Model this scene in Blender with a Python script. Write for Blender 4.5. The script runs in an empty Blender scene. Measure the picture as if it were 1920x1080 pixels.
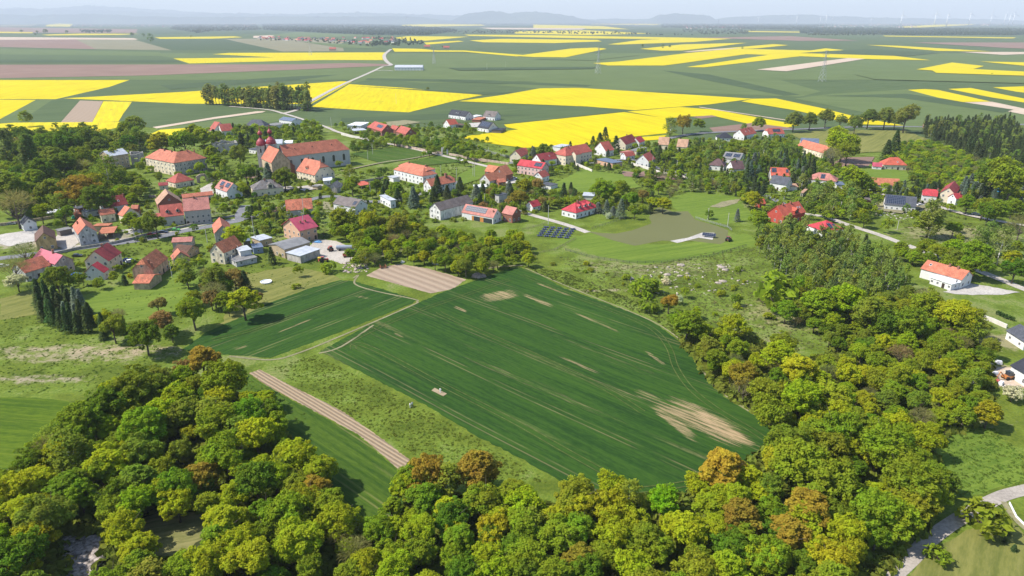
import bpy, bmesh, math, random
import numpy as np
from mathutils import Vector, Matrix
S = bpy.context.scene
# ---------------------------------------------------------------- camera
HC = 105.0; PITCH = math.radians(21.4); FPX = 1281.0
cam_d = bpy.data.cameras.new("camera"); cam = bpy.data.objects.new("camera", cam_d)
S.collection.objects.link(cam); S.camera = cam
cam.location = (0, 0, HC); cam.rotation_euler = (math.pi/2 - PITCH, 0, 0)
cam_d.sensor_width = 36; cam_d.lens = 36*FPX/1920; cam_d.clip_start = 1; cam_d.clip_end = 90000
# ---------------------------------------------------------------- world and sun
SUN_EL = math.radians(50)
sdir = Vector((-math.cos(SUN_EL), -0.07, math.sin(SUN_EL))).normalized()   # towards the sun
W = bpy.data.worlds.new("World"); S.world = W; W.use_nodes = True
wn = W.node_tree.nodes; wl = W.node_tree.links
sky = wn.new("ShaderNodeTexSky"); sky.sky_type = 'NISHITA'; sky.sun_disc = False
sky.sun_elevation = SUN_EL; sky.sun_rotation = math.atan2(sdir.x, sdir.y)
sky.air_density = 1.0; sky.dust_density = 0.8; sky.ozone_density = 3.0
wl.new(sky.outputs[0], wn["Background"].inputs[0]); wn["Background"].inputs[1].default_value = 0.15
sd = bpy.data.lights.new("sun", 'SUN'); sd.energy = 5.0; sd.angle = math.radians(0.5); sd.color = (1, .95, .87)
so = bpy.data.objects.new("sun", sd); S.collection.objects.link(so)
so.rotation_euler = sdir.to_track_quat('Z', 'Y').to_euler(); so.location = (-300, 0, 400)
S.view_settings.view_transform = 'Standard'; S.view_settings.look = 'None'
S.view_settings.exposure = 0.6; S.view_settings.gamma = 1
S.render.engine = 'CYCLES'; c = S.cycles
c.max_bounces = 5; c.diffuse_bounces = 2; c.glossy_bounces = 1; c.transmission_bounces = 2
c.transparent_max_bounces = 6; c.volume_bounces = 0; c.use_denoising = True; c.caustics_reflective = False
# ---------------------------------------------------------------- projection helpers (place things on the ground)
cp, sp = math.cos(PITCH), math.sin(PITCH)
def ray(px, py):
    u = (px-960)/FPX; v = (540-py)/FPX
    return np.array([u, cp + v*sp, -sp + v*cp])
def P(px, py, z=0.0):
    d = ray(px, py)
    if d[2] > -1e-4: d[2] = -1e-4
    t = (z-HC)/d[2]
    return np.array([d[0]*t, d[1]*t, z])
def proj(p):
    x, y, z = p[0], p[1], p[2]-HC
    zc = y*cp - z*sp; yc = y*sp + z*cp
    return (960+FPX*x/zc, 540-FPX*yc/zc, zc)
CROP = dict(a=(0,0,1), t1=(0,0,3), t2=(640,0,3), t3=(1280,0,3), c4=(0,200,4.695), c5=(380,200,4.695), c6=(720,200,4.695),
    c7=(1100,200,4.695), c8=(1480,200,4.3636), d1=(0,360,5.4), d2=(320,360,5.333), d3=(640,360,4.5), d4=(1000,360,4.5),
    d5=(1380,340,3.5556), d6=(0,540,3), d7=(600,500,2.7), d8=(1200,500,2.6667), e1=(0,720,3), e2=(640,720,3),
    e3=(1280,720,3), e4=(1780,520,3.857), z1=(0,30,4), z2=(1400,0,3.692), z3=(470,40,5.818), z4=(1360,220,6), z5=(1620,280,5.683), z6=(1380,420,6))
def px(cr, u, v):
    x0, y0, s = CROP[cr]; return (x0+u/s, y0+v/s)
# ---------------------------------------------------------------- object helpers
COL = S.collection
def link(name, me, mats=(), parent=None, kind=None):
    o = bpy.data.objects.new(name, me); COL.objects.link(o)
    if me is not None:
        for m in mats: me.materials.append(m)
    if parent is not None: o.parent = parent
    if kind: o['kind'] = kind
    return o
def tag(o, label, cat=None, group=None, kind=None):
    o['label'] = label
    if cat: o['category'] = cat
    if group: o['group'] = group
    if kind: o['kind'] = kind
    return o
def empty(name, loc, rz=0):
    o = bpy.data.objects.new(name, None); COL.objects.link(o); o.location = loc; o.rotation_euler = (0, 0, rz)
    o.empty_display_size = 0.5
    return o
def mesh_np(name, V, F, mi=None):
    me = bpy.data.meshes.new(name); V = np.asarray(V, dtype=np.float32); F = np.asarray(F, dtype=np.int32)
    k = F.shape[1]
    me.vertices.add(len(V)); me.vertices.foreach_set("co", V.ravel())
    me.loops.add(F.size); me.loops.foreach_set("vertex_index", F.ravel())
    me.polygons.add(len(F)); me.polygons.foreach_set("loop_start", np.arange(0, F.size, k, dtype=np.int32))
    me.polygons.foreach_set("loop_total", np.full(len(F), k, dtype=np.int32))
    if mi is not None: me.polygons.foreach_set("material_index", np.asarray(mi, dtype=np.int32))
    me.update(); me.validate(); return me
class MB:
    def __init__(s): s.v = []; s.f = []; s.m = []
    def face(s, pts, m=0):
        n = len(s.v); s.v += [tuple(p) for p in pts]; s.f.append(tuple(range(n, n+len(pts)))); s.m.append(m)
    def box(s, c0, c1, m=0, M=None):
        x0, y0, z0 = c0; x1, y1, z1 = c1
        q = [(x0,y0,z0),(x1,y0,z0),(x1,y1,z0),(x0,y1,z0),(x0,y0,z1),(x1,y0,z1),(x1,y1,z1),(x0,y1,z1)]
        if M is not None: q = [tuple(M @ Vector(p)) for p in q]
        n = len(s.v); s.v += q
        for f in ((0,3,2,1),(4,5,6,7),(0,1,5,4),(1,2,6,5),(2,3,7,6),(3,0,4,7)):
            s.f.append(tuple(n+i for i in f)); s.m.append(m)
    def prism(s, poly, y0, y1, m=0, ax=1):   # polygon in the xz plane, pushed along y
        n = len(s.v); k = len(poly)
        for y in (y0, y1): s.v += [(a, y, b) if ax == 1 else (y, a, b) for a, b in poly]
        s.f.append(tuple(n+i for i in range(k))); s.f.append(tuple(n+k+i for i in reversed(range(k)))); s.m += [m, m]
        for i in range(k):
            j = (i+1) % k; s.f.append((n+i, n+k+i, n+k+j, n+j)); s.m.append(m)
    def tube(s, a, b, r0, r1, seg=8, m=0, cap=True):
        a = Vector(a); b = Vector(b); d = (b-a).normalized(); q = d.to_track_quat('Z', 'Y'); n = len(s.v)
        for p, r in ((a, r0), (b, r1)):
            for i in range(seg):
                t = 2*math.pi*i/seg; s.v.append(tuple(p + q @ Vector((r*math.cos(t), r*math.sin(t), 0))))
        for i in range(seg):
            j = (i+1) % seg; s.f.append((n+i, n+j, n+seg+j, n+seg+i)); s.m.append(m)
        if cap: s.f.append(tuple(n+seg+i for i in range(seg))); s.f.append(tuple(n+i for i in reversed(range(seg)))); s.m += [m, m]
    def lathe(s, prof, c=(0,0,0), seg=12, m=0):
        n = len(s.v)
        for r, z in prof:
            for i in range(seg):
                t = 2*math.pi*i/seg; s.v.append((c[0]+r*math.cos(t), c[1]+r*math.sin(t), c[2]+z))
        for k in range(len(prof)-1):
            for i in range(seg):
                j = (i+1) % seg; a = n+k*seg; s.f.append((a+i, a+j, a+seg+j, a+seg+i)); s.m.append(m)
        s.f.append(tuple(n+(len(prof)-1)*seg+i for i in range(seg))); s.m.append(m)
    def build(s, name, mats, parent=None, smooth=False, recalc=True):
        me = bpy.data.meshes.new(name); me.from_pydata(s.v, [], s.f)
        if not isinstance(mats, (list, tuple)): mats = [mats]
        if recalc:
            bm = bmesh.new(); bm.from_mesh(me); bmesh.ops.recalc_face_normals(bm, faces=bm.faces); bm.to_mesh(me); bm.free()
        me.polygons.foreach_set("material_index", s.m)
        if smooth: me.polygons.foreach_set("use_smooth", [True]*len(s.f))
        me.update()
        return link(name, me, mats, parent)
# ---------------------------------------------------------------- node expression helper
class NT:
    def __init__(s, name):
        s.mat = bpy.data.materials.new(name); s.mat.use_nodes = True; s.t = s.mat.node_tree
        s.t.nodes.clear(); s.out = s.t.nodes.new("ShaderNodeOutputMaterial")
    def n(s, ty, **kw):
        x = s.t.nodes.new(ty)
        for k, v in kw.items(): setattr(x, k, v)
        return x
    def put(s, sock, v):
        if isinstance(v, E): s.t.links.new(v.o, sock)
        elif isinstance(v, bpy.types.NodeSocket): s.t.links.new(v, sock)
        elif v is not None:
            if isinstance(v, (tuple, list)) and len(v) == 3 and sock.type == 'RGBA': v = (*v, 1)
            sock.default_value = v
    def math(s, op, a, b=None, c=None, clamp=False):
        x = s.n("ShaderNodeMath", operation=op, use_clamp=clamp); s.put(x.inputs[0], a)
        if b is not None: s.put(x.inputs[1], b)
        if c is not None: s.put(x.inputs[2], c)
        return E(s, x.outputs[0])
    def pos(s):
        g = s.n("ShaderNodeNewGeometry"); x = s.n("ShaderNodeSeparateXYZ"); s.t.links.new(g.outputs['Position'], x.inputs[0])
        return E(s, x.outputs[0]), E(s, x.outputs[1]), E(s, x.outputs[2]), g.outputs['Position']
    def objpos(s):
        g = s.n("ShaderNodeTexCoord"); x = s.n("ShaderNodeSeparateXYZ"); s.t.links.new(g.outputs['Object'], x.inputs[0])
        return E(s, x.outputs[0]), E(s, x.outputs[1]), E(s, x.outputs[2]), g.outputs['Object']
    def xyz(s, x, y, z=0.0):
        q = s.n("ShaderNodeCombineXYZ"); s.put(q.inputs[0], x); s.put(q.inputs[1], y); s.put(q.inputs[2], z); return q.outputs[0]
    def noise(s, vec, scale, detail=3, rough=0.55, dist=0.0):
        x = s.n("ShaderNodeTexNoise"); s.put(x.inputs['Vector'], vec); x.inputs['Scale'].default_value = scale
        x.inputs['Detail'].default_value = detail; x.inputs['Roughness'].default_value = rough; x.inputs['Distortion'].default_value = dist
        return E(s, x.outputs[0])
    def vor(s, vec, scale):
        x = s.n("ShaderNodeTexVoronoi"); s.put(x.inputs['Vector'], vec); x.inputs['Scale'].default_value = scale
        return E(s, x.outputs['Distance']), x.outputs['Color']
    def ramp(s, v, a, b):     # smooth 0..1 between a and b
        x = s.n("ShaderNodeMapRange", interpolation_type='SMOOTHSTEP'); s.put(x.inputs[0], v)
        x.inputs[1].default_value = a; x.inputs[2].default_value = b; return E(s, x.outputs[0])
    def mix(s, f, a, b):
        x = s.n("ShaderNodeMix", data_type='RGBA'); s.put(x.inputs[0], f); s.put(x.inputs[6], a); s.put(x.inputs[7], b)
        return x.outputs[2]
    def principled(s, col, rough=0.9, bump=None, bstr=0.3, bdist=0.3, spec=0.2, metal=0.0):
        b = s.n("ShaderNodeBsdfPrincipled"); s.put(b.inputs['Base Color'], col); s.put(b.inputs['Roughness'], rough)
        b.inputs['Specular IOR Level'].default_value = spec; s.put(b.inputs['Metallic'], metal)
        if bump is not None:
            q = s.n("ShaderNodeBump"); s.put(q.inputs['Height'], bump); q.inputs['Strength'].default_value = bstr
            q.inputs['Distance'].default_value = bdist; s.t.links.new(q.outputs[0], b.inputs['Normal'])
        s.t.links.new(b.outputs[0], s.out.inputs[0]); return s.mat
class E:
    def __init__(s, nt, o): s.nt = nt; s.o = o
    def __add__(s, b): return s.nt.math('ADD', s, b)
    def __radd__(s, b): return s.nt.math('ADD', s, b)
    def __sub__(s, b): return s.nt.math('SUBTRACT', s, b)
    def __rsub__(s, b): return s.nt.math('SUBTRACT', b, s)
    def __mul__(s, b): return s.nt.math('MULTIPLY', s, b)
    def __rmul__(s, b): return s.nt.math('MULTIPLY', s, b)
    def __truediv__(s, b): return s.nt.math('DIVIDE', s, b)
def emax(a, b): return a.nt.math('MAXIMUM', a, b)
def eabs(a): return a.nt.math('ABSOLUTE', a)
def efr(a): return a.nt.math('FRACT', a)
def plain(name, col, rough=0.7, spec=0.3, metal=0.0, var=0.15, scale=1.5):
    nt = NT(name); x, y, z, p = nt.objpos(); n = nt.noise(p, scale, 4)
    return nt.principled(nt.mix(nt.ramp(n, .3, .75), tuple(c*(1-var) for c in col), tuple(min(1, c*(1+var)) for c in col)), rough, spec=spec, metal=metal)
# ================================================================ GROUND AND FIELDS
def dirang(p, q):
    a, b = P(*p), P(*q); return math.atan2(b[1]-a[1], b[0]-a[0])
def crop_mat(name, dark, light, soil, ang, gap=18.0, tram=0.5, streak=0.35, rowsc=0.5, patches=(), bump=0.5, bare=0.0):
    nt = NT(name); X, Y, Z, p = nt.pos(); ca, sa = math.cos(ang), math.sin(ang)
    u = X*ca + Y*sa; v = Y*ca - X*sa
    fine = nt.noise(nt.xyz(u*0.25, v*1.0), 1.3, 4, .7)
    med = nt.noise(nt.xyz(u*0.02, v*0.16), 1.0, 3, .6)
    big = nt.noise(p, 0.012, 3, .55)
    rows = nt.noise(nt.xyz(u*0.01, v*rowsc), 1.6, 2, .6)
    g = nt.ramp(fine*0.45 + med*0.3 + big*0.25 + (rows-0.5)*0.45, .32, .66)
    col = nt.mix(g, dark, light)
    if streak:
        st = nt.ramp(nt.noise(nt.xyz(u*0.012, v*0.22), 1.0, 4, .62), .60, .78)
        col = nt.mix(st*streak*nt.ramp(fine, .25, .6), col, tuple(a*.45+b*.55 for a, b in zip(light, soil)))
    if tram:
        w = v/gap + nt.noise(nt.xyz(u*0.01, 0.0), 1.0, 1)*0.12
        f = eabs(efr(w)-0.5)*gap           # distance in metres from the pass centre
        line = 1.0 - nt.ramp(eabs(f-0.9), .12, .34)
        brk = nt.ramp(nt.noise(nt.xyz(u*0.05, v*0.2), 1.0, 3), .36, .6)
        col = nt.mix(line*brk*tram, col, tuple(a*.35+b*.65 for a, b in zip(light, soil)))
    if bare:
        bm_ = nt.ramp(nt.noise(p, .02, 5, .7), .60, .68)
        col = nt.mix(bm_*bare, col, soil)
    for (A, B, wd, th, stg) in patches:       # bare soil: from A to B (pixels), half width in metres
        a, b = P(*A), P(*B); L = math.hypot(b[0]-a[0], b[1]-a[1]); t = math.atan2(b[1]-a[1], b[0]-a[0])
        c_, s_ = math.cos(t), math.sin(t); dx = X-float(a[0]); dy = Y-float(a[1])
        uu = dx*c_ + dy*s_; vv = dy*c_ - dx*s_
        m = (1.0-nt.ramp(eabs(vv), wd*.3, wd))*nt.ramp(uu, -wd*.8, L*.35)*(1.0-nt.ramp(uu, L*.7, L+wd*.8))
        n1 = nt.noise(nt.xyz(u*0.07, v*1.3), 1.0, 6, .78)
        k = nt.ramp(m*0.5 + n1*1.3, .74+th*.35, 1.0+th*.35)
        tone = nt.noise(nt.xyz(uu*0.3, vv*1.5), 1.0, 4)
        col = nt.mix(k*stg*.85, col, nt.mix(tone, tuple(x_*.72 for x_ in soil), tuple(min(1, x_*1.18) for x_ in soil)))
    return nt.principled(col, 0.95, bump=fine*0.6+rows*0.6, bstr=bump, bdist=0.35, spec=0.1)
TAN = (.38, .27, .15)
YD, YL = (.42, .335, .001), (.56, .455, .001)
aw = dirang((667, 655), (1130, 889))
M_WHEAT = crop_mat("winter_wheat", (.012, .040, .007), (.035, .082, .010), TAN, aw, 21, .32, .5, patches=(
    ((893, 563), (972, 548), 9, .80, .9), ((960, 542), (1060, 585), 2.6, .82, .9), ((1040, 570), (1200, 640), 1.3, .85, .7),
    ((985, 522), (1090, 563), 1.3, .72, .95), ((1225, 740), (1420, 842), 10.5, .76, .95), ((1170, 722), (1280, 775), 5, 1.0, .7),
    ((1285, 758), (1412, 842), 4.8, .62, .95), ((1350, 812), (1425, 838), 2.6, .70, .9), ((1200, 740), (1330, 845), 3.4, .80, .9),
    ((1020, 655), (1150, 712), 1.4, .86, .8), ((845, 572), (880, 587), 1.5, .8, .9), ((1200, 650), (1260, 695), 1.4, .86, .7),
    ((735, 622), (760, 635), 2.0, .92, .6), ((760, 622), (1330, 860), 2.6, 1.0, .35), ((900, 625), (1300, 790), 2, 1.0, .35), ((960, 600), (1330, 740), 1.6, 1.0, .3)))
M_WHEAT2 = crop_mat("winter_wheat_west", (.012, .040, .007), (.034, .080, .010), TAN, dirang((400, 655), (700, 545)), 16, .4, .3, patches=(
    ((500, 632), (600, 592), 1.0, .80, .7), ((430, 655), (470, 648), 3, .95, .7), ((655, 552), (700, 562), 2, .92, .5)))
M_STRIP = crop_mat("young_barley", (.026, .060, .007), (.070, .115, .012), TAN, dirang((520, 740), (740, 880)), 14, .3, .3)
M_CORNER = crop_mat("barley_corner", (.036, .075, .005), (.095, .140, .008), (.13, .16, .015), dirang((0, 840), (120, 850)), 14, .5, .8)
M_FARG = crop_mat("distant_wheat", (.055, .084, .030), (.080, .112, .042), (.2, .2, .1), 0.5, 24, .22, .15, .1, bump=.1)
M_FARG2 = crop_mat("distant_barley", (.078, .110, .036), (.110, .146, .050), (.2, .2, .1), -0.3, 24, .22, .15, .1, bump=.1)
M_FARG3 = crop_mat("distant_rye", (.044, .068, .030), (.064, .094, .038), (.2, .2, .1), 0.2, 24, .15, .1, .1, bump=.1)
M_RAPE = crop_mat("flowering_rape", YD, YL, (.30, .30, .02), dirang((700, 160), (820, 205)), 24, .55, .55, .12, bump=.1)
M_RAPE2 = crop_mat("flowering_rape_thin", YD, YL, (.14, .18, .03), dirang((0, 200), (250, 150)), 24, .6, .65, .12, bump=.1, bare=.38)
M_RAPE3 = crop_mat("patchy_rape", (.42, .34, .008), (.60,.48,.01), (.14, .17, .06), dirang((60, 240), (90, 210)), 13, .8, .9, .12, bump=.1, bare=.85)
M_BROWN = crop_mat("bare_plough_land", (.17, .105, .078), (.235, .155, .12), (.3, .22, .17), 0.1, 24, .1, .2, .1, bump=.1)
M_PALE = crop_mat("pale_stubble", (.38, .29, .21), (.50, .40, .31), (.5, .42, .33), 0.3, 24, .1, .2, .1, bump=.1)
M_KHAKI = crop_mat("khaki_fallow", (.15, .14, .08), (.22, .20, .12), (.3, .26, .17), 0.1, 24, .1, .2, .1, bump=.1)
def ridged(name, A, B, per, dark, light):
    nt = NT(name); X, Y, Z, p = nt.pos(); t = dirang(A, B); v = Y*math.cos(t) - X*math.sin(t); u = X*math.cos(t)+Y*math.sin(t)
    w = nt.noise(nt.xyz(u*.02, 0.0), 1, 2)*0.6
    r = eabs(efr(v/per + w)-0.5)*2.0
    n = nt.noise(nt.xyz(u*.4, v*1.2), 1.2, 5, .7)
    return nt.principled(nt.mix(nt.ramp(r*.6+n*.6, .3, .85), dark, light), .95, bump=r+n*.5, bstr=.6, bdist=.4, spec=.1)
M_PLOT = ridged("raked_soil", (740, 500), (860, 545), 4.2, (.25, .185, .13), (.32, .245, .175))
M_RIDGE = ridged("potato_ridges", (480, 700), (760, 870), 1.15, (.20, .145, .09), (.33, .25, .165))
# meadow: the ground sheet
def meadow():
    nt = NT("meadow_grass"); X, Y, Z, p = nt.pos()
    f = nt.noise(p, 1.1, 5, .7); m = nt.noise(p, .09, 4, .62); b = nt.noise(p, .018, 4, .6)
    col = nt.mix(nt.ramp(f*.5+m*.5, .36, .64), (.060, .092, .010), (.135, .165, .018))
    col = nt.mix(nt.ramp(m*.5+b*.5, .44, .60), col, nt.mix(nt.ramp(f, .3, .7), (.075, .13, .016), (.16, .22, .03)))
    dry = nt.ramp(b*.45+m*.35+f*.2, .52, .60)
    col = nt.mix(dry*.42, col, nt.mix(f, (.12, .105, .05), (.30, .25, .14)))
    for (A, wd, hd, th, cc) in (((150, 662), 60, 13, .82, (.42, .33, .23)), ((60, 712), 40, 7, .86, (.42, .33, .25)), ((230, 655), 45, 8, .86, (.40, .31, .2)),
            ((1220, 500), 75, 26, .86, (.30, .25, .15)), ((1500, 590), 55, 30, .84, (.34, .28, .16)), ((1430, 640), 30, 20, .88, (.36, .29, .18)),
            ((1800, 440), 60, 30, .80, (.34, .28, .17)), ((1700, 385), 34, 16, .66, (.40, .33, .22)), ((1690, 640), 30, 14, .9, (.36, .3, .2)),
            ((70, 455), 34, 18, .72, (.40, .33, .26)), ((200, 445), 28, 12, .74, (.38, .31, .26)), ((690, 470), 22, 12, .66, (.42, .33, .24)), ((450, 560), 22, 12, .82, (.40, .34, .16)),
            ((500, 530), 24, 10, .80, (.40, .36, .14)), ((330, 400), 60, 22, .84, (.32, .28, .24)), ((560, 400), 60, 26, .9, (.30, .27, .2)),
            ((1840, 640), 30, 10, .72, (.34, .29, .17)), ((1880, 705), 17, 9, .60, (.46, .36, .22)), ((140, 1020), 12, 22, .60, (.33, .28, .24)), ((330, 975), 22, 10, .66, (.36, .28, .16)), ((220, 1040), 16, 10, .75, (.36, .28, .17)),
            ((1140, 545), 44, 3.5, .84, (.40, .32, .22)), ((1800, 775), 24, 16, .86, (.36, .30, .2))):
        a = P(*A); dx = (X-float(a[0]))/wd; dy = (Y-float(a[1]))/hd
        r2 = dx*dx+dy*dy
        k = nt.ramp((1.0-r2)*0.40 + nt.noise(nt.xyz(X, Y*1.6), .2, 7, .78)*1.0, th-.06, th+.14)*nt.ramp(1.0-r2, -.3, .3)
        col = nt.mix(k*.72, col, nt.mix(f, tuple(q*.6 for q in cc), tuple(q*1.05 for q in cc)))
    # far away the uncultivated land is grey green with dark wooded tones
    far = nt.ramp(Y, 1300, 2600)
    fn = nt.noise(nt.xyz(X*.0012, Y*.0035), 1.0, 4, .6)
    fcol = nt.mix(nt.ramp(fn, .42, .6), (.025, .050, .030), (.070, .095, .050))
    col = nt.mix(far, col, fcol)
    return nt.principled(col, .95, bump=f*.7+m, bstr=.6, bdist=.5, spec=.1)
M_GROUND = meadow()
b = MB(); R0 = 70000
b.face([(-R0, -200, 0), (R0, -200, 0), (R0, R0, 0), (-R0, R0, 0)]); ground = b.build("ground", M_GROUND, recalc=False); ground['kind'] = 'structure'
ZL = [0, 0, 0]
def layer(dist):
    i = 0 if dist < 420 else 1 if dist < 1500 else 2
    ZL[i] += 1; return (0.008 + ZL[0]*0.004, 0.04 + ZL[1]*0.01, 0.3 + ZL[2]*0.02)[i]
KEEP = []; ROADS = []
def field(name, pts, mat, z=None, kind='structure', rough=0.0, keep=True):
    """flat sheet; every sheet lies 4 mm or more above the one below, more where it is far off"""
    cr = 'a'
    if isinstance(pts, tuple): cr, pts = pts
    g = [P(*px(cr, *q)) for q in pts]
    dist = min(math.hypot(q[0], q[1]) for q in g)
    if name in ('wheat_field', 'gravel_yard', 'rapeseed_field', 'ploughed_plot', 'olive_blurred_plot', 'vegetable_strip', 'barley_strip') or (name == 'lawn' and keep): KEEP.append([(q[0], q[1]) for q in g])
    if z is None: z = layer(dist)
    if rough:     # ragged natural edge
        rng = random.Random(len(pts)*7+int(g[0][0])); out = []
        for i in range(len(g)):
            a, c_ = g[i], g[(i+1) % len(g)]; L = math.hypot(*(c_-a)[:2]); k = max(1, min(60, int(L/(rough*2.5))))
            nn = np.array([-(c_-a)[1], (c_-a)[0], 0])/max(L, 1e-6)
            for j in range(k): out.append(a+(c_-a)*j/k + nn*rng.gauss(0, rough*.35))
        g = out
    me = bpy.data.meshes.new(name); bm = bmesh.new()
    vs = [bm.verts.new((q[0], q[1], z)) for q in g]; f = bm.faces.new(vs); bm.normal_update()
    if f.normal.z < 0: f.normal_flip()
    bmesh.ops.triangulate(bm, faces=[f]); bm.to_mesh(me); bm.free()
    o = link(name, me, [mat]); o['kind'] = kind; return o
F = field
# ---- far plain, left to right and far to near
A = 'a'
F("far_meadow", [(-200,50),(2200,50),(2200,64),(-200,64)], M_FARG3)
F("far_wheat_field", [(-200,64),(2200,64),(2200,100),(-200,100)], M_FARG)
F("far_wheat_field", [(-300,100),(2300,100),(2300,150),(-300,150)], M_FARG2)
F("far_wheat_field", [(-300,150),(2300,150),(2400,262),(1300,262),(1250,244),(900,240),(640,236),(-300,232)], M_FARG)
F("fallow_field", [(-60,50),(258,55),(255,62),(150,62),(-60,60)], M_BROWN)
F("rapeseed_field", [(155,31.5),(295,32),(290,34.5),(160,34)], M_RAPE)
F("rapeseed_field", [(88,46.5),(110,44),(137,45),(132,50),(85,49.5)], M_RAPE)
F("rapeseed_field", [(-60,58.5),(62,60.5),(60,62.5),(-60,61.5)], M_RAPE)
F("rapeseed_field", [(78,65),(150,63),(262,63.5),(225,65.5),(90,66.5)], M_RAPE)
F("stubble_field", [(-60,69),(250,71.5),(262,74.5),(-60,76)], M_PALE)
F("fallow_field", [(-60,75),(142,74),(180,92.5),(-60,87)], M_BROWN)
F("fallow_field", [(142,74),(252,74.5),(322,94.5),(180,92.5)], M_KHAKI)
F("wheat_field", [(255,74),(400,73),(430,74),(520,94),(322,94.5)], M_FARG3)
F("fallow_field", [(420,73),(600,72),(640,78),(645,96),(530,97)], M_KHAKI)
F("rapeseed_field", [(290,70),(440,68.2),(455,70),(400,72.6),(300,73)], M_RAPE)
F("stubble_field", [(475,67.5),(520,65.5),(500,72),(475,71)], M_PALE)
F("meadow_field", [(505,66),(560,59.5),(690,62.5),(700,66),(600,70),(545,70)], M_FARG2)
F("meadow_field", [(-100,89),(300,98),(300,106),(-100,101)], M_FARG2)
F("wheat_field", [(-100,101),(300,105),(330,110),(350,120),(-100,122)], M_FARG)
F("rapeseed_field", [(398,102),(430,99.5),(722,98.5),(719,113),(600,113),(355,119.5),(325,110),(515,108)], M_RAPE)
F("ploughed_field", [(-100,122),(560,121),(655,118.5),(738,121),(720,124),(560,131),(278,142),(-100,149)], M_BROWN)
F("wheat_field", [(274,142),(560,131),(716,124.5),(690,138),(640,153),(118,186),(100,186)], M_FARG)
F("rapeseed_field", [(-100,151),(274,139),(205,163),(104,186),(-100,186)], M_RAPE2)
F("rapeseed_field", [(-100,186),(67,187.5),(-60,262)], M_RAPE2)
F("barley_field", [(66,188),(100,187.5),(52,222),(35,231),(2,231),(-5,226)], M_FARG2)
F("barley_field", [(98,187.5),(147,188),(112,231),(33,231),(52,218)], M_FARG)
F("ploughed_field", [(150,188.5),(193,190),(172,231),(113,230.5)], M_PLOT)
F("rapeseed_field", [(194,190),(248,191),(232,212),(222,228),(173,229.5)], M_RAPE3)
F("rapeseed_field", [(118,184.5),(350,172),(640,152.5),(660,153),(640,164),(583,195),(350,194.5)], M_RAPE2)
F("wheat_field", [(247,191),(350,195),(430,198),(500,208),(400,222),(288,240),(225,233)], M_FARG)
F("dirt_track", [(286,238.5),(400,220),(480,209),(498,208.5),(492,211),(400,223.5),(294,241)], M_PALE)
F("wheat_field", [(294,242),(495,212.5),(535,213),(545,222),(420,250),(330,256)], M_FARG2)
F("rapeseed_field", [(-100,240),(0,232),(30,230),(225,229),(232,236),(180,250),(60,262),(-100,262)], M_RAPE3)
F("far_meadow", [(640,52),(700,52),(800,62),(660,62)], M_FARG3)
for pts in ([(754,46.5),(800,45),(900,45),(910,48),(800,50),(754,49.5)], [(740,71),(765,68),(880,69),(800,76.5),(765,77)], [(795,80),(860,76.5),(870,78),(800,84)],
    [(880,76),(940,73),(1120,75),(1128,78),(1040,81),(905,79.5)], [(870,65),(1010,66),(1330,71.5),(1300,74),(1090,72),(880,67.5)], [(1000,46),(1130,49),(1180,55),(1000,53)],
    [(1140,83.5),(1200,75),(1280,72),(1388,71.5),(1300,79),(1160,84)], [(965,59),(1100,57),(1220,63),(1100,66),(965,63)], [(1200,92),(1280,83.5),(1400,80.5),(1345,88),(1280,95),(1240,95.5)],
    [(1285,96),(1370,90),(1450,83),(1478,85),(1420,91),(1375,93)], [(1112,119),(1160,116),(1280,101),(1368,92),(1410,92.5),(1520,95),(1548,91),(1600,96),(1745,113.5),(1640,111.5),(1500,106),(1320,127),(1287,126.5),(1440,103.5),(1400,102),(1280,119),(1245,123.5),(1140,123.5)],
    [(966,105.5),(1000,107.5),(1060,108),(1138,92),(1120,89.5),(1070,91.5)], [(735,91),(740,97.5),(870,97.5),(970,106.5),(985,104),(870,95),(820,95),(790,92)],
    [(1624,84.5),(1680,86),(1860,97),(1760,96)], [(1655,67),(1905,70.5),(1900,72.3),(1660,68.5)], [(1394,58),(1570,60.5),(1560,62),(1400,60)], [(1570,36),(1680,41),(1660,43),(1580,39)], [(1690,50),(1760,46),(1830,45),(1820,47),(1700,53)],
    [(1838,116),(1940,118),(1940,126)], [(1718,131),(1785,118),(1845,124.5),(1825,130.5),(1940,136),(1940,143.5),(1755,137.5),(1748,133)]):
    F("rapeseed_field", pts, M_RAPE)
F("rapeseed_field", [(1683,169.5),(1735,167),(1760,169),(1857,190.5),(1805,191.5)], M_RAPE)
F("rapeseed_field", [(1778,167),(1820,165),(1950,191),(1950,197),(1860,183)], M_RAPE)
F("rapeseed_field", [(1862,164),(1950,161),(1950,177),(1905,172)], M_RAPE)
F("stubble_field", [(1800,192),(1860,191),(1950,210),(1950,221),(1915,214)], M_PALE)
F("stubble_field", [(1418,131.5),(1590,109.5),(1622,111),(1475,134.5)], M_PALE)
F("ploughed_field", [(1710,80),(1950,80),(1950,93),(1880,90)], M_BROWN)
F("stubble_field", [(1800,98),(1950,98),(1950,101),(1880,103.5)], M_PALE)
F("ploughed_field", [(1310,71),(1480,68),(1610,76.5),(1500,77)], M_BROWN)
F("stubble_field", [(1280,98),(1345,92),(1400,90),(1350,94),(1290,98.5)], M_PALE)
F("barley_field", [(730,99),(960,106),(1130,122),(1110,150),(690,158),(655,157),(722,122)], M_FARG2)
F("wheat_field", [(690,150),(700,147),(960,172),(930,178),(655,158)], M_FARG)
F("barley_field", [(1240,130),(1420,138),(1540,172),(1500,182),(1280,174),(1000,166),(930,160)], M_FARG2)
F("barley_field", [(1560,176),(1700,168),(1800,194),(1920,216),(2000,240),(1700,245),(1640,215),(1490,185)], M_FARG2)
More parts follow.
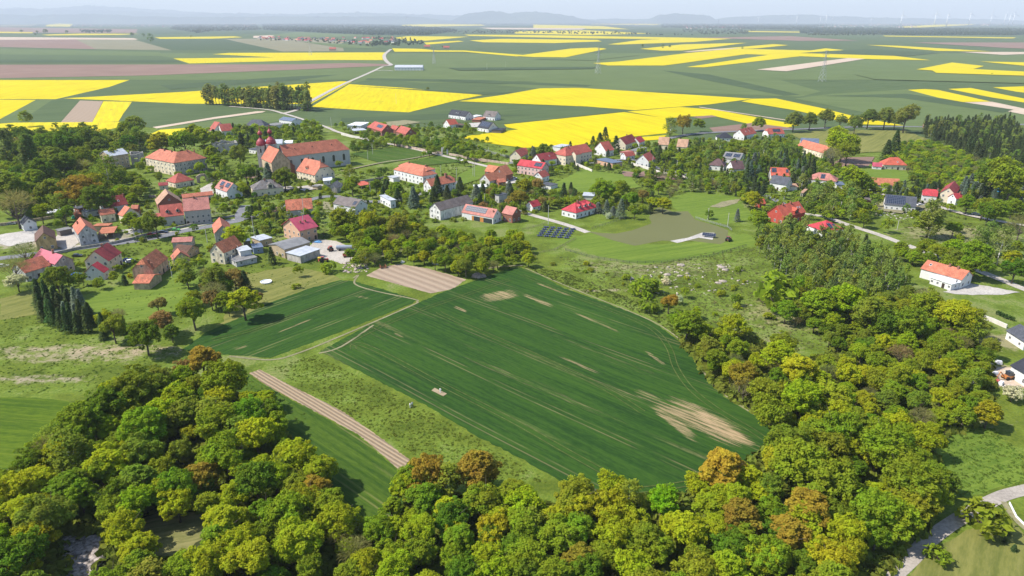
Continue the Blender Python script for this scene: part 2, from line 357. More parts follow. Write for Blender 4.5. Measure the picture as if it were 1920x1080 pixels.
F("rapeseed_field", [(585,200),(655,158),(760,165),(905,178.5),(850,190),(766,211),(700,208),(590,201)], M_RAPE2)
F("rapeseed_field", [(860,190),(945,178),(1012,166),(1085,165),(1280,177),(1412,185.5),(1330,196),(1190,207),(1100,200),(880,191)], M_RAPE)
F("wheat_field", [(766,211),(870,191.5),(1060,199),(1172,209.5),(955,232.5),(905,228),(640,236),(640,205)], M_FARG)
F("rapeseed_field", [(945,234),(1170,210.5),(1248,222),(1252,250),(1135,262),(1060,272),(985,278),(930,271),(862,258),(885,254),(972,243),(950,239)], M_RAPE)
F("rapeseed_field", [(1176,209.5),(1275,201),(1340,206),(1500,235),(1472,240),(1400,232),(1335,217),(1290,219),(1250,222.5)], M_RAPE)
F("ploughed_field", [(1296,219.5),(1335,216.5),(1345,219),(1315,223)], M_BROWN)
F("ploughed_field", [(1330,240),(1410,231),(1490,241),(1440,246),(1340,250)], M_BROWN)
F("rapeseed_field", [(1390,190.5),(1412,185.5),(1455,185),(1540,203),(1600,218),(1695,236),(1600,233),(1490,207)], M_RAPE)
F("footpath", [(1310,200.5),(1480,226),(1482,227.5),(1312,202)], M_PALE)
F("rapeseed_field", [(1040,285),(1055,270),(1140,262),(1250,254),(1240,262),(1100,272)], M_RAPE)
F("rapeseed_field", [(260,262),(300,244),(360,240),(400,250),(300,266)], M_RAPE3)
for i_, pts_ in enumerate(([(690,147),(900,150),(1110,160),(1100,163),(880,155),(684,150)],[(655,161),(860,172),(960,174),(900,178),(760,168)],[(760,140),(1060,141),(1240,146),(1000,146)],[(1240,132),(1330,140),(1500,178),(1470,180),(1300,146)],
    [(1545,180),(1700,176),(1900,206),(1880,212),(1690,184)],[(1600,140),(1950,150),(1950,158),(1640,150)],[(640,222),(820,214),(1000,216),(900,222),(640,230)],[(-80,112),(330,113),(340,117),(-80,118)],[(560,78),(660,84),(720,92),(640,90)],[(300,160),(560,143),(640,140),(560,150),(320,168)],
    [(1500,100),(1620,92),(1760,100),(1700,106)],[(1000,112),(1100,108),(1200,104),(1110,114)],[(840,128),(1120,126),(1110,130),(860,133)])):
    F("wheat_field", pts_, (M_FARG3, M_FARG2)[i_ % 3 == 2])
F("rapeseed_field", [(1100,43),(1240,45),(1230,47),(1110,45.5)], M_RAPE); F("stubble_field", [(900,52),(1100,53),(1090,56),(920,55)], M_PALE); F("rapeseed_field", [(1240,48),(1370,50.5),(1360,52),(1250,50)], M_RAPE); F("stubble_field", [(0,47),(70,46),(60,49),(0,50)], M_KHAKI)
# ---- gardens and fields inside the village
F("wheat_field", [(656,289),(738,277),(826,286),(720,308)], M_STRIP)
F("wheat_field", [(745,309),(835,290),(870,296),(870,304),(800,311)], M_STRIP)
M_LAWN = crop_mat("mown_lawn", (.075, .125, .014), (.14, .195, .025), (.2, .22, .06), .4, 6, .15, .5, .4)
M_LAWNY = crop_mat("dry_lawn", (.10, .115, .025), (.19, .185, .05), (.30, .26, .1), .9, 9, .15, .5, .3)
F("lawn", [(858,330),(900,308),(950,300),(965,318),(870,346)], M_LAWN, rough=1.5)
F("lawn", [(1035,348),(1090,318),(1180,330),(1200,352),(1120,364),(1042,362)], M_LAWN, rough=1.5)
F("lawn", [(1254,372),(1290,360),(1380,368),(1400,392),(1430,408),(1360,420),(1270,400)], M_LAWN, rough=1.5)
F("lawn", [(1040,452),(1110,437),(1190,460),(1290,455),(1400,438),(1440,455),(1350,478),(1210,497),(1120,480)], M_LAWN, rough=.8)
F("lawn", [(1535,307),(1600,300),(1725,330),(1700,342),(1600,330)], M_LAWN, rough=1)
F("lawn", [(1480,252),(1560,243),(1700,246),(1740,262),(1660,285),(1560,290)], M_LAWNY, rough=2)
F("lawn", [(1700,1080),(1760,1025),(1850,972),(1890,965),(1925,1010),(1960,1100),(1700,1100)], M_LAWNY, rough=.8)
F("lawn", [(1765,800),(1840,810),(1915,850),(1925,900),(1840,925),(1790,930),(1760,860)], M_LAWN, rough=1.2)
F("lawn", [(0,560),(60,545),(70,590),(0,600)], M_LAWNY, rough=1)
F("lawn", [(130,560),(300,520),(372,505),(390,560),(330,590),(180,610)], M_LAWN, rough=1.5)
F("lawn", [(430,520),(540,500),(620,512),(640,524),(580,542),(500,570),(450,600),(410,610),(440,560)], M_LAWNY, rough=1.2)
F("olive_blurred_plot", [(1102,434),(1130,437),(1155,438),(1185,432),(1222,419),(1217,407),(1224,395),(1235,388),(1262,397),(1290,396),(1304,412),(1345,424),(1366,432),(1362,452),(1350,458),(1300,452),(1255,452),(1242,451),(1190,461),(1150,451)], plain("flat_olive_fill", (.125, .130, .055), .95, .05, var=.04, scale=.02))  # plain olive sheet standing in for a property that is blurred out
F("ploughed_field", [(1555,312),(1580,296),(1640,295),(1630,312),(1600,318)], M_BROWN, rough=1)
F("ploughed_field", [(1175,330),(1210,322),(1320,330),(1260,338)], M_BROWN, rough=1)
# ---- main fields
F("ploughed_plot", [(687,517),(713,502),(747,495),(800,503),(874,524),(850,541),(827,547),(807,550)], M_PLOT, rough=.4)
F("wheat_field", [(343,655),(387,623),(447,597),(500,570),(583,540),(640,525),(662,527),(782,561),(773,569),(640,622),(560,652),(507,671),(420,665)], M_WHEAT2, rough=.5)
F("wheat_field", [(600,659),(700,605),(790,565),(850,540),(960,503),(978,502),(1010,515),(1059,541),(1133,567),(1207,596),(1237,612),(1286,650),(1309,680),(1327,714),(1357,744),(1410,777),(1459,806),(1450,840),(1340,900),(1290,925),(1180,925),(1080,920),(1040,896),(974,859),(889,815),(804,763),(711,715)], M_WHEAT, rough=.5)
F("vegetable_strip", [(467,700),(487,693),(533,717),(640,770),(705,815),(768,862),(752,884),(673,815),(640,798),(500,723)], M_RIDGE, rough=.25)
F("barley_strip", [(440,712),(467,702),(500,725),(640,800),(673,817),(752,886),(755,960),(700,985),(600,900),(500,790),(430,740)], M_STRIP, rough=.6)
F("barley_field", [(-60,742),(115,748),(150,765),(130,800),(60,890),(-60,950)], M_CORNER, rough=1)
# ================================================================ ROADS AND TRACKS
def road_mat(name, c, edge=.2):
    nt = NT(name); X, Y, Z, p = nt.pos(); f = nt.noise(p, 1.2, 6, .7); m = nt.noise(p, .15, 4, .6)
    col = nt.mix(nt.ramp(f*.6+m*.4, .35, .65), tuple(q*.72 for q in c), tuple(min(1, q*1.15) for q in c))
    return nt.principled(col, .9, bump=f, bstr=.2, bdist=.1, spec=.2)
M_CONC = road_mat("pale_concrete_road", (.40, .36, .31)); M_ASPH = road_mat("worn_asphalt", (.17, .17, .18)); M_DIRT = road_mat("dirt_track", (.22, .20, .11)); M_GRAV = road_mat("white_gravel", (.42, .39, .35))
def ribbon(name, pts, width, mat, cr='a', z=None, kind='structure', close=False):
    g = [P(*px(cr, *q))[:2] for q in pts]; out = []
    for i in range(len(g)-1):                       # Catmull-Rom
        p0 = g[max(i-1, 0)]; p1 = g[i]; p2 = g[i+1]; p3 = g[min(i+2, len(g)-1)]
        for k in range(6):
            t = k/6; out.append(.5*((2*p1)+(p2-p0)*t+(2*p0-5*p1+4*p2-p3)*t*t+(3*p1-p0-3*p2+p3)*t**3))
    out.append(g[-1])
    far = min(np.hypot(*q) for q in out)
    if name in ('road', 'path', 'pavement', 'farm_track'):
        dn = []
        for a_, b_ in zip(out, out[1:]):
            for t in range(max(1, int(np.hypot(*(b_-a_))/2))): dn.append(a_+(b_-a_)*t/max(1, int(np.hypot(*(b_-a_))/2)))
        ROADS.append((np.array(dn), width/2))
    if z is None: z = layer(far)
    V = []; n = len(out)
    for i, q in enumerate(out):
        d = out[min(i+1, n-1)]-out[max(i-1, 0)]; L = np.hypot(*d)+1e-9; nn = np.array([-d[1], d[0]])/L*width/2
        V += [(*(q+nn), z), (*(q-nn), z)]
    me = mesh_np(name, V, [(2*i+1, 2*i+3, 2*i+2, 2*i) for i in range(n-1)])
    o = link(name, me, [mat]); o['kind'] = kind; return o
Rb = ribbon
Rb("road", [(1960,910),(1920,919),(1880,930),(1835,952),(1790,978),(1745,1010),(1703,1052),(1640,1110),(1600,1150)], 3.4, road_mat('lane_concrete', (.33, .29, .245)))
Rb("path", [(1882,941),(1893,960),(1915,985),(1960,1020)], 1.3, M_DIRT)
Rb("road", [(-60,492),(45,479),(120,469),(215,457),(300,444),(340,434),(395,424),(425,418),(450,412),(452,400),(462,385)], 6.5, M_ASPH)
Rb("pavement", [(140,462),(215,451),(300,439),(340,430),(395,418.5),(440,411)], 2.0, M_CONC)
Rb("road", [(450,412),(500,398),(560,380),(620,368),(690,378),(745,374),(800,360),(856,342),(880,334),(907,326),(940,315),(965,303),(1000,292)], 6.0, M_ASPH)
Rb("road", [(960,392),(1000,404),(1060,421),(1102,436)], 4.2, M_CONC)
Rb("road", [(1500,400),(1549,407),(1582,419),(1650,441),(1717,466),(1802,495),(1858,517),(1920,542),(1970,560)], 4.6, M_CONC)
Rb("road", [(1100,308),(1180,300),(1240,318),(1300,330),(1380,345),(1440,370),(1500,400)], 4.5, M_ASPH)
Rb("road", [(1245,262),(1300,252),(1380,247),(1494,243),(1595,239),(1660,238),(1730,238.5),(1800,240),(1960,232)], 6.5, M_ASPH)
Rb("road", [(430,200),(500,206),(530,213),(560,222),(614,240),(636,249),(700,266),(738,272),(780,281),(860,300),(950,322)], 4.5, M_CONC)
Rb("road", [(530,214),(560,205),(583,190),(640,160),(690,138),(718,125)], 7, M_CONC)
Rb("road", [(718,125),(733,123),(727,118),(721,110),(722,102),(733,93)], 11, M_CONC)
Rb("path", [(705,134),(720,133),(737,134)], 6, M_GRAV)
Rb("footpath", [(640,322),(720,305),(760,300),(830,287)], 2.6, M_DIRT)
Rb("path", [(1620,360),(1650,365),(1700,372),(1780,395),(1840,410),(1925,425)], 4.2, M_CONC)
Rb("farm_track", [(662,522),(672,516),(665,532),(700,545),(775,561),(782,566),(770,574),(640,630),(560,662),(507,675),(430,668)], .8, M_DIRT)
Rb("farm_track", [(598,663),(640,650),(700,610)], .8, M_DIRT)
Rb("farm_track", [(905,505),(940,500),(980,498)], 1.2, M_DIRT)
Rb("farm_track", [(985,503),(1040,527),(1110,556),(1190,588),(1240,612),(1288,648),(1312,684),(1330,714),(1360,742),(1412,776),(1466,808)], .6, M_DIRT)
F("gravel_yard", [(1560,508),(1800,530),(1830,533),(1912,548),(1880,553),(1800,553),(1770,548)][1:], M_GRAV, rough=.6)
F("gravel_yard", [(590,448),(630,452),(672,470),(665,488),(640,495),(600,482),(575,470)], M_CONC, rough=.6)
F("gravel_yard", [(118,428),(150,425),(152,452),(128,470),(108,462),(104,446)], M_CONC, rough=.3)
F("gravel_yard", [(1256,452),(1290,446),(1318,436),(1340,437),(1336,450),(1310,446),(1270,456)], M_GRAV)
F("gravel_yard", [(375,355),(398,343),(402,360),(398,372),(380,372)], M_CONC, rough=.4)
F("gravel_yard", [(1640,385),(1700,398),(1740,390),(1745,378),(1690,402),(1640,395)], M_DIRT, rough=.6)
F("gravel_yard", [(0,440),(80,428),(96,432),(92,446),(20,462),(0,458)], M_GRAV, rough=1)
F("gravel_yard", [(1330,388),(1355,378),(1386,373),(1395,366),(1380,382),(1350,390)], M_DIRT, rough=.6)
F("gravel_yard", [(1848,700),(1872,690),(1925,690),(1925,728),(1880,722)], M_PALE, rough=.6)
for i_, pts_ in enumerate(([(555,352),(600,346),(612,352),(570,360)],[(490,398),(520,388),(530,392),(500,403)],[(606,378),(640,384),(636,396),(606,392)],[(925,338),(965,336),(972,344),(935,347)],[(1035,300),(1070,303),(1072,310),(1040,306)],[(1165,322),(1215,326),(1225,334),(1170,332)],
    [(700,232),(760,226),(790,230),(740,238)],[(880,232),(910,230),(915,238),(885,240)],[(520,352),(545,350),(556,356),(530,360)],[(1440,338),(1500,345),(1495,356),(1450,352)],[(1600,366),(1640,372),(1630,382),(1600,378)],[(225,432),(262,428),(270,436),(235,440)],[(100,395),(140,388),(150,398),(110,404)],[(470,322),(490,330),(470,338),(455,332)])):
    F("garden_yard", pts_, (M_CONC, M_BROWN, M_DIRT, M_GRAV)[i_ % 4], rough=.8)
# tyre tracks in the wheat: pairs of narrow worn lines
M_TRACK = plain("worn_wheat_track", (.085, .105, .03), .95, .05, var=.35, scale=.5)
def tracks(pts, gap=1.9):
    a = Rb("tyre_track", pts, .28, M_TRACK)
    me = a.data; co = np.zeros(len(me.vertices)*3, dtype=np.float32); me.vertices.foreach_get("co", co); co = co.reshape(-1, 3)
    d = co[0::2]-co[1::2]; d /= np.linalg.norm(d, axis=1)[:, None]; o = np.repeat(d*gap, 2, axis=0)
    b_ = a.copy(); b_.data = mesh_np("tyre_track", co+o, [(2*i+1, 2*i+3, 2*i+2, 2*i) for i in range(len(co)//2-1)]); b_.data.materials.append(M_TRACK); COL.objects.link(b_)
tracks([(975,516),(1050,548),(1130,578),(1195,605),(1228,625),(1250,655),(1262,690),(1290,730),(1340,770),(1400,806),(1430,826)])
tracks([(640,652),(720,612),(800,580),(880,553),(960,525)])
tracks([(668,655),(672,648),(720,668),(830,727),(950,788),(1050,845),(1130,890)])
tracks([(1290,902),(1240,910),(1180,916)])
tracks([(400,640),(470,622),(560,590),(640,560),(720,565)][:4])
tracks([(818,586),(828,592),(900,625),(1000,668),(1120,725),(1200,775)])
# ================================================================ BUILDINGS
MC = {}
def tile_mat(name, col, kind='tile'):
    k = (name, col, kind)
    if k in MC: return MC[k]
    nt = NT(name); x, y, z, p = nt.objpos(); f = nt.noise(p, 2.2, 5, .7); m = nt.noise(p, .35, 4, .65)
    if kind == 'tile':
        r = eabs(efr(y*2.6+z*.2)-.5); q = eabs(efr(x*2.9)-.5)
        d = tuple(c_*.62 for c_ in col); l = tuple(min(1, c_*1.22) for c_ in col)
        c_ = nt.mix(nt.ramp(f*.55+m*.45, .36, .66), d, l)
        c_ = nt.mix(nt.ramp(nt.noise(p, .9, 5, .75), .60, .72)*.5, c_, (col[0]*.45, col[1]*.55, col[2]*.6))
        mat = nt.principled(c_, .75, bump=r+q, bstr=.5, bdist=.06, spec=.25)
    elif kind == 'old':
        d = tuple(c_*.5 for c_ in col); l = tuple(min(1, c_*1.25) for c_ in col)
        c_ = nt.mix(nt.ramp(f*.6+m*.4, .36, .62), d, l)
        c_ = nt.mix(nt.ramp(nt.noise(p, .5, 6, .8), .52, .64)*.7, c_, (.13, .09, .06))
        mat = nt.principled(c_, .9, bump=f, bstr=.5, bdist=.1, spec=.15)
    else:   # sheet metal with standing seams
        r = nt.ramp(eabs(efr(x*1.7)-.5), .40, .48)
        c_ = nt.mix(nt.ramp(m, .3, .7), tuple(c_*.8 for c_ in col), tuple(min(1, c_*1.1) for c_ in col))
        c_ = nt.mix(nt.ramp(nt.noise(p, 1.2, 6, .8), .58, .7)*.35, c_, tuple(c_*.55 for c_ in col))
        mat = nt.principled(c_, .5, bump=r, bstr=.4, bdist=.05, spec=.35, metal=.0)
    MC[k] = mat; return mat
def wall_mat(name, col, kind='plaster'):
    k = (name, col, kind)
    if k in MC: return MC[k]
    nt = NT(name); x, y, z, p = nt.objpos(); f = nt.noise(p, 3, 5, .7); m = nt.noise(nt.xyz(x*.8, y*.8, z*.35), .8, 5, .7)
    if kind == 'plaster':
        c_ = nt.mix(nt.ramp(f*.4+m*.6, .35, .65), tuple(c_*.84 for c_ in col), tuple(min(1, c_*1.05) for c_ in col)); bs = .1
    elif kind == 'old':
        c_ = nt.mix(nt.ramp(m, .40, .58), tuple(c_*.72 for c_ in col), tuple(min(1, c_*1.15) for c_ in col))
        c_ = nt.mix(nt.ramp(nt.noise(p, 1.3, 6, .8), .58, .66)*.6, c_, (.30, .20, .14)); bs = .3
    else:
        c_ = nt.mix(nt.ramp(eabs(efr(z*6.0)-.5)+f*.4, .3, .75), tuple(c_*.6 for c_ in col), tuple(min(1, c_*1.15) for c_ in col)); bs = .3
    mat = nt.principled(c_, .9, bump=f, bstr=bs, bdist=.05, spec=.15); MC[k] = mat; return mat
def glass_mat():
    nt = NT("window_glass"); x, y, z, p = nt.objpos()
    return nt.principled(nt.mix(nt.noise(p, .7), (.012, .016, .022), (.05, .06, .07)), .12, spec=.6)
GLASS = glass_mat(); FRAME = plain("window_frame", (.72, .71, .68), .6); DARKW = plain("dark_timber", (.05, .035, .028), .8)
PVM = None
def pv_mat():
    nt = NT("solar_cells"); x, y, z, p = nt.objpos()
    g = nt.ramp(emax(eabs(efr(x/1.05)-.5), eabs(efr(y/1.25)-.5)), .44, .49)
    return nt.principled(nt.mix(g, (.010, .016, .035), (.22, .24, .28)), .25, spec=.5)
PVM = pv_mat()
ROOF = dict(red=(.37, .090, .065), orange=(.45, .150, .088), pink=(.42, .170, .135), magenta=(.40, .065, .100), dark=(.235, .040, .035), maroon=(.30, .050, .050),
    brown=(.13, .070, .050), purple=(.115, .065, .065), slate=(.075, .080, .095), black=(.030, .032, .042), grey=(.20, .195, .19), light=(.42, .44, .47), oldtan=(.40, .24, .155),
    bright=(.46, .10, .06), greybrown=(.150, .125, .115), bluegrey=(.11, .14, .20), white=(.75, .76, .78), rust=(.42, .15, .08), oldslate=(.16, .15, .145), crimson=(.42, .045, .055), solar=(.010, .016, .035))
WALL = dict(white=(.68, .67, .64), cream=(.66, .57, .42), grey=(.46, .445, .42), tan=(.44, .34, .22), pink=(.62, .42, .38), stone=(.42, .385, .34), brick=(.30, .125, .085),
    dark=(.16, .14, .125), ochre=(.46, .32, .14), red=(.40, .07, .05), blue=(.25, .33, .45), pale=(.62, .60, .56), peach=(.58, .36, .24))
def ray_err(p, q):      # distance from the pixel q to the projected line through points p[0], p[1]
    a = np.array(proj(p[0])[:2]); b_ = np.array(proj(p[1])[:2]); d = b_-a; L = np.hypot(*d)+1e-9
    return (d[0]*(q[1]-a[1])-d[1]*(q[0]-a[0]))/L
def solve(E1, E2, R, hw, pitch, flat):
    a = P(*E1, hw); b_ = P(*E2, hw); d = (b_-a); L = np.hypot(d[0], d[1]); d = d/L; n = np.array([-d[1], d[0], 0])
    best = None
    for s in (1, -1):
        for w in np.arange(2.5, 34, .1):
            off = n*s*(w if flat else w/2); h = np.array([0, 0, 0 if flat else w/2*math.tan(pitch)])
            e = abs(ray_err((a+off+h, b_+off+h), R))
            # prefer the side whose ridge is on the same side of the eave as R, and modest widths
            if best is None or e < best[0]-1e-6: best = (e, w, s)
        if best[0] < .6 and s == 1: break
    e, w, s = best
    if s < 0: a, b_ = b_, a; d = -d; n = -n*-1; n = np.array([-d[1], d[0], 0])
    return a, d, n, L, w, e
def block(root, rootM, E1, E2, R, hw, typ='gable', pitch=42, roof='red', rk='tile', wall='white', wk='plaster', cr='a', nf=None, win=True, L=None, over=.35, base=0.0, w=None, rwin=1, facing=None):
    """One walled and roofed block. E1,E2 = ends of an eave seen in the photo, R = a point on the ridge (back edge if flat)."""
    e1, e2, r_ = (px(cr, *q) for q in (E1, E2, R)); pt = math.radians(pitch); flat = typ in ('flat', 'open', 'ruin')
    a, d, n, LL, W_, err = solve(e1, e2, r_, hw, pt, flat)
    if w: W_ = w
    c0 = a + d*LL/2 + n*W_/2
    ang = math.atan2(d[1], d[0])
    Mx = rootM.inverted() @ (Matrix.Translation((c0[0], c0[1], 0)) @ Matrix.Rotation(ang, 4, 'Z'))
    lx, ly = LL/2, W_/2; o = over; ix, iy = lx-o, ly-o
    wm = wall_mat("wall_"+wk+"_"+wall, WALL[wall], wk); rm = tile_mat("roof_"+rk+"_"+roof, ROOF[roof], rk)
    def put(mb, name, m, par=root):
        ob = mb.build(name, m, par); ob.matrix_local = Mx if par is root else Matrix.Identity(4); return ob
    rh = W_/2*math.tan(pt); k = math.tan(pt); t = .16
    wb = MB()
    hi = dict(hip=(1, 1), hipr=(0, 1), hipl=(1, 0), gable=(0, 0), half=(.45, .45), halfr=(0, .45), halfl=(.45, 0), mansard=(1, 1)).get(typ, (0, 0))
    if typ in ('flat',): wb.box((-ix, -iy, -.3), (ix, iy, hw-.02))
    elif typ == 'ruin':
        rng = random.Random(int(abs(c0[0])*10)); th = .8
        for (x0, y0, x1, y1) in ((-ix, -iy, ix, -iy+th), (-ix, iy-th, ix, iy), (-ix, -iy+th, -ix+th, iy-th), (ix-th, -iy+th, ix, iy-th)):
            seg = max(2, int(max(x1-x0, y1-y0)/2.2)); hor = (x1-x0) > (y1-y0)
            for i in range(seg):
                top = hw - rng.random()*1.6; f0, f1 = i/seg, (i+1)/seg
                q = (x0+(x1-x0)*f0, y0, x0+(x1-x0)*f1, y1) if hor else (x0, y0+(y1-y0)*f0, x1, y0+(y1-y0)*f1)
                if i % 2 == 1:      # window bays: sill, gap, lintel on each floor
                    z_ = 0
                    for fl in range(max(1, int(hw/4))):
                        wb.box((q[0], q[1], z_-.1 if fl == 0 else z_), (q[2], q[3], z_+1.1)); z_ += 3.1
                    wb.box((q[0], q[1], z_), (q[2], q[3], max(top, z_+.3)))
                else: wb.box((q[0], q[1], -.1), (q[2], q[3], top))
    elif typ == 'open':
        for (x_, y_) in ((-ix, -iy), (ix-.25, -iy), (-ix, iy-.25), (ix-.25, iy-.25), (0, -iy), (0, iy-.25)):
            pb = MB(); pb.box((x_, y_, -.1), (x_+.25, y_+.25, hw-.02)); put(pb, "post", wm)
    else:
        wz = hw + o*k - t/math.cos(pt) - .02; rz = hw + rh - t/math.cos(pt) - .02
        pts = []
        for sgn, hp in ((-1, hi[0]), (1, hi[1])):
            x_ = sgn*ix
            if hp == 0: pts.append([(x_, -iy, -.3), (x_, iy, -.3), (x_, iy, wz), (x_, 0, rz), (x_, -iy, wz)])
            else:
                zz = wz if hp == 1 else wz + (rz-wz)*.5; yy = iy if hp == 1 else iy*.5
                pts.append([(x_, -iy, -.3), (x_, iy, -.3), (x_, iy, wz)] + ([(x_, yy, zz), (x_, -yy, zz)] if hp < 1 else []) + [(x_, -iy, wz)])
        for q in pts: wb.face(q)
        wb.face([(-ix, -iy, -.3), (ix, -iy, -.3), (ix, -iy, wz), (-ix, -iy, wz)]); wb.face([(-ix, iy, -.3), (ix, iy, -.3), (ix, iy, wz), (-ix, iy, wz)])
    if typ != 'open': put(wb, "wall", wm)
    # ---- roof slab (closed solid)
    rb = MB()
    if typ in ('flat', 'open'): rb.box((-lx, -ly, hw), (lx, ly, hw+.25))
    elif typ == 'ruin': pass
    else:
        def shell(dz, sh=0.0):
            kx = [hi[0], hi[1]]; v = []
            rr = min(W_/2, LL/2*.96)
            def inset(h): return rr if h == 1 else rr*.45*1.0
            z0 = hw-dz; zr = hw+rh-dz
            xl = -lx + (inset(kx[0]) if kx[0] else 0); xr = lx - (inset(kx[1]) if kx[1] else 0)
            P_ = dict(fl=(-lx, -ly, z0), fr=(lx, -ly, z0), bl=(-lx, ly, z0), br=(lx, ly, z0), rl=(xl, 0, zr), rr=(xr, 0, zr))
            for sd, h in (('l', kx[0]), ('r', kx[1])):
                if 0 < h < 1:
                    f = .55; x_ = -lx if sd == 'l' else lx; P_['h'+sd+'f'] = (x_, -ly*(1-f), z0+(zr-z0)*f); P_['h'+sd+'b'] = (x_, ly*(1-f), z0+(zr-z0)*f)
            return P_
        for dz, flip in ((0, 0), (t, 1)):
            q = shell(dz); f_ = ['fl', 'fr'] + (['hrf'] if 'hrf' in q else []) + ['rr', 'rl'] + (['hlf'] if 'hlf' in q else [])
            b2 = ['br', 'bl'] + (['hlb'] if 'hlb' in q else []) + ['rl', 'rr'] + (['hrb'] if 'hrb' in q else [])
            rb.face([q[i] for i in f_]); rb.face([q[i] for i in b2])
            if hi[0] == 1: rb.face([q[i] for i in ('bl', 'fl', 'rl')])
            elif hi[0]: rb.face([q[i] for i in ('hlb', 'hlf', 'rl')])
            if hi[1] == 1: rb.face([q[i] for i in ('fr', 'br', 'rr')])
            elif hi[1]: rb.face([q[i] for i in ('hrf', 'hrb', 'rr')])
        q0, q1 = shell(0), shell(t)
        loop = ['fl', 'fr'] + (['br'] if hi[1] == 1 else (['hrf', 'hrb', 'br'] if hi[1] else ['rr', 'br'])) + ['bl'] + ([] if hi[0] == 1 else (['hlb', 'hlf'] if hi[0] else ['rl']))
        for i in range(len(loop)):
            a_, b_ = loop[i], loop[(i+1) % len(loop)]; rb.face([q0[a_], q0[b_], q1[b_], q1[a_]])
    info = dict(Mx=Mx, lx=lx, ly=ly, ix=ix, iy=iy, hw=hw, rh=rh, pt=pt, k=k, roof=None, w=W_, L=LL, err=err, rm=rm, wm=wm, c=c0, ang=ang)
    if typ != 'ruin': info['roof'] = put(rb, "roof", rm)
    else: info['roof'] = root
    # ---- windows and door on the sides the photograph shows
    if win and typ not in ('ruin', 'open'):
        fl = max(1, int((hw+.4)/2.9)); toc = np.array([-c0[0], -c0[1]]); ex, ey = np.array([math.cos(ang), math.sin(ang)]), np.array([-math.sin(ang), math.cos(ang)])
        rng = random.Random(int(LL*100)); ww, wh = (.95, 1.25) if hw > 3.4 else (.8, .9)
        def window(cx_, cy_, cz, side, w2=ww, h2=wh, name="window"):
            m = MB(); th = .07
            if side in 'fb':
                s_ = -1 if side == 'f' else 1; y0 = cy_; y1 = cy_+s_*th
                m.box((cx_-w2/2-.09, min(y0, y1), cz-h2/2-.09), (cx_+w2/2+.09, max(y0, y1), cz+h2/2+.09), 0)
                yy = y1+s_*.006; m.box((cx_-w2/2, min(y1, yy), cz-h2/2), (cx_-.04, max(y1, yy), cz+h2/2), 1); m.box((cx_+.04, min(y1, yy), cz-h2/2), (cx_+w2/2, max(y1, yy), cz+h2/2), 1)
            else:
                s_ = -1 if side == 'l' else 1; x0 = cx_; x1 = cx_+s_*th
                m.box((min(x0, x1), cy_-w2/2-.09, cz-h2/2-.09), (max(x0, x1), cy_+w2/2+.09, cz+h2/2+.09), 0)
                xx = x1+s_*.006; m.box((min(x1, xx), cy_-w2/2, cz-h2/2), (max(x1, xx), cy_-.04, cz+h2/2), 1); m.box((min(x1, xx), cy_+.04, cz-h2/2), (max(x1, xx), cy_+w2/2, cz+h2/2), 1)
            put(m, name, [FRAME if name == 'window' else DARKW, GLASS if name == 'window' else DARKW])
        sides = []
        if np.dot(toc, -ey) > 0: sides.append(('f', LL, -iy))
        else: sides.append(('b', LL, iy))
        if np.dot(toc, -ex) > 0: sides.append(('l', W_, -ix))
        else: sides.append(('r', W_, ix))
        for j, (sd, Ls, pos_) in enumerate(sides):
            num = nf if (nf is not None and j == 0) else max(1, int(Ls/3.6)); dn = rng.randrange(num) if num > 2 and j == 0 else -1
            for f_ in range(fl):
                for i in range(num):
                    u = -Ls/2 + Ls*(i+.5)/num; z_ = 1.5+f_*2.85
                    if z_+wh/2 > hw+.2: continue
                    isd = (i == dn and f_ == 0); args = (1.0, 2.05) if isd else (ww, wh); zc = 1.05 if isd else z_
                    if sd in 'fb': window(u, pos_, zc, sd, *args, "door" if isd else "window")
                    else: window(pos_, u, zc, sd, *args, "window")
            if sd in 'lr' and hi[0 if sd == 'l' else 1] < 1 and rh > 2.2: window(pos_, 0, hw+rh*.35, sd, .8, .9)
    return info
def roofM(I, x, f, side=-1):
    """frame on a roof slope: x along the eave (-1..1), f = 0 at the eave, 1 at the ridge; local z out of the slope"""
    y = side*I['ly']*(1-f); z = I['hw']+I['rh']*f
    return Matrix.Translation((x*I['lx'], y, z)) @ Matrix.Rotation(I['pt'] if side < 0 else -I['pt'], 4, 'X')
def child(mb, name, mats, root, I=None):
    ob = mb.build(name, mats, root)
    if I is not None: ob.matrix_local = I['Mx']
    return ob
CHM = wall_mat("chimney_brick", (.33, .16, .11), 'brick'); CHW = wall_mat("chimney_render", (.62, .58, .54))
def chimney(root, I, x, f=.85, h=1.5, s=.7, m=None, side=-1):
    y = side*I['ly']*(1-f); z = I['hw']+I['rh']*f; b = MB(); cx_ = x*I['lx']
    b.box((cx_-s/2, y-s/2, z-1.2), (cx_+s/2, y+s/2, z+h)); b.box((cx_-s/2-.08, y-s/2-.08, z+h), (cx_+s/2+.08, y+s/2+.08, z+h+.14))
    b.box((cx_-s/4, y-s/4, z+h+.14), (cx_+s/4, y+s/4, z+h+.3))
    child(b, "chimney", m or CHM, root, I)
def pv(root, I, x0, x1, f0, f1, side=-1):
    M_ = roofM(I, 0, 0, side); sl = I['ly']/math.cos(I['pt']); b = MB(); s = -side
    ya, yb = (f0*sl, f1*sl) if side < 0 else (-f1*sl, -f0*sl)
    X0, X1 = x0*I['lx'], x1*I['lx']; b.box((X0, ya, .08), (X1, yb, .16))
    ob = child(b, "solar_panel", PVM, root); ob.matrix_local = I['Mx'] @ M_
def skylight(root, I, x, f, side=-1):
    b = MB(); b.box((-.45, -.6, .02), (.45, .6, .12), 0); b.box((-.36, -.5, .12), (.36, .5, .13), 1)
    ob = child(b, "skylight", [FRAME, GLASS], root); ob.matrix_local = I['Mx'] @ roofM(I, x, f, side)
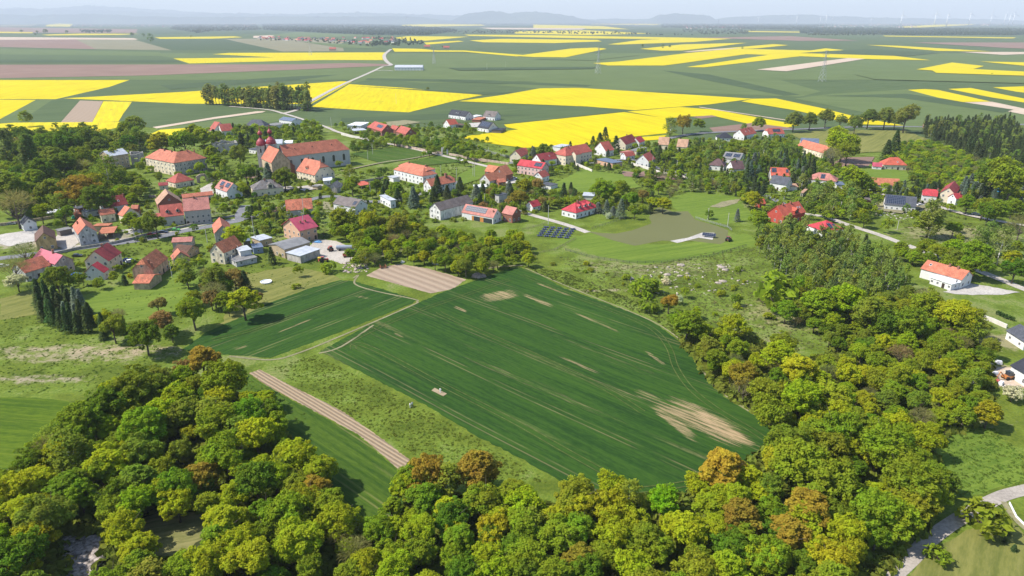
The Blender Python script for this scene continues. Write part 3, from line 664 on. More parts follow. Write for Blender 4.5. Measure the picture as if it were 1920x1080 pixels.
def dormer(root, I, x, f=.3, w=1.7, h=1.5, side=-1, wm=None):
    """small gabled dormer standing out of the slope"""
    y0 = side*I['ly']*(1-f); z0 = I['hw']+I['rh']*f; cx_ = x*I['lx']; dp = h/I['k']+.2; dp2 = (h+w/2*.8)/I['k']+.2; a = -side
    b = MB(); r = MB(); g = MB()
    ya, yb = sorted((y0, y0+a*dp)); b.prism([(cx_-w/2, z0-.1), (cx_+w/2, z0-.1), (cx_+w/2, z0+h*.8), (cx_, z0+h*.8+w/2*.75), (cx_-w/2, z0+h*.8)], y0, y0+a*dp)
    ob = child(b, "dormer", I['wm'] if wm is None else wm, root, I)
    o = .25; zt = z0+h*.8; p1 = [(cx_-w/2-o, zt-o*.75), (cx_, zt+w/2*.75+.02), (cx_, zt+w/2*.75+.16), (cx_-w/2-o, zt-o*.75+.14)]
    r.prism(p1, y0-a*o, y0+a*dp2); r.prism([(2*cx_-q, z_) for q, z_ in p1], y0-a*o, y0+a*dp2)
    q = r.build("dormer_roof", I['rm'], ob)
    yy = sorted((y0, y0-a*.03)); g.box((cx_-w*.3, yy[0], z0+.15), (cx_+w*.3, yy[1], zt+.1)); g.build("pane", GLASS, ob)
HOUSES = []      # footprints, for keeping trees off
LAND = []        # landmarks for naming what stands beside them: (x, y, phrase)
def thing(name, label, cat, cr, at, group=None, short=None):
    """an Empty at the thing's base; `at` is a ground pixel"""
    g = P(*px(cr, *at)); o = empty(name, (g[0], g[1], 0)); tag(o, label, cat, group)
    if short: LAND.append((g[0], g[1], short))
    return o, Matrix.Translation((g[0], g[1], 0))
HB = []
def hbox(I):
    c_, s_ = math.cos(I['ang']), math.sin(I['ang']); q = []
    for sx in (-1, 1):
        for sy in (-1, 1):
            for z in (0, I['hw']+I['rh']*.7):
                dx, dy = sx*I['lx'], sy*I['ly']; q.append(proj((I['c'][0]+dx*c_-dy*s_, I['c'][1]+dx*s_+dy*c_, z)))
    HB.append((min(a[0] for a in q), max(a[0] for a in q), min(a[1] for a in q), max(a[1] for a in q), math.hypot(I['c'][0], I['c'][1])))
def hides(x, y, R, H):
    d = math.hypot(x, y); u, v0, zc = proj((x, y, H)); v1 = proj((x, y, H*.15))[1]; r = R/zc*FPX
    for a, b_, c_, e, hd in HB:
        if d < hd:
            ox = min(u+r, b_)-max(u-r, a); oy = min(v1, e)-max(v0, c_)
            if ox > 0 and oy > 0 and ox*oy > .16*(b_-a)*(e-c_): return True
    return False
def house(label, cr, blocks, short=None, name='house', cat='house', group='houses of the village', ch=(), pvs=(), sky=(), dor=()):
    e1, e2 = px(cr, *blocks[0]['E1']), px(cr, *blocks[0]['E2']); hw = blocks[0]['hw']
    a, b_ = P(*e1, hw), P(*e2, hw); m = (a+b_)/2; o = empty(name, (m[0], m[1], 0)); tag(o, label, cat, group)
    RM = Matrix.Translation((m[0], m[1], 0)); Is = []
    for i, bk in enumerate(blocks):
        I = block(o, RM, cr=bk.pop('cr', cr), **bk); Is.append(I)
        if 'hidden' not in label: hbox(I)
        HOUSES.append((I['c'][0], I['c'][1], I['ang'], I['lx']+.6, I['ly']+.6))
        if I['err'] > 1.2 or I['w'] > 20 or I['w'] < 3.2: print("BLOCK?", label[:40], i, "w=%.1f L=%.1f err=%.1f" % (I['w'], I['L'], I['err']))
    for q in ch: chimney(o, Is[q[0]], *q[1:])
    for q in pvs: pv(o, Is[q[0]], *q[1:])
    for q in sky: skylight(o, Is[q[0]], *q[1:])
    for q in dor: dormer(o, Is[q[0]], *q[1:])
    if short: LAND.append((Is[0]['c'][0], Is[0]['c'][1], short))
    return o, Is, RM
def B(E1, E2, R, hw, **k): return dict(E1=E1, E2=E2, R=R, hw=hw, **k)
G = dict
# ---- south-west corner of the village
house("weathered timber fronted barn end with steep tiled roof, behind the pink and orange roofed pair", 'd1', [B((568,478),(556,395),(437,380),5,roof='brown',wall='ochre',wk='old',nf=0)], 'ochre gabled barn', 'barn', 'barn', ch=())
house("barn under a bright pink metal roof joined to the low orange tiled wing", 'd1', [B((335,662),(555,735),(400,565),5,roof='magenta',rk='metal',wall='stone',wk='old',pitch=38), B((250,822),(520,740),(410,645),4.2,roof='orange',rk='old',wall='grey',wk='old',pitch=38)], 'pink and orange roofed barn', 'barn', 'barn', ch=((0,.2,.9),))
house("cream two storey house with dark red roof and small lean-to annexe below its gable", 'd1', [B((1100,700),(1235,610),(1080,515),5.6,roof='maroon',wall='cream'), B((1052,818),(1108,778),(985,700),3.4,roof='crimson',wall='pale',pitch=40)], 'cream house with the maroon roof', ch=((0,.1,.95,1.2),))
house("old farmhouse with mossy brown roof and an orange tiled lean-to at its front gable", 'd1', [B((1548,788),(1705,665),(1590,565),5.2,roof='rust',rk='old',wall='peach',wk='old',pitch=44,typ='halfl'), B((1335,925),(1510,925),(1385,835),3.0,typ='gable',roof='orange',rk='old',wall='tan',wk='old',pitch=18,win=False)], 'mossy roofed farmhouse', ch=((0,-.7,.5,1.6),(0,-.8,.2,1.6)))
house("grey gabled house with orange and pink roof and open red roofed carport beside it", 'd1', [B((730,345),(785,432),(840,295),6,roof='orange',wall='grey',wk='old',pitch=44), B((990,430),(1155,415),(975,368),3,typ='open',roof='rust',wall='dark'), B((935,348),(1100,345),(930,322),3.3,typ='flat',roof='rust',wall='tan',win=False)], 'grey gabled house by the street', ch=((0,-.4,.5,1.2),))
house("small white gabled cottage, one roof slope slate grey and one red, at the left edge", 'd1', [B((190,302),(225,335),(262,245),3.6,roof='slate',wall='white')], 'small white cottage', 'cottage', 'cottage')
house("open carport with flat white roof beside the park trees", 'd1', [B((455,222),(705,190),(445,195),3,typ='open',roof='white',rk='metal',wall='dark')], 'white roofed carport', 'carport', 'carport')
house("grey flat roofed outbuilding behind the small white annexe", 'd1', [B((790,172),(940,142),(775,150),3.6,typ='flat',roof='slate',rk='metal',wall='brick',wk='brick')], None, 'shed', 'shed')
house("white outbuilding with blue grey flat roof next to the orange roofed farm wing", 'd1', [B((870,208),(1020,178),(850,185),3.2,typ='flat',roof='bluegrey',rk='metal',wall='white')], None, 'shed', 'shed')
house("long white house with dark red roof and two skylights at the park's edge", 'd1', [B((1050,162),(1300,122),(1000,60),4.8,roof='dark',wall='white')], 'dark red roofed long house', sky=((0,-.3,.45),(0,.35,.45)), ch=((0,.9,.8),))
house("cream farm wing with orange roof beside the gabled cream house", 'd1', [B((1015,238),(1170,215),(1005,178),4.5,roof='orange',wall='cream',wk='old'), B((1190,225),(1240,248),(1290,145),5,roof='orange',wall='cream'), B((1322,172),(1395,170),(1330,130),4,roof='orange',wall='brick',wk='brick')], 'cream gabled farmhouse')
house("terraced house with pinkish red roof, two dark dormers and an open porch", 'c4', [B((1420,975),(1622,952),(1385,870),5.2,roof='red',wall='grey',pitch=40), B((1312,962),(1400,972),(1320,930),3,typ='open',roof='red',wall='dark')], 'red terrace with two dormers', dor=((0,-.4,.3),(0,.5,.3)))
house("tall grey stone house with pale pink tiled roof at the end of the terrace", 'c4', [B((1615,922),(1850,900),(1595,812),8,roof='pink',wall='stone',wk='plaster',pitch=38,nf=5)], 'tall grey house with pink roof', ch=((0,-.1,.95,1.1),))
house("brown and orange gabled barn behind the red terrace", 'c4', [B((1362,820),(1385,865),(1475,755),5,roof='oldtan',wall='brick',wk='brick'), B((1605,805),(1878,775),(1620,768),4,roof='orange',wall='stone',wk='old',pitch=32)], 'barn behind the terrace', 'barn', 'barn')
# ---- palace, ruins, gatehouse
house("ruined stone palace wing with new sheet metal roof and roofless end", 'c4', [B((960,438),(1132,412),(925,388),10.5,roof='light',rk='metal',wall='tan',wk='old',pitch=24), B((1138,412),(1265,402),(1135,388),9,typ='ruin',wall='stone',wk='old')], 'metal roofed palace ruin', 'palace_ruin', 'ruin', None)
house("big abandoned manor with crumbling cream walls and broad hipped orange roof", 'c4', [B((1272,447),(1530,497),(1460,380),9.5,typ='hip',roof='orange',wall='cream',wk='old',pitch=36,nf=8), B((1530,497),(1820,450),(1640,385),9.5,typ='hip',roof='orange',wall='stone',wk='old',pitch=36,nf=8)], 'abandoned manor', 'manor', 'manor', None, ch=((0,-.2,.9,1.4),(0,.3,.9,1.4),(1,.2,.9,1.3),(1,.6,.8,1.2)))
house("gatehouse with rounded red roof beside the stone arch", 'c4', [B((1540,673),(1712,642),(1590,580),3.6,typ='hip',roof='red',wall='cream',wk='old',pitch=38), B((1395,697),(1480,690),(1400,668),2.8,roof='maroon',wall='cream',pitch=30)], 'gatehouse', 'gatehouse', 'gatehouse', None)
house("roofless stone ruin with empty window openings behind the willow", 'c5', [B((85,400),(310,385),(78,345),7.5,typ='ruin',wall='stone',wk='old',w=14)], 'roofless ruin', 'ruin', 'ruin', None) if False else \
house("roofless stone ruin with empty window openings behind the willow", 'c5', [B((85,328),(310,312),(78,298),9,typ='ruin',wall='stone',wk='old')], 'roofless ruin', 'ruin', 'ruin', None)
house("white house with joined red gables near the rapeseed, top left of the village", 'c5', [B((48,205),(95,212),(110,130),4.2,roof='red',wall='white'), B((165,217),(270,208),(130,155),4.2,roof='red',wall='white')], 'red gabled house by the rapeseed')
house("house with grey hipped roof half hidden by spruces", 'c5', [B((370,165),(545,168),(430,112),4,typ='hip',roof='slate',wall='pink')], 'grey hipped house')
house("farm shed with blue grey roof and dark open end at the road junction", 'c5', [B((668,113),(783,128),(750,93),5,roof='bluegrey',rk='metal',wall='white',pitch=20), ], 'blue grey farm shed', 'barn', 'barn')
house("white flat roofed bungalow with walled yard", 'c5', [B((1268,165),(1395,168),(1310,135),4,typ='flat',roof='white',rk='metal',wall='white'), B((1330,215),(1450,205),(1350,195),3,typ='open',roof='light',rk='metal',wall='white')], 'white flat roofed bungalow')
house("brick house with pink red hipped roof and solar panels", 'c5', [B((1445,177),(1575,218),(1560,140),4.6,typ='hipl',roof='red',wall='brick',wk='brick')], 'red roofed house with solar panels', pvs=((0,.05,.7,.35,.75),))
house("brick house with two small red gables next to the solar roofed one", 'c5', [B((1700,218),(1785,245),(1790,178),4,roof='red',wall='brick',wk='brick'), B((1645,190),(1700,205),(1690,165),4,roof='red',wall='brick',wk='brick')], None)
house("low white building with grey roof behind the church", 'c5', [B((400,372),(480,385),(410,345),3.5,typ='flat',roof='slate',wall='white'), B((545,330),(700,325),(560,290),4,roof='light',rk='metal',wall='white',pitch=22)], None, 'outbuilding', 'outbuilding')
# ---- church
ch_o, ch_I, ch_M = house("large church with long orange roof and grey side wall, largest building of the village", 'c5',
    [B((720,442),(1297,375),(915,312),12,typ='hipr',roof='orange',wall='grey',pitch=47,nf=0,win=False), B((512,455),(603,498),(600,347),11,roof='orange',wall='tan',wk='old',pitch=52,win=False),
     B((606,497),(633,512),(672,420),8,roof='orange',wall='tan',wk='old',pitch=45,win=False), B((690,520),(745,535),(715,478),6,roof='orange',wall='brick',wk='brick',win=False)], 'church', 'church', 'church', None)
I = ch_I[0]
for i in range(6):        # tall arched nave windows
    m = MB(); x_ = -I['lx']+I['L']*(i+.55)/6.2; y_ = -I['iy']; w2 = 1.0
    arc = [(x_-w2, 4.2), (x_+w2, 4.2)] + [(x_+w2*math.cos(t*math.pi/6), 8.2+w2*math.sin(t*math.pi/6)) for t in range(7)]
    m.prism(arc, y_-.05, y_+.05, 0); m.prism([(x_+(a_-x_)*1.25, 6.2+(b_-6.2)*1.12) for a_, b_ in arc], y_-.03, y_+.03, 1)
    child(m, "arched_window", [GLASS, WALLM := wall_mat("window_surround", (.55, .5, .43))], ch_o, I)
for x_ in (-.62, -.1, .5):
    b = MB(); b.prism([(x_*I['lx']-.5, I['hw']+I['rh']*.55), (x_*I['lx']+.5, I['hw']+I['rh']*.55), (x_*I['lx'], I['hw']+I['rh']*.55+.8)], -I['ly']*.47, -I['ly']*.3); child(b, "roof_vent", DARKW, ch_o, I)
DOME = tile_mat("dome_copper_red", (.30, .035, .045), 'metal')
for (u, v, s_, z0) in ((518, 345, 1.0, 19), (603, 332, .95, 20)):
    g = P(*px('c5', u, v), z0); lx_, ly_ = g[0]-ch_M.translation.x, g[1]-ch_M.translation.y; hw_ = 2.9
    t = MB(); t.box((lx_-hw_, ly_-hw_, -.3), (lx_+hw_, ly_+hw_, z0)); t.box((lx_-hw_-.3, ly_-hw_-.3, z0), (lx_+hw_+.3, ly_+hw_+.3, z0+.5)); tw = t.build("tower", wall_mat("tower_stone", WALL['stone'], 'old'), ch_o)
    m = MB(); m.lathe([(3.4,0),(3.6,.7),(3.5,1.8),(2.9,3.2),(2.0,4.2),(1.3,4.8),(1.15,5.4)], (lx_, ly_, z0+.5), 14, 0); m.lathe([(1.0,5.4),(1.0,7.2),(1.25,7.3),(1.25,7.5)], (lx_, ly_, z0+.5), 10, 1)
    m.lathe([(1.25,7.5),(1.7,8.1),(1.75,8.8),(1.3,9.7),(.6,10.4),(.25,11.2),(.12,13.6)], (lx_, ly_, z0+.5), 12, 0); m.box((lx_-.5, ly_-.05, z0+13.4), (lx_+.5, ly_+.05, z0+13.6), 0)
    m.build("onion_dome", [DOME, DARKW], tw)
    w_ = MB()
    for dx, dy in ((0, -hw_-.03), (-hw_-.03, 0)):
        w_.box((lx_+dx-(.55 if dx == 0 else .03), ly_+dy-(.55 if dy == 0 else .03), z0-4.5), (lx_+dx+(.55 if dx == 0 else .03), ly_+dy+(.55 if dy == 0 else .03), z0-1.6))
    w_.build("belfry_window", DARKW, tw)
house("presbytery with half hipped orange roof and single front dormer beside the church", 'c5', [B((820,565),(985,605),(955,462),5.5,typ='halfr',roof='orange',wall='cream',pitch=44)], 'presbytery', dor=((0,-.1,.25,2,1.8),), ch=((0,-.6,.98,1.2),(0,.7,.98,1.2)))
house("white house with pink roof, corner gable and two solar panels below the gatehouse", 'c5', [B((103,712),(210,750),(215,654),5,roof='pink',wall='white')], 'pink roofed white house', pvs=((0,-.6,-.1,.4,.85),(0,.25,.8,.4,.85)), dor=((0,0,.05,1.6,2),))
house("cream villa with patchy old slate roof and pointed front gable", 'c5', [B((440,735),(715,708),(580,640),4.4,typ='hip',roof='oldslate',rk='old',wall='cream',pitch=34)], 'old slate roofed villa', dor=((0,.15,.05,3.4,2.4),), ch=((0,-.1,.9,1.2),(0,.5,.7,1.2)))
house("grey house with patchy orange tiled roof in front of the dark spruce", 'c5', [B((735,917),(972,898),(840,812),5,roof='orange',rk='old',wall='grey',pitch=40)], 'patchy orange roofed house')
house("white house with grey brown roof and one large skylight panel", 'c5', [B((1143,850),(1340,890),(1270,795),4.4,roof='greybrown',wall='white',pitch=34)], 'grey brown roofed white house', pvs=((0,.6,.85,.3,.7),))
house("three storey house with magenta roof, brick gable balcony and two roof cowls", 'd2', [B((1285,392),(1478,345),(1245,253),6.6,roof='magenta',rk='metal',wall='peach',pitch=30,over=.7)], 'magenta roofed house', ch=((0,-.3,.55,.8),(0,.2,.55,.8)))
# ---- farm yard
house("small barn with light grey metal roof behind the farmhouse", 'd2', [B((890,490),(1022,458),(870,437),3.4,typ='flat',roof='light',rk='metal',wall='tan')], 'light roofed small barn', 'barn', 'barn')
house("large farm barn with corrugated grey roof and lower open fronted shed", 'd2', [B((1135,577),(1400,500),(1170,488),4.6,roof='grey',rk='metal',wall='tan',pitch=12,nf=3), B((1295,645),(1500,573),(1290,560),3.6,typ='flat',roof='light',rk='metal',wall='stone',wk='old',win=False)], 'large farm barn', 'barn', 'barn')
house("cream farmhouse with half orange half brown tiled roof beside the garden wall", 'd2', [B((530,612),(722,525),(552,466),5.6,roof='rust',rk='old',wall='cream',wk='old',pitch=46)], 'cream farmhouse')
house("unfinished concrete annexe with flat pale roof and wide terrace", 'd2', [B((690,600),(815,577),(605,563),5,typ='flat',roof='light',rk='metal',wall='pale'), B((650,705),(870,655),(545,660),2.4,typ='flat',roof='grey',wall='grey',wk='old')], 'unfinished annexe', 'annexe', 'annexe')
house("blue walled garage with flat blue grey roof behind the annexe", 'd2', [B((820,568),(930,553),(760,530),2.8,typ='flat',roof='bluegrey',rk='metal',wall='blue')], None, 'garage', 'garage')
house("narrow gabled house with vivid orange roof facing the street", 'd2', [B((412,330),(432,418),(500,290),5,roof='orange',wall='stone',wk='old')], 'narrow orange gabled house')
house("low house with long pink roof along the street beside the grey annexe", 'd2', [B((5,505),(210,495),(0,455),3.4,roof='pink',wall='stone',wk='old',pitch=24), B((10,595),(165,608),(60,520),3,roof='brown',rk='old',wall='tan',wk='old',pitch=26)], 'low pink roofed house')
house("tiny gabled outhouse with orange roof left of the bushes", 'd1', [B((1722,650),(1750,690),(1815,590),3.2,roof='orange',wall='tan',wk='old')], None, 'outhouse', 'outhouse')
# ---- village centre
house("white villa with two stepped orange mansard roof", 'c6', [B((80,552),(340,613),(240,545),6.4,typ='hip',roof='orange',wall='white',pitch=34,nf=8,w=13), B((122,517),(372,565),(290,500),8.9,typ='hip',roof='orange',wall='white',pitch=26,win=False,w=9)], 'mansard villa', ch=((1,-.5,.9,1.2),(1,.7,.8,1.2)))
house("old house with orange roof and broad brick chimney, half hidden by spruces", 'c6', [B((410,702),(637,662),(445,625),5.6,typ='halfr',roof='orange',wall='pale',wk='old')], 'big chimney house', ch=((0,.45,.9,2,1.3),(0,.95,.2,1.5)))
house("cluster of joined brick buildings with rusty red gabled roofs", 'c6', [B((883,568),(1020,590),(970,517),5.4,roof='rust',wall='brick',wk='brick'), B((1075,605),(1140,587),(1050,515),5,roof='rust',wall='brick',wk='brick'), B((930,657),(1018,632),(895,592),4,roof='rust',wall='pale'), B((1010,668),(1078,660),(1030,632),3,roof='orange',wall='brick',wk='brick',pitch=30)], 'red brick cluster')
house("long derelict barn with grey roof and peeling pale gable", 'c6', [B((495,918),(788,840),(585,812),5.6,roof='greybrown',rk='old',wall='pale',wk='old',pitch=38,nf=0)], 'derelict grey barn', 'barn', 'barn')
mo, mI, mM = house("modern white house with solar roof and timber shutters joined to a brick wing", 'c6', [B((680,930),(960,980),(860,879),3.6,roof='pink',wall='white',pitch=42,nf=0,over=.2), B((1035,935),(1130,957),(1090,872),4.6,roof='pink',wall='brick',wk='brick',pitch=42)], 'modern solar roofed house', pvs=((0,-.85,.45,.28,.85),), ch=((0,.85,.6,1,.5),))
I = mI[0]
TIMB = plain("orange_timber", (.50, .20, .05), .7)
for x0, x1, mt, nm in ((-.35,-.22,TIMB,"shutter"), (-.22,.18,GLASS,"glass_wall"), (.18,.40,TIMB,"shutter"), (.40,.95,GLASS,"glass_wall")):
    b = MB(); b.box((x0*I['ix'], -I['iy']-.06, .1), (x1*I['ix'], -I['iy']-.01, 2.7)); child(b, nm, mt, mo, I)
house("tiny white cottage with crimson roof beside the concrete lane", 'c6', [B((1310,885),(1385,866),(1275,835),2.8,roof='crimson',wall='white')], 'tiny crimson roofed cottage', 'cottage', 'cottage')
house("white bungalow with crimson hipped roof and three dark dormers", 'd4', [B((362,178),(555,122),(400,75),3.6,typ='hip',roof='crimson',wall='white',pitch=36,nf=6)], 'crimson hipped bungalow', dor=((0,-.45,.35,2,1.4),(0,0,.35,2,1.4),(0,.4,.35,2,1.4)), ch=((0,-.3,.95,1),))
house("pink house with long pinkish roof, big solar panel and small front porch", 'c6', [B((1168,515),(1390,547),(1320,477),6,roof='crimson',wall='pink',pitch=38,nf=7), B((1395,625),(1460,603),(1390,562),3.6,roof='red',wall='white')], 'long pink house', pvs=((0,.3,.85,.25,.8),))
house("white gabled house with plain dark red roof behind the long pink house", 'c6', [B((1380,480),(1527,455),(1400,408),5,roof='maroon',wall='white')], 'dark red roofed white house', sky=((0,.3,.5),))
house("small cream gabled house with red cross roof beside the field wall", 'c6', [B((1205,440),(1270,412),(1185,372),4.8,roof='red',wall='cream'), B((1215,400),(1270,392),(1230,362),5,roof='red',wall='cream')], 'small cream gabled house')
house("large cream school like house with orange roof, blue tinted side wall and centre gable", 'c6', [B((1600,435),(1835,392),(1655,345),7.5,typ='hipl',roof='red',wall='cream',pitch=36,nf=9), B((1690,425),(1740,415),(1705,385),8,roof='red',wall='cream',win=False)], 'large cream house', ch=((0,-.4,.9,1.3),))
house("grey flat roofed block of two storeys among the spruces", 'c6', [B((1012,785),(1088,768),(982,772),4.8,typ='flat',roof='slate',wall='grey')], 'grey flat roofed block')
house("white modern bungalow of angular flat roofed volumes", 'c5', [B((1580,830),(1655,835),(1550,800),2.6,typ='flat',roof='white',wall='white',win=False), B((1650,830),(1705,822),(1610,775),4.6,typ='flat',roof='light',wall='white')], 'angular white bungalow')
house("low ruined shed with broken grey roof below the presbytery garden", 'c5', [B((1185,722),(1235,690),(1160,665),3.2,roof='grey',rk='old',wall='stone',wk='old',win=False)], None, 'shed', 'shed')
house("open shed with red roof beside the stone wall", 'c5', [B((1395,698),(1495,682),(1395,660),2.8,typ='open',roof='bright',wall='dark')], 'open red shed', 'shed', 'shed')
house("white annexe with flat white roof attached to the presbytery garden", 'c5', [B((1060,655),(1145,650),(1020,625),2.8,typ='flat',roof='white',wall='white')], None, 'annexe', 'annexe')
# ---- north edge houses
house("twin white house with black roofs at the edge of the wheat", 'c6', [B((565,68),(660,80),(625,27),4.2,roof='black',wall='white'), B((662,80),(715,90),(700,35),4.2,roof='black',wall='white')], 'black roofed twin house', sky=((0,.2,.45),(0,.5,.45)))
house("white house with grey brown roof standing alone by the rapeseed", 'c6', [B((868,82),(975,92),(940,37),4.2,roof='greybrown',wall='white')], 'lone grey brown roofed house', dor=((0,0,.1,1.8,1.6),))
house("white bungalow with bright red roof and brown pergola", 'c6', [B((578,162),(655,152),(570,112),3.4,roof='bright',wall='white'), B((655,165),(715,160),(650,140),2.6,typ='open',roof='brown',wall='dark')], 'bright red bungalow')
house("white house with black solar covered roof nearest the rapeseed", 'c6', [B((820,180),(918,197),(905,128),3.6,roof='black',wall='white')], 'black solar roofed house', pvs=((0,-.8,.8,.25,.85),))
house("long white warehouse with grey ridged roof alone in the fields", 't2', [B((298,379),(457,379),(375,365),7,roof='light',rk='metal',wall='white',pitch=20,nf=9)], 'white warehouse', 'warehouse', 'warehouse', None)
house("white house with dark red gabled roof left of the yellow field's corner", 'c7', [B((168,392),(245,380),(145,308),4.6,roof='red',wall='white')], 'red gabled white house')
house("cream house with long rust red roof and chimney below the rapeseed", 'c7', [B((345,335),(450,300),(370,248),4.6,roof='dark',wall='cream'), B((465,318),(515,300),(450,265),3.6,roof='crimson',wall='white')], 'rust red roofed house', ch=((0,.1,.95,1.4),))
house("low row of white garages with small red roofs", 'c7', [B((345,440),(430,428),(340,398),3,roof='red',wall='white')], 'small red roofed garage', 'garage', 'garage')
house("low building with flat blue grey roof and pink walls beside the white house", 'c7', [B((75,465),(228,500),(160,450),3.4,typ='flat',roof='bluegrey',rk='metal',wall='peach')], 'flat blue grey roofed building')
house("narrow white house with red roof and tall chimney by the lane", 'c7', [B((548,485),(610,458),(520,410),4.4,roof='red',wall='white')], 'narrow white red roofed house', ch=((0,.9,.9,1.2),))
house("small barn with old orange roof, left of two near the yellow field", 'c7', [B((625,333),(720,338),(690,267),4,roof='oldtan',wall='cream',wk='old')], 'left orange barn', 'barn', 'barn')
house("barn with old orange roof and stone gable, right of two near the yellow field", 'c7', [B((790,352),(885,358),(850,285),4,roof='oldtan',wall='cream',wk='old')], 'right orange barn', 'barn', 'barn')
house("low black roofed bungalow behind the orchard trees", 'c7', [B((1150,275),(1295,278),(1180,225),3,typ='hip',roof='black',wall='white',pitch=34)], 'black roofed bungalow')
house("white gabled house with red roof and row of roof windows near the avenue", 'c7', [B((1388,256),(1497,232),(1400,188),4.4,roof='red',wall='white')], 'white gabled house near the avenue', sky=((0,-.3,.5),(0,.2,.5)), ch=((0,-.2,.95,1),(0,.3,.95,1)))
house("red roofed bungalow with dark solar panels on its front slope near the avenue", 'c7', [B((1600,243),(1745,238),(1695,185),3.4,typ='half',roof='red',wall='white')], 'solar bungalow near the avenue', pvs=((0,-.3,.6,.35,.8),))
house("large villa with purple brown roofs among dark spruces", 'c7', [B((1070,512),(1212,525),(1175,458),3.6,typ='hip',roof='purple',wall='white'), B((1290,552),(1395,548),(1310,476),3.6,roof='purple',wall='white')], 'purple roofed villa', ch=((0,.6,.9,1),(1,-.2,.9,1)))
house("long low building with pale roof covered in solar panels behind the purple villa", 'c7', [B((1190,452),(1350,468),(1280,400),3.4,roof='grey',wall='white',pitch=24)], 'pale solar roofed building', pvs=((0,-.8,-.1,.3,.8),(0,.1,.8,.3,.8)))
house("orange roofed house with two groups of solar panels behind the white lime washed cottage", 'c7', [B((1620,605),(1795,612),(1700,535),4,typ='halfr',roof='bright',wall='white')], 'orange solar roofed house', pvs=((0,-.9,-.4,.4,.9),(0,.55,.8,.4,.8)))
house("white cottage with slate grey roof and two arched openings", 'c7', [B((1608,667),(1762,692),(1700,608),4.6,roof='slate',wall='white')], 'white slate roofed cottage', 'cottage', 'cottage', ch=((0,.1,.95,1),))
house("brown red house with red roof and white framed round windows", 'd5', [B((320,238),(468,205),(340,148),4.6,roof='bright',wall='red',pitch=42)], 'brown red house', dor=((0,.15,.05,3.4,2.2),), sky=((0,.55,.5),(0,.75,.5)), ch=((0,-.5,.95,1),(0,.2,.95,1)))
house("bungalow with crimson pyramid roof covered in solar panels", 'd5', [B((590,335),(725,318),(615,258),3.2,typ='hip',roof='crimson',wall='white',pitch=30)], 'crimson pyramid roof', pvs=((0,-.3,.05,.2,.7),(0,.15,.4,.2,.6)))
house("long white bungalow with dark solar panels covering most of its slate roof", 'd5', [B((990,152),(1203,172),(1110,95),3.4,roof='slate',wall='white',pitch=32,nf=6)], 'long solar bungalow', pvs=((0,-.92,.3,.12,.93),))
house("villa with three dark red roofs, the middle one a tall front gable", 'z5', [B((618,487),(785,503),(700,422),4,typ='halfl',roof='crimson',wall='white'), B((975,480),(1030,408),(912,400),6,roof='maroon',wall='cream'), B((985,530),(1070,520),(1040,460),4,roof='crimson',wall='white')], 'dark red villa', ch=((0,.9,.9,1.2),(2,.6,.8,1.2)))
house("house with bright red hipped roof beside the ploughed garden", 'z5', [B((215,165),(465,170),(370,85),3.8,typ='hip',roof='bright',wall='cream')], 'bright red hipped house', sky=((0,.2,.4),))
house("small white hut with magenta roof next to the pale lane", 'z5', [B((88,180),(195,187),(150,140),2.6,roof='magenta',rk='metal',wall='white')], 'magenta hut', 'hut', 'hut')
house("orange roofed farmhouse with slate grey barn roof behind it", 'z4', [B((845,285),(1055,295),(950,234),7,roof='bluegrey',wall='cream',pitch=30,win=False), B((805,318),(1105,402),(1060,298),4.4,roof='orange',wall='cream',wk='old')], 'farmhouse with the slate barn', name='farmhouse')
house("house with pink hipped roof and dark blue solar panels behind the birches", 'z4', [B((925,690),(1255,722),(1120,625),4,typ='hip',roof='pink',wall='white',pitch=34)], 'pink hipped solar house', pvs=((0,-.15,.15,.2,.8),))
house("red roofed house mostly hidden by tall spruces", 'z5', [B((75,375),(385,390),(210,305),4,roof='rust',wall='white')], 'spruce hidden house')
house("large white house with orange red roof and long garage front beside the gravel drive", 'd5', [B((1228,580),(1507,658),(1405,556),4.2,roof='orange',wall='white',pitch=32,nf=0), B((1290,640),(1440,690),(1325,615),2.8,typ='flat',roof='white',wall='white',nf=4)], 'white house with the gravel drive', ch=((0,.1,.9,1),(0,.5,.9,1)), sky=((0,-.7,.6),))
house("house with plain slate grey roof at the right edge", 'e4', [B((408,382),(545,470),(520,340),3.2,roof='slate',wall='white',pitch=30)], 'slate house at the right edge')
house("new white house with black roof beside the digger", 'e4', [B((438,635),(585,722),(585,575),4,roof='black',wall='white',pitch=30)], 'black roofed new house')
house("little wooden hut with orange roof under the yellow green tree", 'z4', [B((385,975),(460,970),(400,910),2.6,roof='bright',wall='red')], 'little orange hut', 'hut', 'hut')
house("red gable roof tip standing just behind the olive levelled plot", 'c7', [B((795,957),(762,962),(778,930),.6,roof='rust',wall='red',win=False,w=3)], None, 'hut', 'hut') if False else None
house("red brick garden wall house with flat roof near the conifer plantation", 'c8', [B((1000,560),(1080,560),(1010,540),3,typ='flat',roof='grey',wall='grey')], None, 'shed', 'shed') if False else None

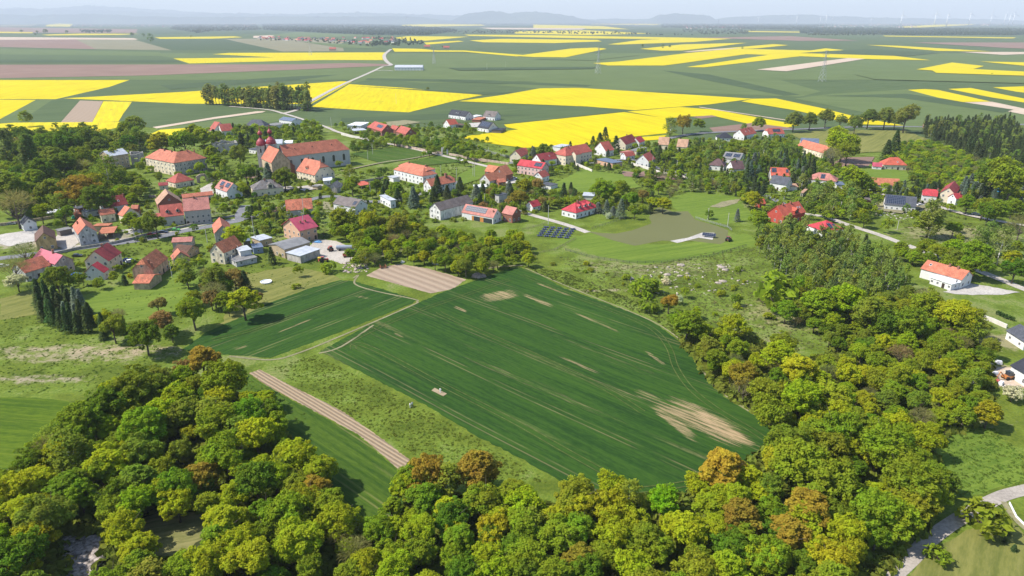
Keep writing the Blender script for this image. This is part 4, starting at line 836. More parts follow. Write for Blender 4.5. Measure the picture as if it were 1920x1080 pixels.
for lab, cr, bk in (("small white annexe left of the two stepped mansard villa", 'c6', B((30,615),(80,630),(45,590),3,typ='flat',roof='light',wall='white',win=False)),
    ("beige flat roofed garage block right of the rust red roofed house", 'c7', B((378,385),(440,392),(390,345),3,typ='flat',roof='grey',wall='cream',win=False)), ("low beige shed left of the beige garage block", 'c7', B((288,402),(345,410),(300,378),2.6,typ='flat',roof='pink',wall='pale',win=False)),
    ("white lean-to shed below the red brick cluster", 'c6', B((795,712),(905,708),(805,690),2.4,typ='flat',roof='white',wall='white',win=False)), ("grey shed roof right of the long pink house's porch", 'c6', B((1370,680),(1470,700),(1390,655),2.6,typ='flat',roof='slate',wall='white',win=False)),
    ("pale glasshouse like shed behind the crimson hipped bungalow", 'c6', B((1745,785),(1850,790),(1765,755),2.4,typ='flat',roof='light',rk='metal',wall='white',win=False)), ("old timber shed with grey roof in the yard of the ochre barn", 'd1', B((600,400),(735,372),(590,375),2.8,typ='flat',roof='grey',wall='dark',win=False)),
    ("rusty roofed shed behind the white carport", 'd1', B((770,235),(830,225),(775,205),3,typ='flat',roof='rust',wall='brick',win=False)), ("brick outhouse between the slate cottage and the birches", 'z4', B((720,780),(820,785),(730,745),2.6,typ='flat',roof='oldtan',wall='pale',win=False)),
    ("small cream outhouse with dark doorway near the birches", 'z4', B((838,850),(878,855),(842,800),2.6,typ='flat',roof='oldtan',wall='cream')), ("blue grey garage beside the pink hipped solar house", 'z4', B((1250,760),(1350,765),(1270,725),2.6,typ='flat',roof='bluegrey',wall='white',win=False)),
    ("white tent roofed shelter by the black roofed twin house", 'c6', B((745,85),(800,90),(760,68),2.6,typ='flat',roof='white',wall='white',win=False)), ("brown timber shed between the two grey roofed white houses", 'c6', B((770,115),(845,118),(775,90),2.6,typ='flat',roof='rust',wall='brick',win=False)),
    ("dark flat roofed carport beside the black solar roofed house", 'c6', B((945,208),(1030,212),(960,185),2.8,typ='flat',roof='black',wall='dark',win=False)), ("white block shaped workshop beside the large cream house", 'c6', B((1480,350),(1560,360),(1500,322),4,typ='flat',roof='light',wall='white',win=False)),
    ("grey flat roofed store at the end of the seeded lane yard", 'z5', B((0,540),(80,548),(10,515),2.6,typ='flat',roof='greybrown',wall='brick',win=False)), ("long orange roofed row behind the grey hipped house", 'c5', B((480,250),(560,246),(500,222),3,roof='oldtan',wall='cream',win=False)) if False else
    ("small grey roofed store beside the farm shed", 'c5', B((545,160),(640,168),(560,135),3,typ='flat',roof='grey',wall='pale',win=False)), ("flat white roofed shed by the garden wall of the roofless ruin", 'c5', B((715,325),(790,322),(720,300),2.6,typ='flat',roof='white',wall='white',win=False)),
    ("blue corrugated lean-to beside the small barn of the farm", 'd2', B((722,500),(800,490),(730,470),2.6,typ='flat',roof='bluegrey',rk='metal',wall='dark',win=False)), ("tiny tool shed with grey roof in the garden below the presbytery", 'c5', B((960,700),(1010,705),(965,685),2.2,typ='flat',roof='grey',wall='tan',win=False))):
    house(lab, cr, [bk], None, 'shed', 'shed', 'sheds in the yards')
# ================================================================ TREES
def leaf_mat(name, spread=.6, warm=(1.5, 1.15, .7)):
    nt = NT(name); x, y, z, p = nt.objpos(); oi = nt.n("ShaderNodeObjectInfo")
    f = nt.noise(p, 1.7, 5, .75); m = nt.noise(p, .28, 3, .6)
    hsv = nt.n("ShaderNodeHueSaturation"); nt.put(hsv.inputs['Color'], oi.outputs['Color'])
    nt.put(hsv.inputs['Value'], (f-.5)*spread*2.4 + (m-.5)*spread*1.4 + 1.0); nt.put(hsv.inputs['Hue'], E(nt, oi.outputs['Random'])*.02 + (m-.5)*.10 + .488)
    w2 = nt.ramp(nt.noise(p, .45, 4, .7), .45, .62)*.30
    hs2 = nt.mix(w2, hsv.outputs[0], nt.mix(.5, hsv.outputs[0], (.24, .29, .02)))
    df = nt.n("ShaderNodeBsdfDiffuse"); tr = nt.n("ShaderNodeBsdfTranslucent"); mx = nt.n("ShaderNodeMixShader"); mx.inputs[0].default_value = .42
    nt.put(df.inputs[0], hs2); nt.put(tr.inputs[0], hs2)
    nt.t.links.new(df.outputs[0], mx.inputs[1]); nt.t.links.new(tr.outputs[0], mx.inputs[2]); nt.t.links.new(mx.outputs[0], nt.out.inputs[0]); return nt.mat
LEAF = leaf_mat("foliage"); BARK = plain("bark", (.13, .105, .08), .95, .05, var=.4, scale=2); BARKW = plain("birch_bark", (.50, .48, .44), .9, .05, var=.3, scale=2)
def unit(v): return v/np.maximum(np.linalg.norm(v, axis=-1, keepdims=True), 1e-9)
def leaves(rng, C, Rc, n, size, crown_c, squash=.85, inner=.55):
    """leaf quads on lumpy shells: C clump centres (k,3), Rc radii (k,), n quads per clump"""
    k = len(C); d = unit(rng.normal(size=(k, n, 3))); out = unit(C-crown_c)[:, None, :]
    d = unit(d + out*.55); r = Rc[:, None]*(inner+(1.3-inner)*rng.random((k, n))**.7)
    p = C[:, None, :] + d*r[..., None]*np.array([1, 1, squash])
    nrm = unit(d*.75 + out*.2 + rng.normal(size=(k, n, 3))*.6 + np.array([-.25, 0, .5])); p = p.reshape(-1, 3); nrm = nrm.reshape(-1, 3)
    t = unit(np.cross(nrm, rng.normal(size=nrm.shape))); b = np.cross(nrm, t); s = size*(.45+1.0*rng.random(len(p))**1.5)[:, None]
    a = .55+.3*rng.random(len(p))[:, None]
    V = np.stack([p-t*s, p-b*s*a, p+t*s, p+b*s*a], 1).reshape(-1, 3)
    return V, np.arange(len(V)).reshape(-1, 4)
def crown_broad(seed, R=4.5, H=12, z0=.15, ncl=125, n=74, size=.225, shape='round', cr=(.13, .24), lobes=0):
    rng = np.random.default_rng(seed); zc = H*(1+z0)/2*.98; hz = H*(1-z0)/2*.92
    d = unit(rng.normal(size=(ncl*3, 3))); d[:, 2] = np.where(d[:, 2] < -.55, -d[:, 2], d[:, 2]); rad = .55+.33*rng.random(len(d))
    C = d*rad[:, None]
    lob = 1+.30*np.sin(np.arctan2(C[:, 1], C[:, 0])*(2+seed % 3)+seed)*(1-abs(C[:, 2]))        # uneven outline
    C[:, :2] *= lob[:, None]
    if lobes:       # several sub-crowns of unequal size make the outline ragged
        L = unit(rng.normal(size=(lobes, 3))); L[:, 2] = np.abs(L[:, 2])*.9-.15; L *= rng.uniform(.38, .66, (lobes, 1)); lr = rng.uniform(.30, .50, lobes)
        j = rng.integers(0, lobes, len(C)); C = L[j] + unit(rng.normal(size=C.shape))*lr[j][:, None]*(.75+.35*rng.random((len(C), 1))); C[:, 2] = np.clip(C[:, 2], -.75, 1.15)
    if shape == 'oval': C[:, :2] *= (.9-.35*np.clip(C[:, 2], 0, 1))[:, None]
    if shape == 'low': C[:, :2] *= 1.05
    # pick spread-out centres
    keep = [0]
    for i in range(1, len(C)):
        if len(keep) >= ncl: break
        if np.min(np.linalg.norm(C[keep]-C[i], axis=1)) > .15: keep.append(i)
    C = C[keep]; Rc = rng.uniform(*cr, size=len(C)); C3 = C*np.array([R, R, hz])+np.array([0, 0, zc])
    return leaves(rng, C3, Rc*R*.78, n, size, np.array([0, 0, zc-hz*.4]))
def crown_spruce(seed, R=2.6, H=12, n=2200, size=.30):
    rng = np.random.default_rng(seed); h = rng.random(n)**.8; z = H*(.06+.92*h); tier = 9
    ph = (h*tier) % 1.0; rr = R*(1-h)**.85*(.62+.38*(1-ph)) + .12; a = rng.random(n)*2*math.pi
    k = .35+.65*rng.random(n)**.4; br = 1+.16*np.sin(a*7+np.floor(h*tier)*2.1); rr = rr*k*br
    p = np.stack([rr*np.cos(a), rr*np.sin(a), z-rr*.22], 1); o = np.stack([np.cos(a), np.sin(a), np.full(n, -.25)], 1)
    t = unit(o+rng.normal(size=(n, 3))*.25); nrm = unit(np.stack([np.cos(a)*.5, np.sin(a)*.5, np.ones(n)], 1)+rng.normal(size=(n, 3))*.35); b = unit(np.cross(nrm, t))
    s = (size*(.7+.7*rng.random(n)))[:, None]; V = np.stack([p-t*s, p-b*s*.5, p+t*s*1.1, p+b*s*.5], 1).reshape(-1, 3)
    return V, np.arange(len(V)).reshape(-1, 4)
def crown_poplar(seed, R=2.0, H=18, ncl=46, n=70, size=.30):
    rng = np.random.default_rng(seed); z = np.linspace(.1, .96, ncl); r = np.sin(np.clip(z, .02, 1)**.8*math.pi)**.55*R*.62; a = rng.random(ncl)*2*math.pi
    C = np.stack([np.cos(a)*r, np.sin(a)*r, z*H], 1); return leaves(rng, C, R*(.34+.2*rng.random(ncl)), n, size, np.array([0, 0, H*.4]), squash=1.9)
def crown_airy(seed, R=3.0, H=13, ncl=48, n=46, size=.24):
    rng = np.random.default_rng(seed); z = .2+.78*rng.random(ncl); r = np.sin(np.clip(z, .02, 1)*math.pi*.95)**.7*R*(.3+.6*rng.random(ncl)); a = rng.random(ncl)*2*math.pi
    C = np.stack([np.cos(a)*r, np.sin(a)*r, z*H], 1); return leaves(rng, C, R*(.2+.16*rng.random(ncl)), n, size, np.array([0, 0, H*.4]), squash=1.25, inner=.2)
def crown_shrub(seed, R=2.0, H=2.6, ncl=16, n=60, size=.2):
    rng = np.random.default_rng(seed); d = unit(rng.normal(size=(ncl, 3))); d[:, 2] = abs(d[:, 2]); C = d*np.array([R*.62, R*.62, H*.5]); C[:, 2] += H*.18
    return leaves(rng, C, R*(.28+.2*rng.random(ncl)), n, size, np.array([0, 0, 0]), squash=.9)
def crown_hedgerow(seed, R=2.0, H=2.6): return crown_shrub(seed, R, H, 8, 26, .34)
def twigs(seed, R=4.2, H=11, n=900):      # leafless crown: fine twigs and buds
    rng = np.random.default_rng(seed); d = unit(rng.normal(size=(n, 3))); d[:, 2] = np.abs(d[:, 2])*.9-.1; r = (.25+.75*rng.random(n)**.6)[:, None]
    p = d*r*np.array([R, R, H*.42])+np.array([0, 0, H*.55]); t = unit(d+rng.normal(size=(n, 3))*.4); b = unit(np.cross(t, rng.normal(size=(n, 3))))
    s = (.35+.6*rng.random(n))[:, None]; w = .045
    V = np.stack([p-t*s, p-b*w, p+t*s, p+b*w], 1).reshape(-1, 3); return V, np.arange(len(V)).reshape(-1, 4)
def trunk_mesh(name, H=12, z0=.24, R=4.5, r=.28, seed=0, mat=None, limbs=7, lean=0):
    rng = random.Random(seed); m = MB(); top = H*.62; m.tube((0, 0, -.2), (rng.uniform(-.2, .2), rng.uniform(-.2, .2), H*z0*1.3), r, r*.75, 7); m.tube((0, 0, H*z0*1.2), (rng.uniform(-.4, .4), rng.uniform(-.4, .4), top), r*.75, r*.25, 6)
    for i in range(limbs):
        a = i*2.4+rng.random(); z = H*z0*(1.0+rng.random()*1.1); L = R*(.55+.3*rng.random())
        p1 = (math.cos(a)*L*.5, math.sin(a)*L*.5, z+L*.45); p2 = (math.cos(a+.2)*L, math.sin(a+.2)*L, z+L*1.15); m.tube((0, 0, z), p1, r*.42, r*.26, 5, cap=False); m.tube(p1, p2, r*.26, r*.08, 5, cap=False)
    me = bpy.data.meshes.new(name); me.from_pydata(m.v, [], m.f); me.polygons.foreach_set("use_smooth", [True]*len(m.f)); me.materials.append(mat or BARK); return me
def cmesh(name, VF, mat=None):
    me = mesh_np(name, *VF); me.materials.append(mat or LEAF); return me
def merged(name, cme, tme):       # crown and trunk in one mesh, for trees too small in the picture to show parts
    V = []; F_ = []; mi = []
    nv = len(cme.vertices); a = np.zeros(nv*3, np.float32); cme.vertices.foreach_get("co", a); V = [tuple(q) for q in a.reshape(-1, 3)]
    F_ = [tuple(p.vertices) for p in cme.polygons]; mi = [0]*len(F_)
    for v in tme.vertices: V.append(tuple(v.co))
    for p in tme.polygons: F_.append(tuple(nv+i for i in p.vertices)); mi.append(1)
    me = bpy.data.meshes.new(name); me.from_pydata(V, [], F_); me.materials.append(LEAF); me.materials.append(tme.materials[0]); me.polygons.foreach_set("material_index", mi); return me
SP = {}   # species -> list of (crown hi, crown lo, trunk, merged)
def species(k, gens_hi, gens_lo, trunks):
    out = []
    for i, (a, b_) in enumerate(zip(gens_hi, gens_lo)):
        t = trunks[i % len(trunks)]; ch = cmesh("crown", a); cl = cmesh("crown", b_); out.append((ch, cl, t, merged("tree", cl, t)))
    SP[k] = out
T_B = [trunk_mesh("trunk", seed=i) for i in range(2)]; T_S = [trunk_mesh("trunk", z0=.06, R=.8, r=.16, limbs=0)]; T_P = [trunk_mesh("trunk", H=18, z0=.1, R=1.2, r=.25, limbs=4)]
T_C = [trunk_mesh("trunk", H=13, z0=.3, R=2, r=.16, limbs=5, mat=BARKW)]; T_H = [trunk_mesh("stem", H=2.6, z0=.1, R=1.3, r=.09, limbs=5)]; T_BARE = [trunk_mesh("trunk", H=11, z0=.2, R=4.6, r=.24, limbs=16, seed=5)]
species('broad', [crown_broad(i, lobes=(7, 9, 0, 11)[i]) for i in range(4)]+[crown_broad(7, z0=.08, lobes=14)], [crown_broad(i, ncl=44, n=26, size=.48, cr=(.2, .32), lobes=(7, 9, 0, 11)[i]) for i in range(4)]+[crown_broad(7, z0=.08, ncl=44, n=34, size=.5, cr=(.26, .4))], T_B)
species('oval', [crown_broad(20+i, R=4, H=14, shape='oval', z0=.10, lobes=(0, 12, 9)[i]) for i in range(3)], [crown_broad(20+i, R=4, H=14, shape='oval', z0=.10, ncl=44, n=26, size=.48, cr=(.22, .34)) for i in range(3)], [trunk_mesh("trunk", H=14, R=4)])
species('spruce', [crown_spruce(i) for i in range(2)], [crown_spruce(i, n=700, size=.5) for i in range(2)], T_S)
species('poplar', [crown_poplar(i) for i in range(2)], [crown_poplar(i, ncl=30, n=30, size=.5) for i in range(2)], T_P)
species('airy', [crown_airy(i) for i in range(3)], [crown_airy(i, ncl=30, n=26, size=.42) for i in range(3)], T_C)
species('shrub', [crown_shrub(i) for i in range(3)], [crown_shrub(i, ncl=10, n=26, size=.36) for i in range(3)], T_H)
species('bare', [twigs(i) for i in range(2)], [twigs(i, n=420) for i in range(2)], T_BARE)
DIM = dict(broad=(4.5, 12), oval=(4, 14), spruce=(2.6, 12), poplar=(2, 18), airy=(3, 13), shrub=(2, 2.6), bare=(4.2, 11))
# letter -> species list, colour, H/R, object name, describing words
KIND = dict(v=(('shrub',), (.135, .190, .018), 1.15, 'shrub', 'bright green'), g=(('broad', 'broad', 'oval'), (.140, .195, .016), 2.35, 'deciduous_tree', 'bright green'), y=(('broad', 'oval', 'broad'), (.205, .25, .014), 2.35, 'yellow_green_tree', 'yellow green'),
    d=(('broad', 'broad'), (.085, .140, .014), 2.3, 'dark_green_tree', 'dark green'), o=(('broad', 'oval'), (.215, .165, .025), 2.4, 'bronze_leaved_tree', 'bronze'),
    l=(('broad', 'airy', 'oval'), (.135, .170, .024), 2.5, 'olive_green_tree', 'olive green'), b=(('bare', 'bare'), (.17, .155, .07), 2.3, 'bare_tree', 'greyish brown half bare'),
    w=(('broad', 'shrub'), (.36, .38, .27), 1.9, 'blossoming_tree', 'white blossoming'), s=(('spruce',), (.055, .088, .038), 2.8, 'spruce_tree', 'dark spruce'), u=(('spruce',), (.12, .16, .15), 2.7, 'blue_spruce', 'blue green spruce'),
    p=(('poplar',), (.085, .125, .035), 6.0, 'poplar_tree', 'tall dark columnar'), c=(('airy',), (.135, .180, .045), 3.6, 'birch_tree', 'slender pale trunked'), t=(('broad', 'oval'), (.13, .165, .035), 2.6, 'roadside_tree', 'tall'),
    q=(('oval', 'oval', 'poplar'), (.11, .145, .04), 4.0, 'roadside_tree', 'tall'), m=(('broad',), (.15,.075,.045), 2.0, 'copper_tree', 'purple brown'), r=(('broad',), (.20, .15, .05), 2.3, 'brown_leaved_tree', 'reddish brown'))
TREES = []; TR = random.Random(11)
def inhouse(x, y, pad=0):
    for (hx, hy, an, lx, ly) in HOUSES:
        dx, dy = x-hx, y-hy; c_, s_ = math.cos(an), math.sin(an)
        if abs(dx*c_+dy*s_) < lx+pad and abs(dy*c_-dx*s_) < ly+pad: return True
    return False
def blocked(x, y, R):
    for pts, hw_ in ROADS:
        if np.min((pts[:, 0]-x)**2+(pts[:, 1]-y)**2) < (hw_+R*.35)**2: return True
    return any(inpoly(x, y, g) for g in KEEP)
def tree(k, x, y, R, H=None, zone=None, col=None):
    sp_, cb, ratio, nm, w_ = KIND[k]; s = sp_[TR.randrange(len(sp_))]
    if R < 2.1 and k in 'gydlorwb': s = 'shrub' if k != 'b' else 'bare'; nm = 'shrub'
    H = H or R*ratio*TR.uniform(.9, 1.12)
    if k in 'su': H *= TR.uniform(.72, 1.2); R *= TR.uniform(.85, 1.2)
    if s == 'shrub': H = R*1.35*TR.uniform(.9, 1.2)
    v = SP[s][TR.randrange(len(SP[s]))]; D0 = DIM[s]; dist = math.sqrt(x*x+y*y+HC*HC); c_ = col or cb
    j = [TR.gauss(0, .10), TR.gauss(0, .07)]; c_ = (c_[0]*1.55*(1+j[0]+j[1]), c_[1]*1.50*(1+j[1]), c_[2]*1.2*(1+j[0]*.5), 1)
    sc = (R/D0[0]*TR.uniform(.94, 1.06), R/D0[0]*TR.uniform(.94, 1.06), H/D0[1]); a = TR.random()*6.28
    pxr = R/dist*FPX
    if pxr < 7 or s == 'shrub':
        me = v[3] if s != 'shrub' or pxr < 9 else v[3]
        o = bpy.data.objects.new(nm, me); COL.objects.link(o); o.location = (x, y, 0); o.rotation_euler = (0, 0, a); o.scale = sc; o.color = c_
    else:
        o = empty(nm, (x, y, 0), a); o.scale = sc
        cr = bpy.data.objects.new("crown", v[0] if pxr > 11 else v[1]); COL.objects.link(cr); cr.parent = o; cr.color = c_
        tr = bpy.data.objects.new("trunk", v[2]); COL.objects.link(tr); tr.parent = o
    TREES.append((o, k, x, y, R, H, zone, nm)); return o
def tp(k, cx, cy, w, zone=None, hr=None, col=None):
    """a tree whose crown is seen centred on pixel (cx,cy), w pixels wide"""
    ratio = hr or KIND[k][2]; R = 4.0
    for _ in range(5):
        zc = R*ratio*.6 if w/2 > 0 else 0
        g = P(cx, cy, min(zc, 40)); D = math.sqrt(g[0]**2+g[1]**2+(HC-zc)**2); R = w/2*D/FPX
        if R < 2.1 and k in 'gydlorw': ratio = 1.2
    return tree(k, g[0], g[1], R, R*ratio if R >= 2.1 or k not in 'gydlorw' else None, zone, col)
def inpoly(x, y, poly):
    r = False; n = len(poly)
    for i in range(n):
        x1, y1 = poly[i]; x2, y2 = poly[(i+1) % n]
        if (y1 > y) != (y2 > y) and x < (x2-x1)*(y-y1)/(y2-y1)+x1: r = not r
    return r
def fill(poly, pal, gap, Rr, zone, holes=(), zc=6.0, cr='a', hf=None, mx=400, pad=1.0):
    """trees scattered through the patch whose crowns are seen inside poly"""
    poly = [px(cr, *q) for q in poly]; g = [P(q[0], max(q[1], 60), zc)[:2] for q in poly]; xs = [q[0] for q in g]; ys = [q[1] for q in g]; placed = []; tries = 0
    area = abs(sum(g[i][0]*g[(i+1) % len(g)][1]-g[(i+1) % len(g)][0]*g[i][1] for i in range(len(g))))/2; want = min(mx, int(area/(gap*gap)*1.05))
    while len(placed) < want and tries < want*22:
        tries += 1; x = TR.uniform(min(xs), max(xs)); y = TR.uniform(min(ys), max(ys))
        if not inpoly(x, y, g): continue
        if any((x-a)**2+(y-b_)**2 < (gap*.8)**2 for a, b_ in placed): continue
        u, v_, _ = proj((x, y, zc))
        if any(inpoly(u, v_, h) for h in holes): continue
        R = TR.uniform(*Rr)
        if inhouse(x, y, pad+R*.35) or blocked(x, y, R): continue
        k_ = pal[TR.randrange(len(pal))]; H_ = (R*KIND[k_][2] if R > 2.1 or k_ in 'suctp' else R*1.4) if hf is None else hf
        if hides(x, y, R, H_): continue
        placed.append((x, y)); tree(k_, x, y, R, zone=zone, H=None if hf is None else hf*TR.uniform(.85, 1.15))
    return placed
# ================================================================ PLANTING
WL = "the lower left wood"; WM = "the wood below the wheat"; WR = "the wood right of the wheat"; PK = "the far left park"; TH = "the thicket above the wheat"
BP = "the birch plantation"; CP = "the upper right conifer plantation"; SL = "the scrubby slope"; LN = "the lane hedge"
GD = "the street's south gardens"; VC = "the village centre"; NE = "the gardens by the rapeseed"; EG = "the purple villa gardens"; ED = "the right edge hill"
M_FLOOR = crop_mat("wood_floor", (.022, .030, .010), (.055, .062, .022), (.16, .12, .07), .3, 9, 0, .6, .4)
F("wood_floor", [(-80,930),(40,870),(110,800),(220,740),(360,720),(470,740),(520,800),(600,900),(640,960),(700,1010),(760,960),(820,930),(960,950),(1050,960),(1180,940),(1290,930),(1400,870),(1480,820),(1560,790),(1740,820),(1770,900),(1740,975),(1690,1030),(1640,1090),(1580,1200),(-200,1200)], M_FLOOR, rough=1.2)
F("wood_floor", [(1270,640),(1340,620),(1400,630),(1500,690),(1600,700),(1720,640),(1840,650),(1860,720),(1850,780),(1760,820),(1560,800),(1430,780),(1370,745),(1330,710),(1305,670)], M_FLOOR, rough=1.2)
M_ROCK = road_mat("broken_rock", (.15, .125, .10))
F("dry_clearing", [(262,975),(300,962),(350,960),(400,968),(405,1000),(370,1020),(330,1050),(270,1050)], crop_mat("dry_clearing_grass", (.11, .12, .035), (.22, .20, .08), (.3, .25, .15), .3, 9, 0, .8, .4, bare=.4), rough=1)
F("rocky_gully", [(135,1015),(165,1005),(200,1018),(190,1050),(160,1085),(125,1080)], M_ROCK, rough=2)
# explicit trees: kind, crown centre, crown width
EX = """o 378 672 70;r 345 690 40;d 258 722 100;g 420 705 90;y 330 740 70;d 200 755 80;g 150 790 85;g 265 800 90;y 305 775 75;l 345 770 70;g 400 790 95;g 470 770 80;y 500 745 40
y 480 815 85;y 560 850 90;g 425 850 100;l 260 845 70;y 205 865 80;l 130 850 80;b 95 840 60;y 60 900 70;d 480 900 95;g 330 910 80;o 370 890 70;y 600 880 80;o 590 910 60;g 130 905 80;l 80 960 90
y 420 980 110;g 540 960 100;y 560 1010 110;l 260 900 80;g 210 950 60;y 262 1022 56;g 350 1060 80;y 460 1050 110;d 20 1040 100;b 640 1000 60;g 620 960 60
o 800 885 95;o 895 875 110;y 760 905 70;g 790 930 90;g 905 930 90;d 850 960 80;b 990 945 50;g 1085 925 110;y 1150 905 60;l 1180 930 55;y 1240 935 70;w 755 1015 34;b 665 1030 60;g 710 990 70
y 920 990 85;g 860 1010 80;l 1000 985 60;g 1050 1000 90;g 980 1050 100;o 1090 1045 70;y 1150 1000 90;g 1210 1010 90;y 1290 990 90;o 1355 875 110;y 1310 905 50;l 1440 910 55;o 1390 965 90;y 1340 935 70
g 1500 870 130;d 1480 830 110;g 1570 800 100;g 1650 830 110;g 1560 900 120;d 1520 885 30;g 1700 900 110;g 1640 950 110;g 1720 940 70;o 1520 950 110;o 1480 1000 100;y 1590 990 80;g 1680 970 80;l 1780 900 40;g 1750 920 50;y 1560 1050 90;g 1440 1040 100
g 1450 770 90;g 1430 730 80;y 1500 740 90;g 1560 740 80;y 1500 690 80;o 1390 700 60;l 1330 650 50;g 1290 600 68;y 1375 610 50;o 1255 565 36;g 1340 670 50;y 1460 660 70;g 1470 640 50
v 1212 535 56;v 1215 570 40;v 1450 545 96;g 1475 580 40;g 1540 560 80;y 1590 560 70;l 1640 580 80;g 1700 600 70;y 1800 590 66;g 1740 570 60;b 1740 560 50;d 1665 600 60;w 1805 770 32;w 1900 735 30;y 1855 770 44;g 1880 960 5
g 1762 750 5;v 1845 970 78;v 1760 1040 42;s 1890 990 12;s 1886 1010 9;s 1903 1025 9;g 1540 920 40
g 755 425 4;g 360 580 56;r 305 600 44;d 270 625 60;l 320 620 30;l 210 610 44;y 195 595 30;b 220 590 30;r 295 570 30;d 470 545 5;y 455 560 60;g 420 560 34;r 480 555 24;d 428 580 20
s 458 525 28;v 618 500 32;v 556 535 18;g 560 505 20;l 400 520 50;b 400 545 46;r 440 520 40;g 350 520 30;l 345 505 40;s 508 475 24;y 440 440 40;g 530 475 14;l 290 415 40;g 262 420 30;g 245 410 30;w 30 525 34;l 105 520 44
d 150 790 5;b 25 500 46;b 45 470 40;g 120 400 30;o 150 355 56;d 180 370 50;l 200 320 44;y 170 345 40;l 10 350 60;w 5 330 20;b 25 380 60;g 65 330 36;l 90 355 40;l 110 385 34;y 75 395 30
p 8 275 18;p 18 268 16;p 55 290 24;p 50 300 20;d 72 315 44;l 100 290 40;d 40 250 30;g 85 265 36;d 130 265 44;l 120 300 40;g 150 290 36;b 155 310 30;d 165 255 36;l 185 270 30;d 200 265 24;g 210 290 30;b 30 265 20
y 380 255 40;g 345 262 44;g 325 265 30;y 300 262 40;g 235 240 30;l 252 232 30;d 240 265 26;l 258 255 28;g 46 218 22;y 360 245 36;g 400 300 28;g 408 328 20;y 395 282 24
l 205 310 5;w 325 345 8;g 388 335 5;l 448 285 34;g 398 305 4;g 460 322 34;y 455 350 24;u 502 322 34;d 532 330 40;s 484 330 22;g 660 345 34;l 655 322 24;d 705 345 24;g 740 350 30;s 745 360 24;u 775 365 30;s 820 345 26;s 812 355 26;s 838 355 26;s 862 345 24
u 893 360 26;s 905 352 20;u 955 352 20;o 975 368 34;l 930 360 24;y 985 345 30;r 1010 345 30;l 1005 340 20;g 925 350 16;s 1057 360 24;s 1080 360 20;g 1130 352 44;g 1180 372 34;g 1165 350 30;r 1205 365 24;y 1225 378 26;y 1244 380 30;u 1122 385 18;u 1138 388 18;u 1150 390 18;u 1165 390 24;w 1142 400 16;d 1190 398 20
s 1223 325 22;d 1055 322 5;l 1195 322 14;g 1115 300 5;r 1105 330 5;g 1200 283 18;d 1200 283 4;s 1125 258 20;s 1135 252 18;s 1155 268 18;s 1112 262 16;g 1060 285 5;l 1022 280 34;u 1000 282 20
l 1257 235 26;o 1282 228 32;g 1310 230 24;g 1423 228 24;t 1490 222 30;t 1520 222 26;t 1550 216 28;t 1576 225 22;t 1605 228 28;t 1630 215 30;t 1662 215 30;t 1700 215 38;t 1680 222 24;l 1395 240 14
y 1582 262 54;g 1590 282 40;b 1560 290 36;y 1600 330 50;g 1613 340 40;g 1530 300 4;s 1665 275 26;s 1680 265 30;g 1700 300 5;
g 1900 330 70;d 1870 330 50;g 1815 378 30;g 1845 385 34;g 1870 390 40;d 1855 395 34;g 1900 385 30;b 1915 420 40;g 1745 410 44;c 1750 405 36;u 1842 345 22;u 1828 350 20;s 1750 350 24;s 1732 352 20;u 1753 348 22;u 1808 350 22;u 1820 342 18
y 1615 400 24;g 1665 420 22;d 1622 410 24;g 1620 385 30;c 1855 440 30;c 1880 455 34;g 1825 470 50;g 1740 460 30;g 1760 470 30;y 1790 460 34;g 1830 490 44;l 1800 480 30;d 1905 500 40;y 1900 480 30
y 1412 372 32;y 1480 378 10;g 1425 410 34;y 1440 430 30;u 1383 402 16;d 1330 400 16;s 1225 398 5;w 1250 520 22;w 1272 560 20;y 1440 590 20;w 1490 555 20;d 1380 560 20
c 520 188 8;d 1755 360 5;g 640 405 44;g 600 435 5;g 585 420 30;g 665 430 30;y 690 410 40;d 695 440 40;l 745 420 40"""
for q in EX.replace("\n", ";").split(";"):
    q = q.split()
    if len(q) == 4 and float(q[3]) > 5.5:
        w_ = float(q[3]); cy_ = float(q[2])
        if cy_ > 520 and w_ > 58 and q[0] in 'gydlo': w_ = 58+(w_-58)*.55
        g_ = tp(q[0], float(q[1]), cy_, w_)
# poplar row by the field road
for i in range(32):
    f = i/31; tree('q', *P(388+f*185, 196+ (f*11 if f < .75 else 8.2+(f-.75)*14))[:2], TR.uniform(3.6, 4.6)*2.0 if False else TR.uniform(5.5, 7), TR.uniform(22, 29), zone="the field road row", col=(.145, .18, .05))
for i in range(14): tree('q', *P(500+TR.random()*80, 200+TR.random()*10)[:2], TR.uniform(5, 7), TR.uniform(26, 33), zone="the field road row", col=(.145, .18, .05))
# woods
Zf = fill
Zf([(-60,930),(60,860),(110,780),(200,720),(330,700),(400,680),(470,720),(520,790),(600,850),(640,900),(620,940),(660,1000),(690,1090),(600,1180),(-120,1180)], "ggggyyyygyld", 6.6, (2.8, 4.7), WL,
   holes=([(262,940),(405,940),(400,1035),(262,1040)], [(70,950),(215,950),(215,1090),(70,1090)], [(225,820),(250,820),(250,850),(225,850)]))
Zf([(690,1010),(730,930),(760,890),(930,880),(1000,960),(1060,920),(1200,940),(1300,930),(1400,880),(1470,820),(1560,770),(1740,810),(1765,900),(1700,980),(1640,1060),(1600,1180),(660,1180)], "ggggyyyygyyld", 6.6, (2.8, 4.8), WM)
Zf([(1265,590),(1330,600),(1370,620),(1430,670),(1500,690),(1570,670),(1620,640),(1700,610),(1830,620),(1860,690),(1850,760),(1760,800),(1600,780),(1440,770),(1360,720),(1320,670)], "gggyyyyglylbg", 6.2, (2.4, 4.2), WR)
Zf([(1500,570),(1530,540),(1610,530),(1700,560),(1800,600),(1830,640),(1700,640),(1610,650),(1530,615)], "gyylyggd", 6, (2.4, 3.9), WR)
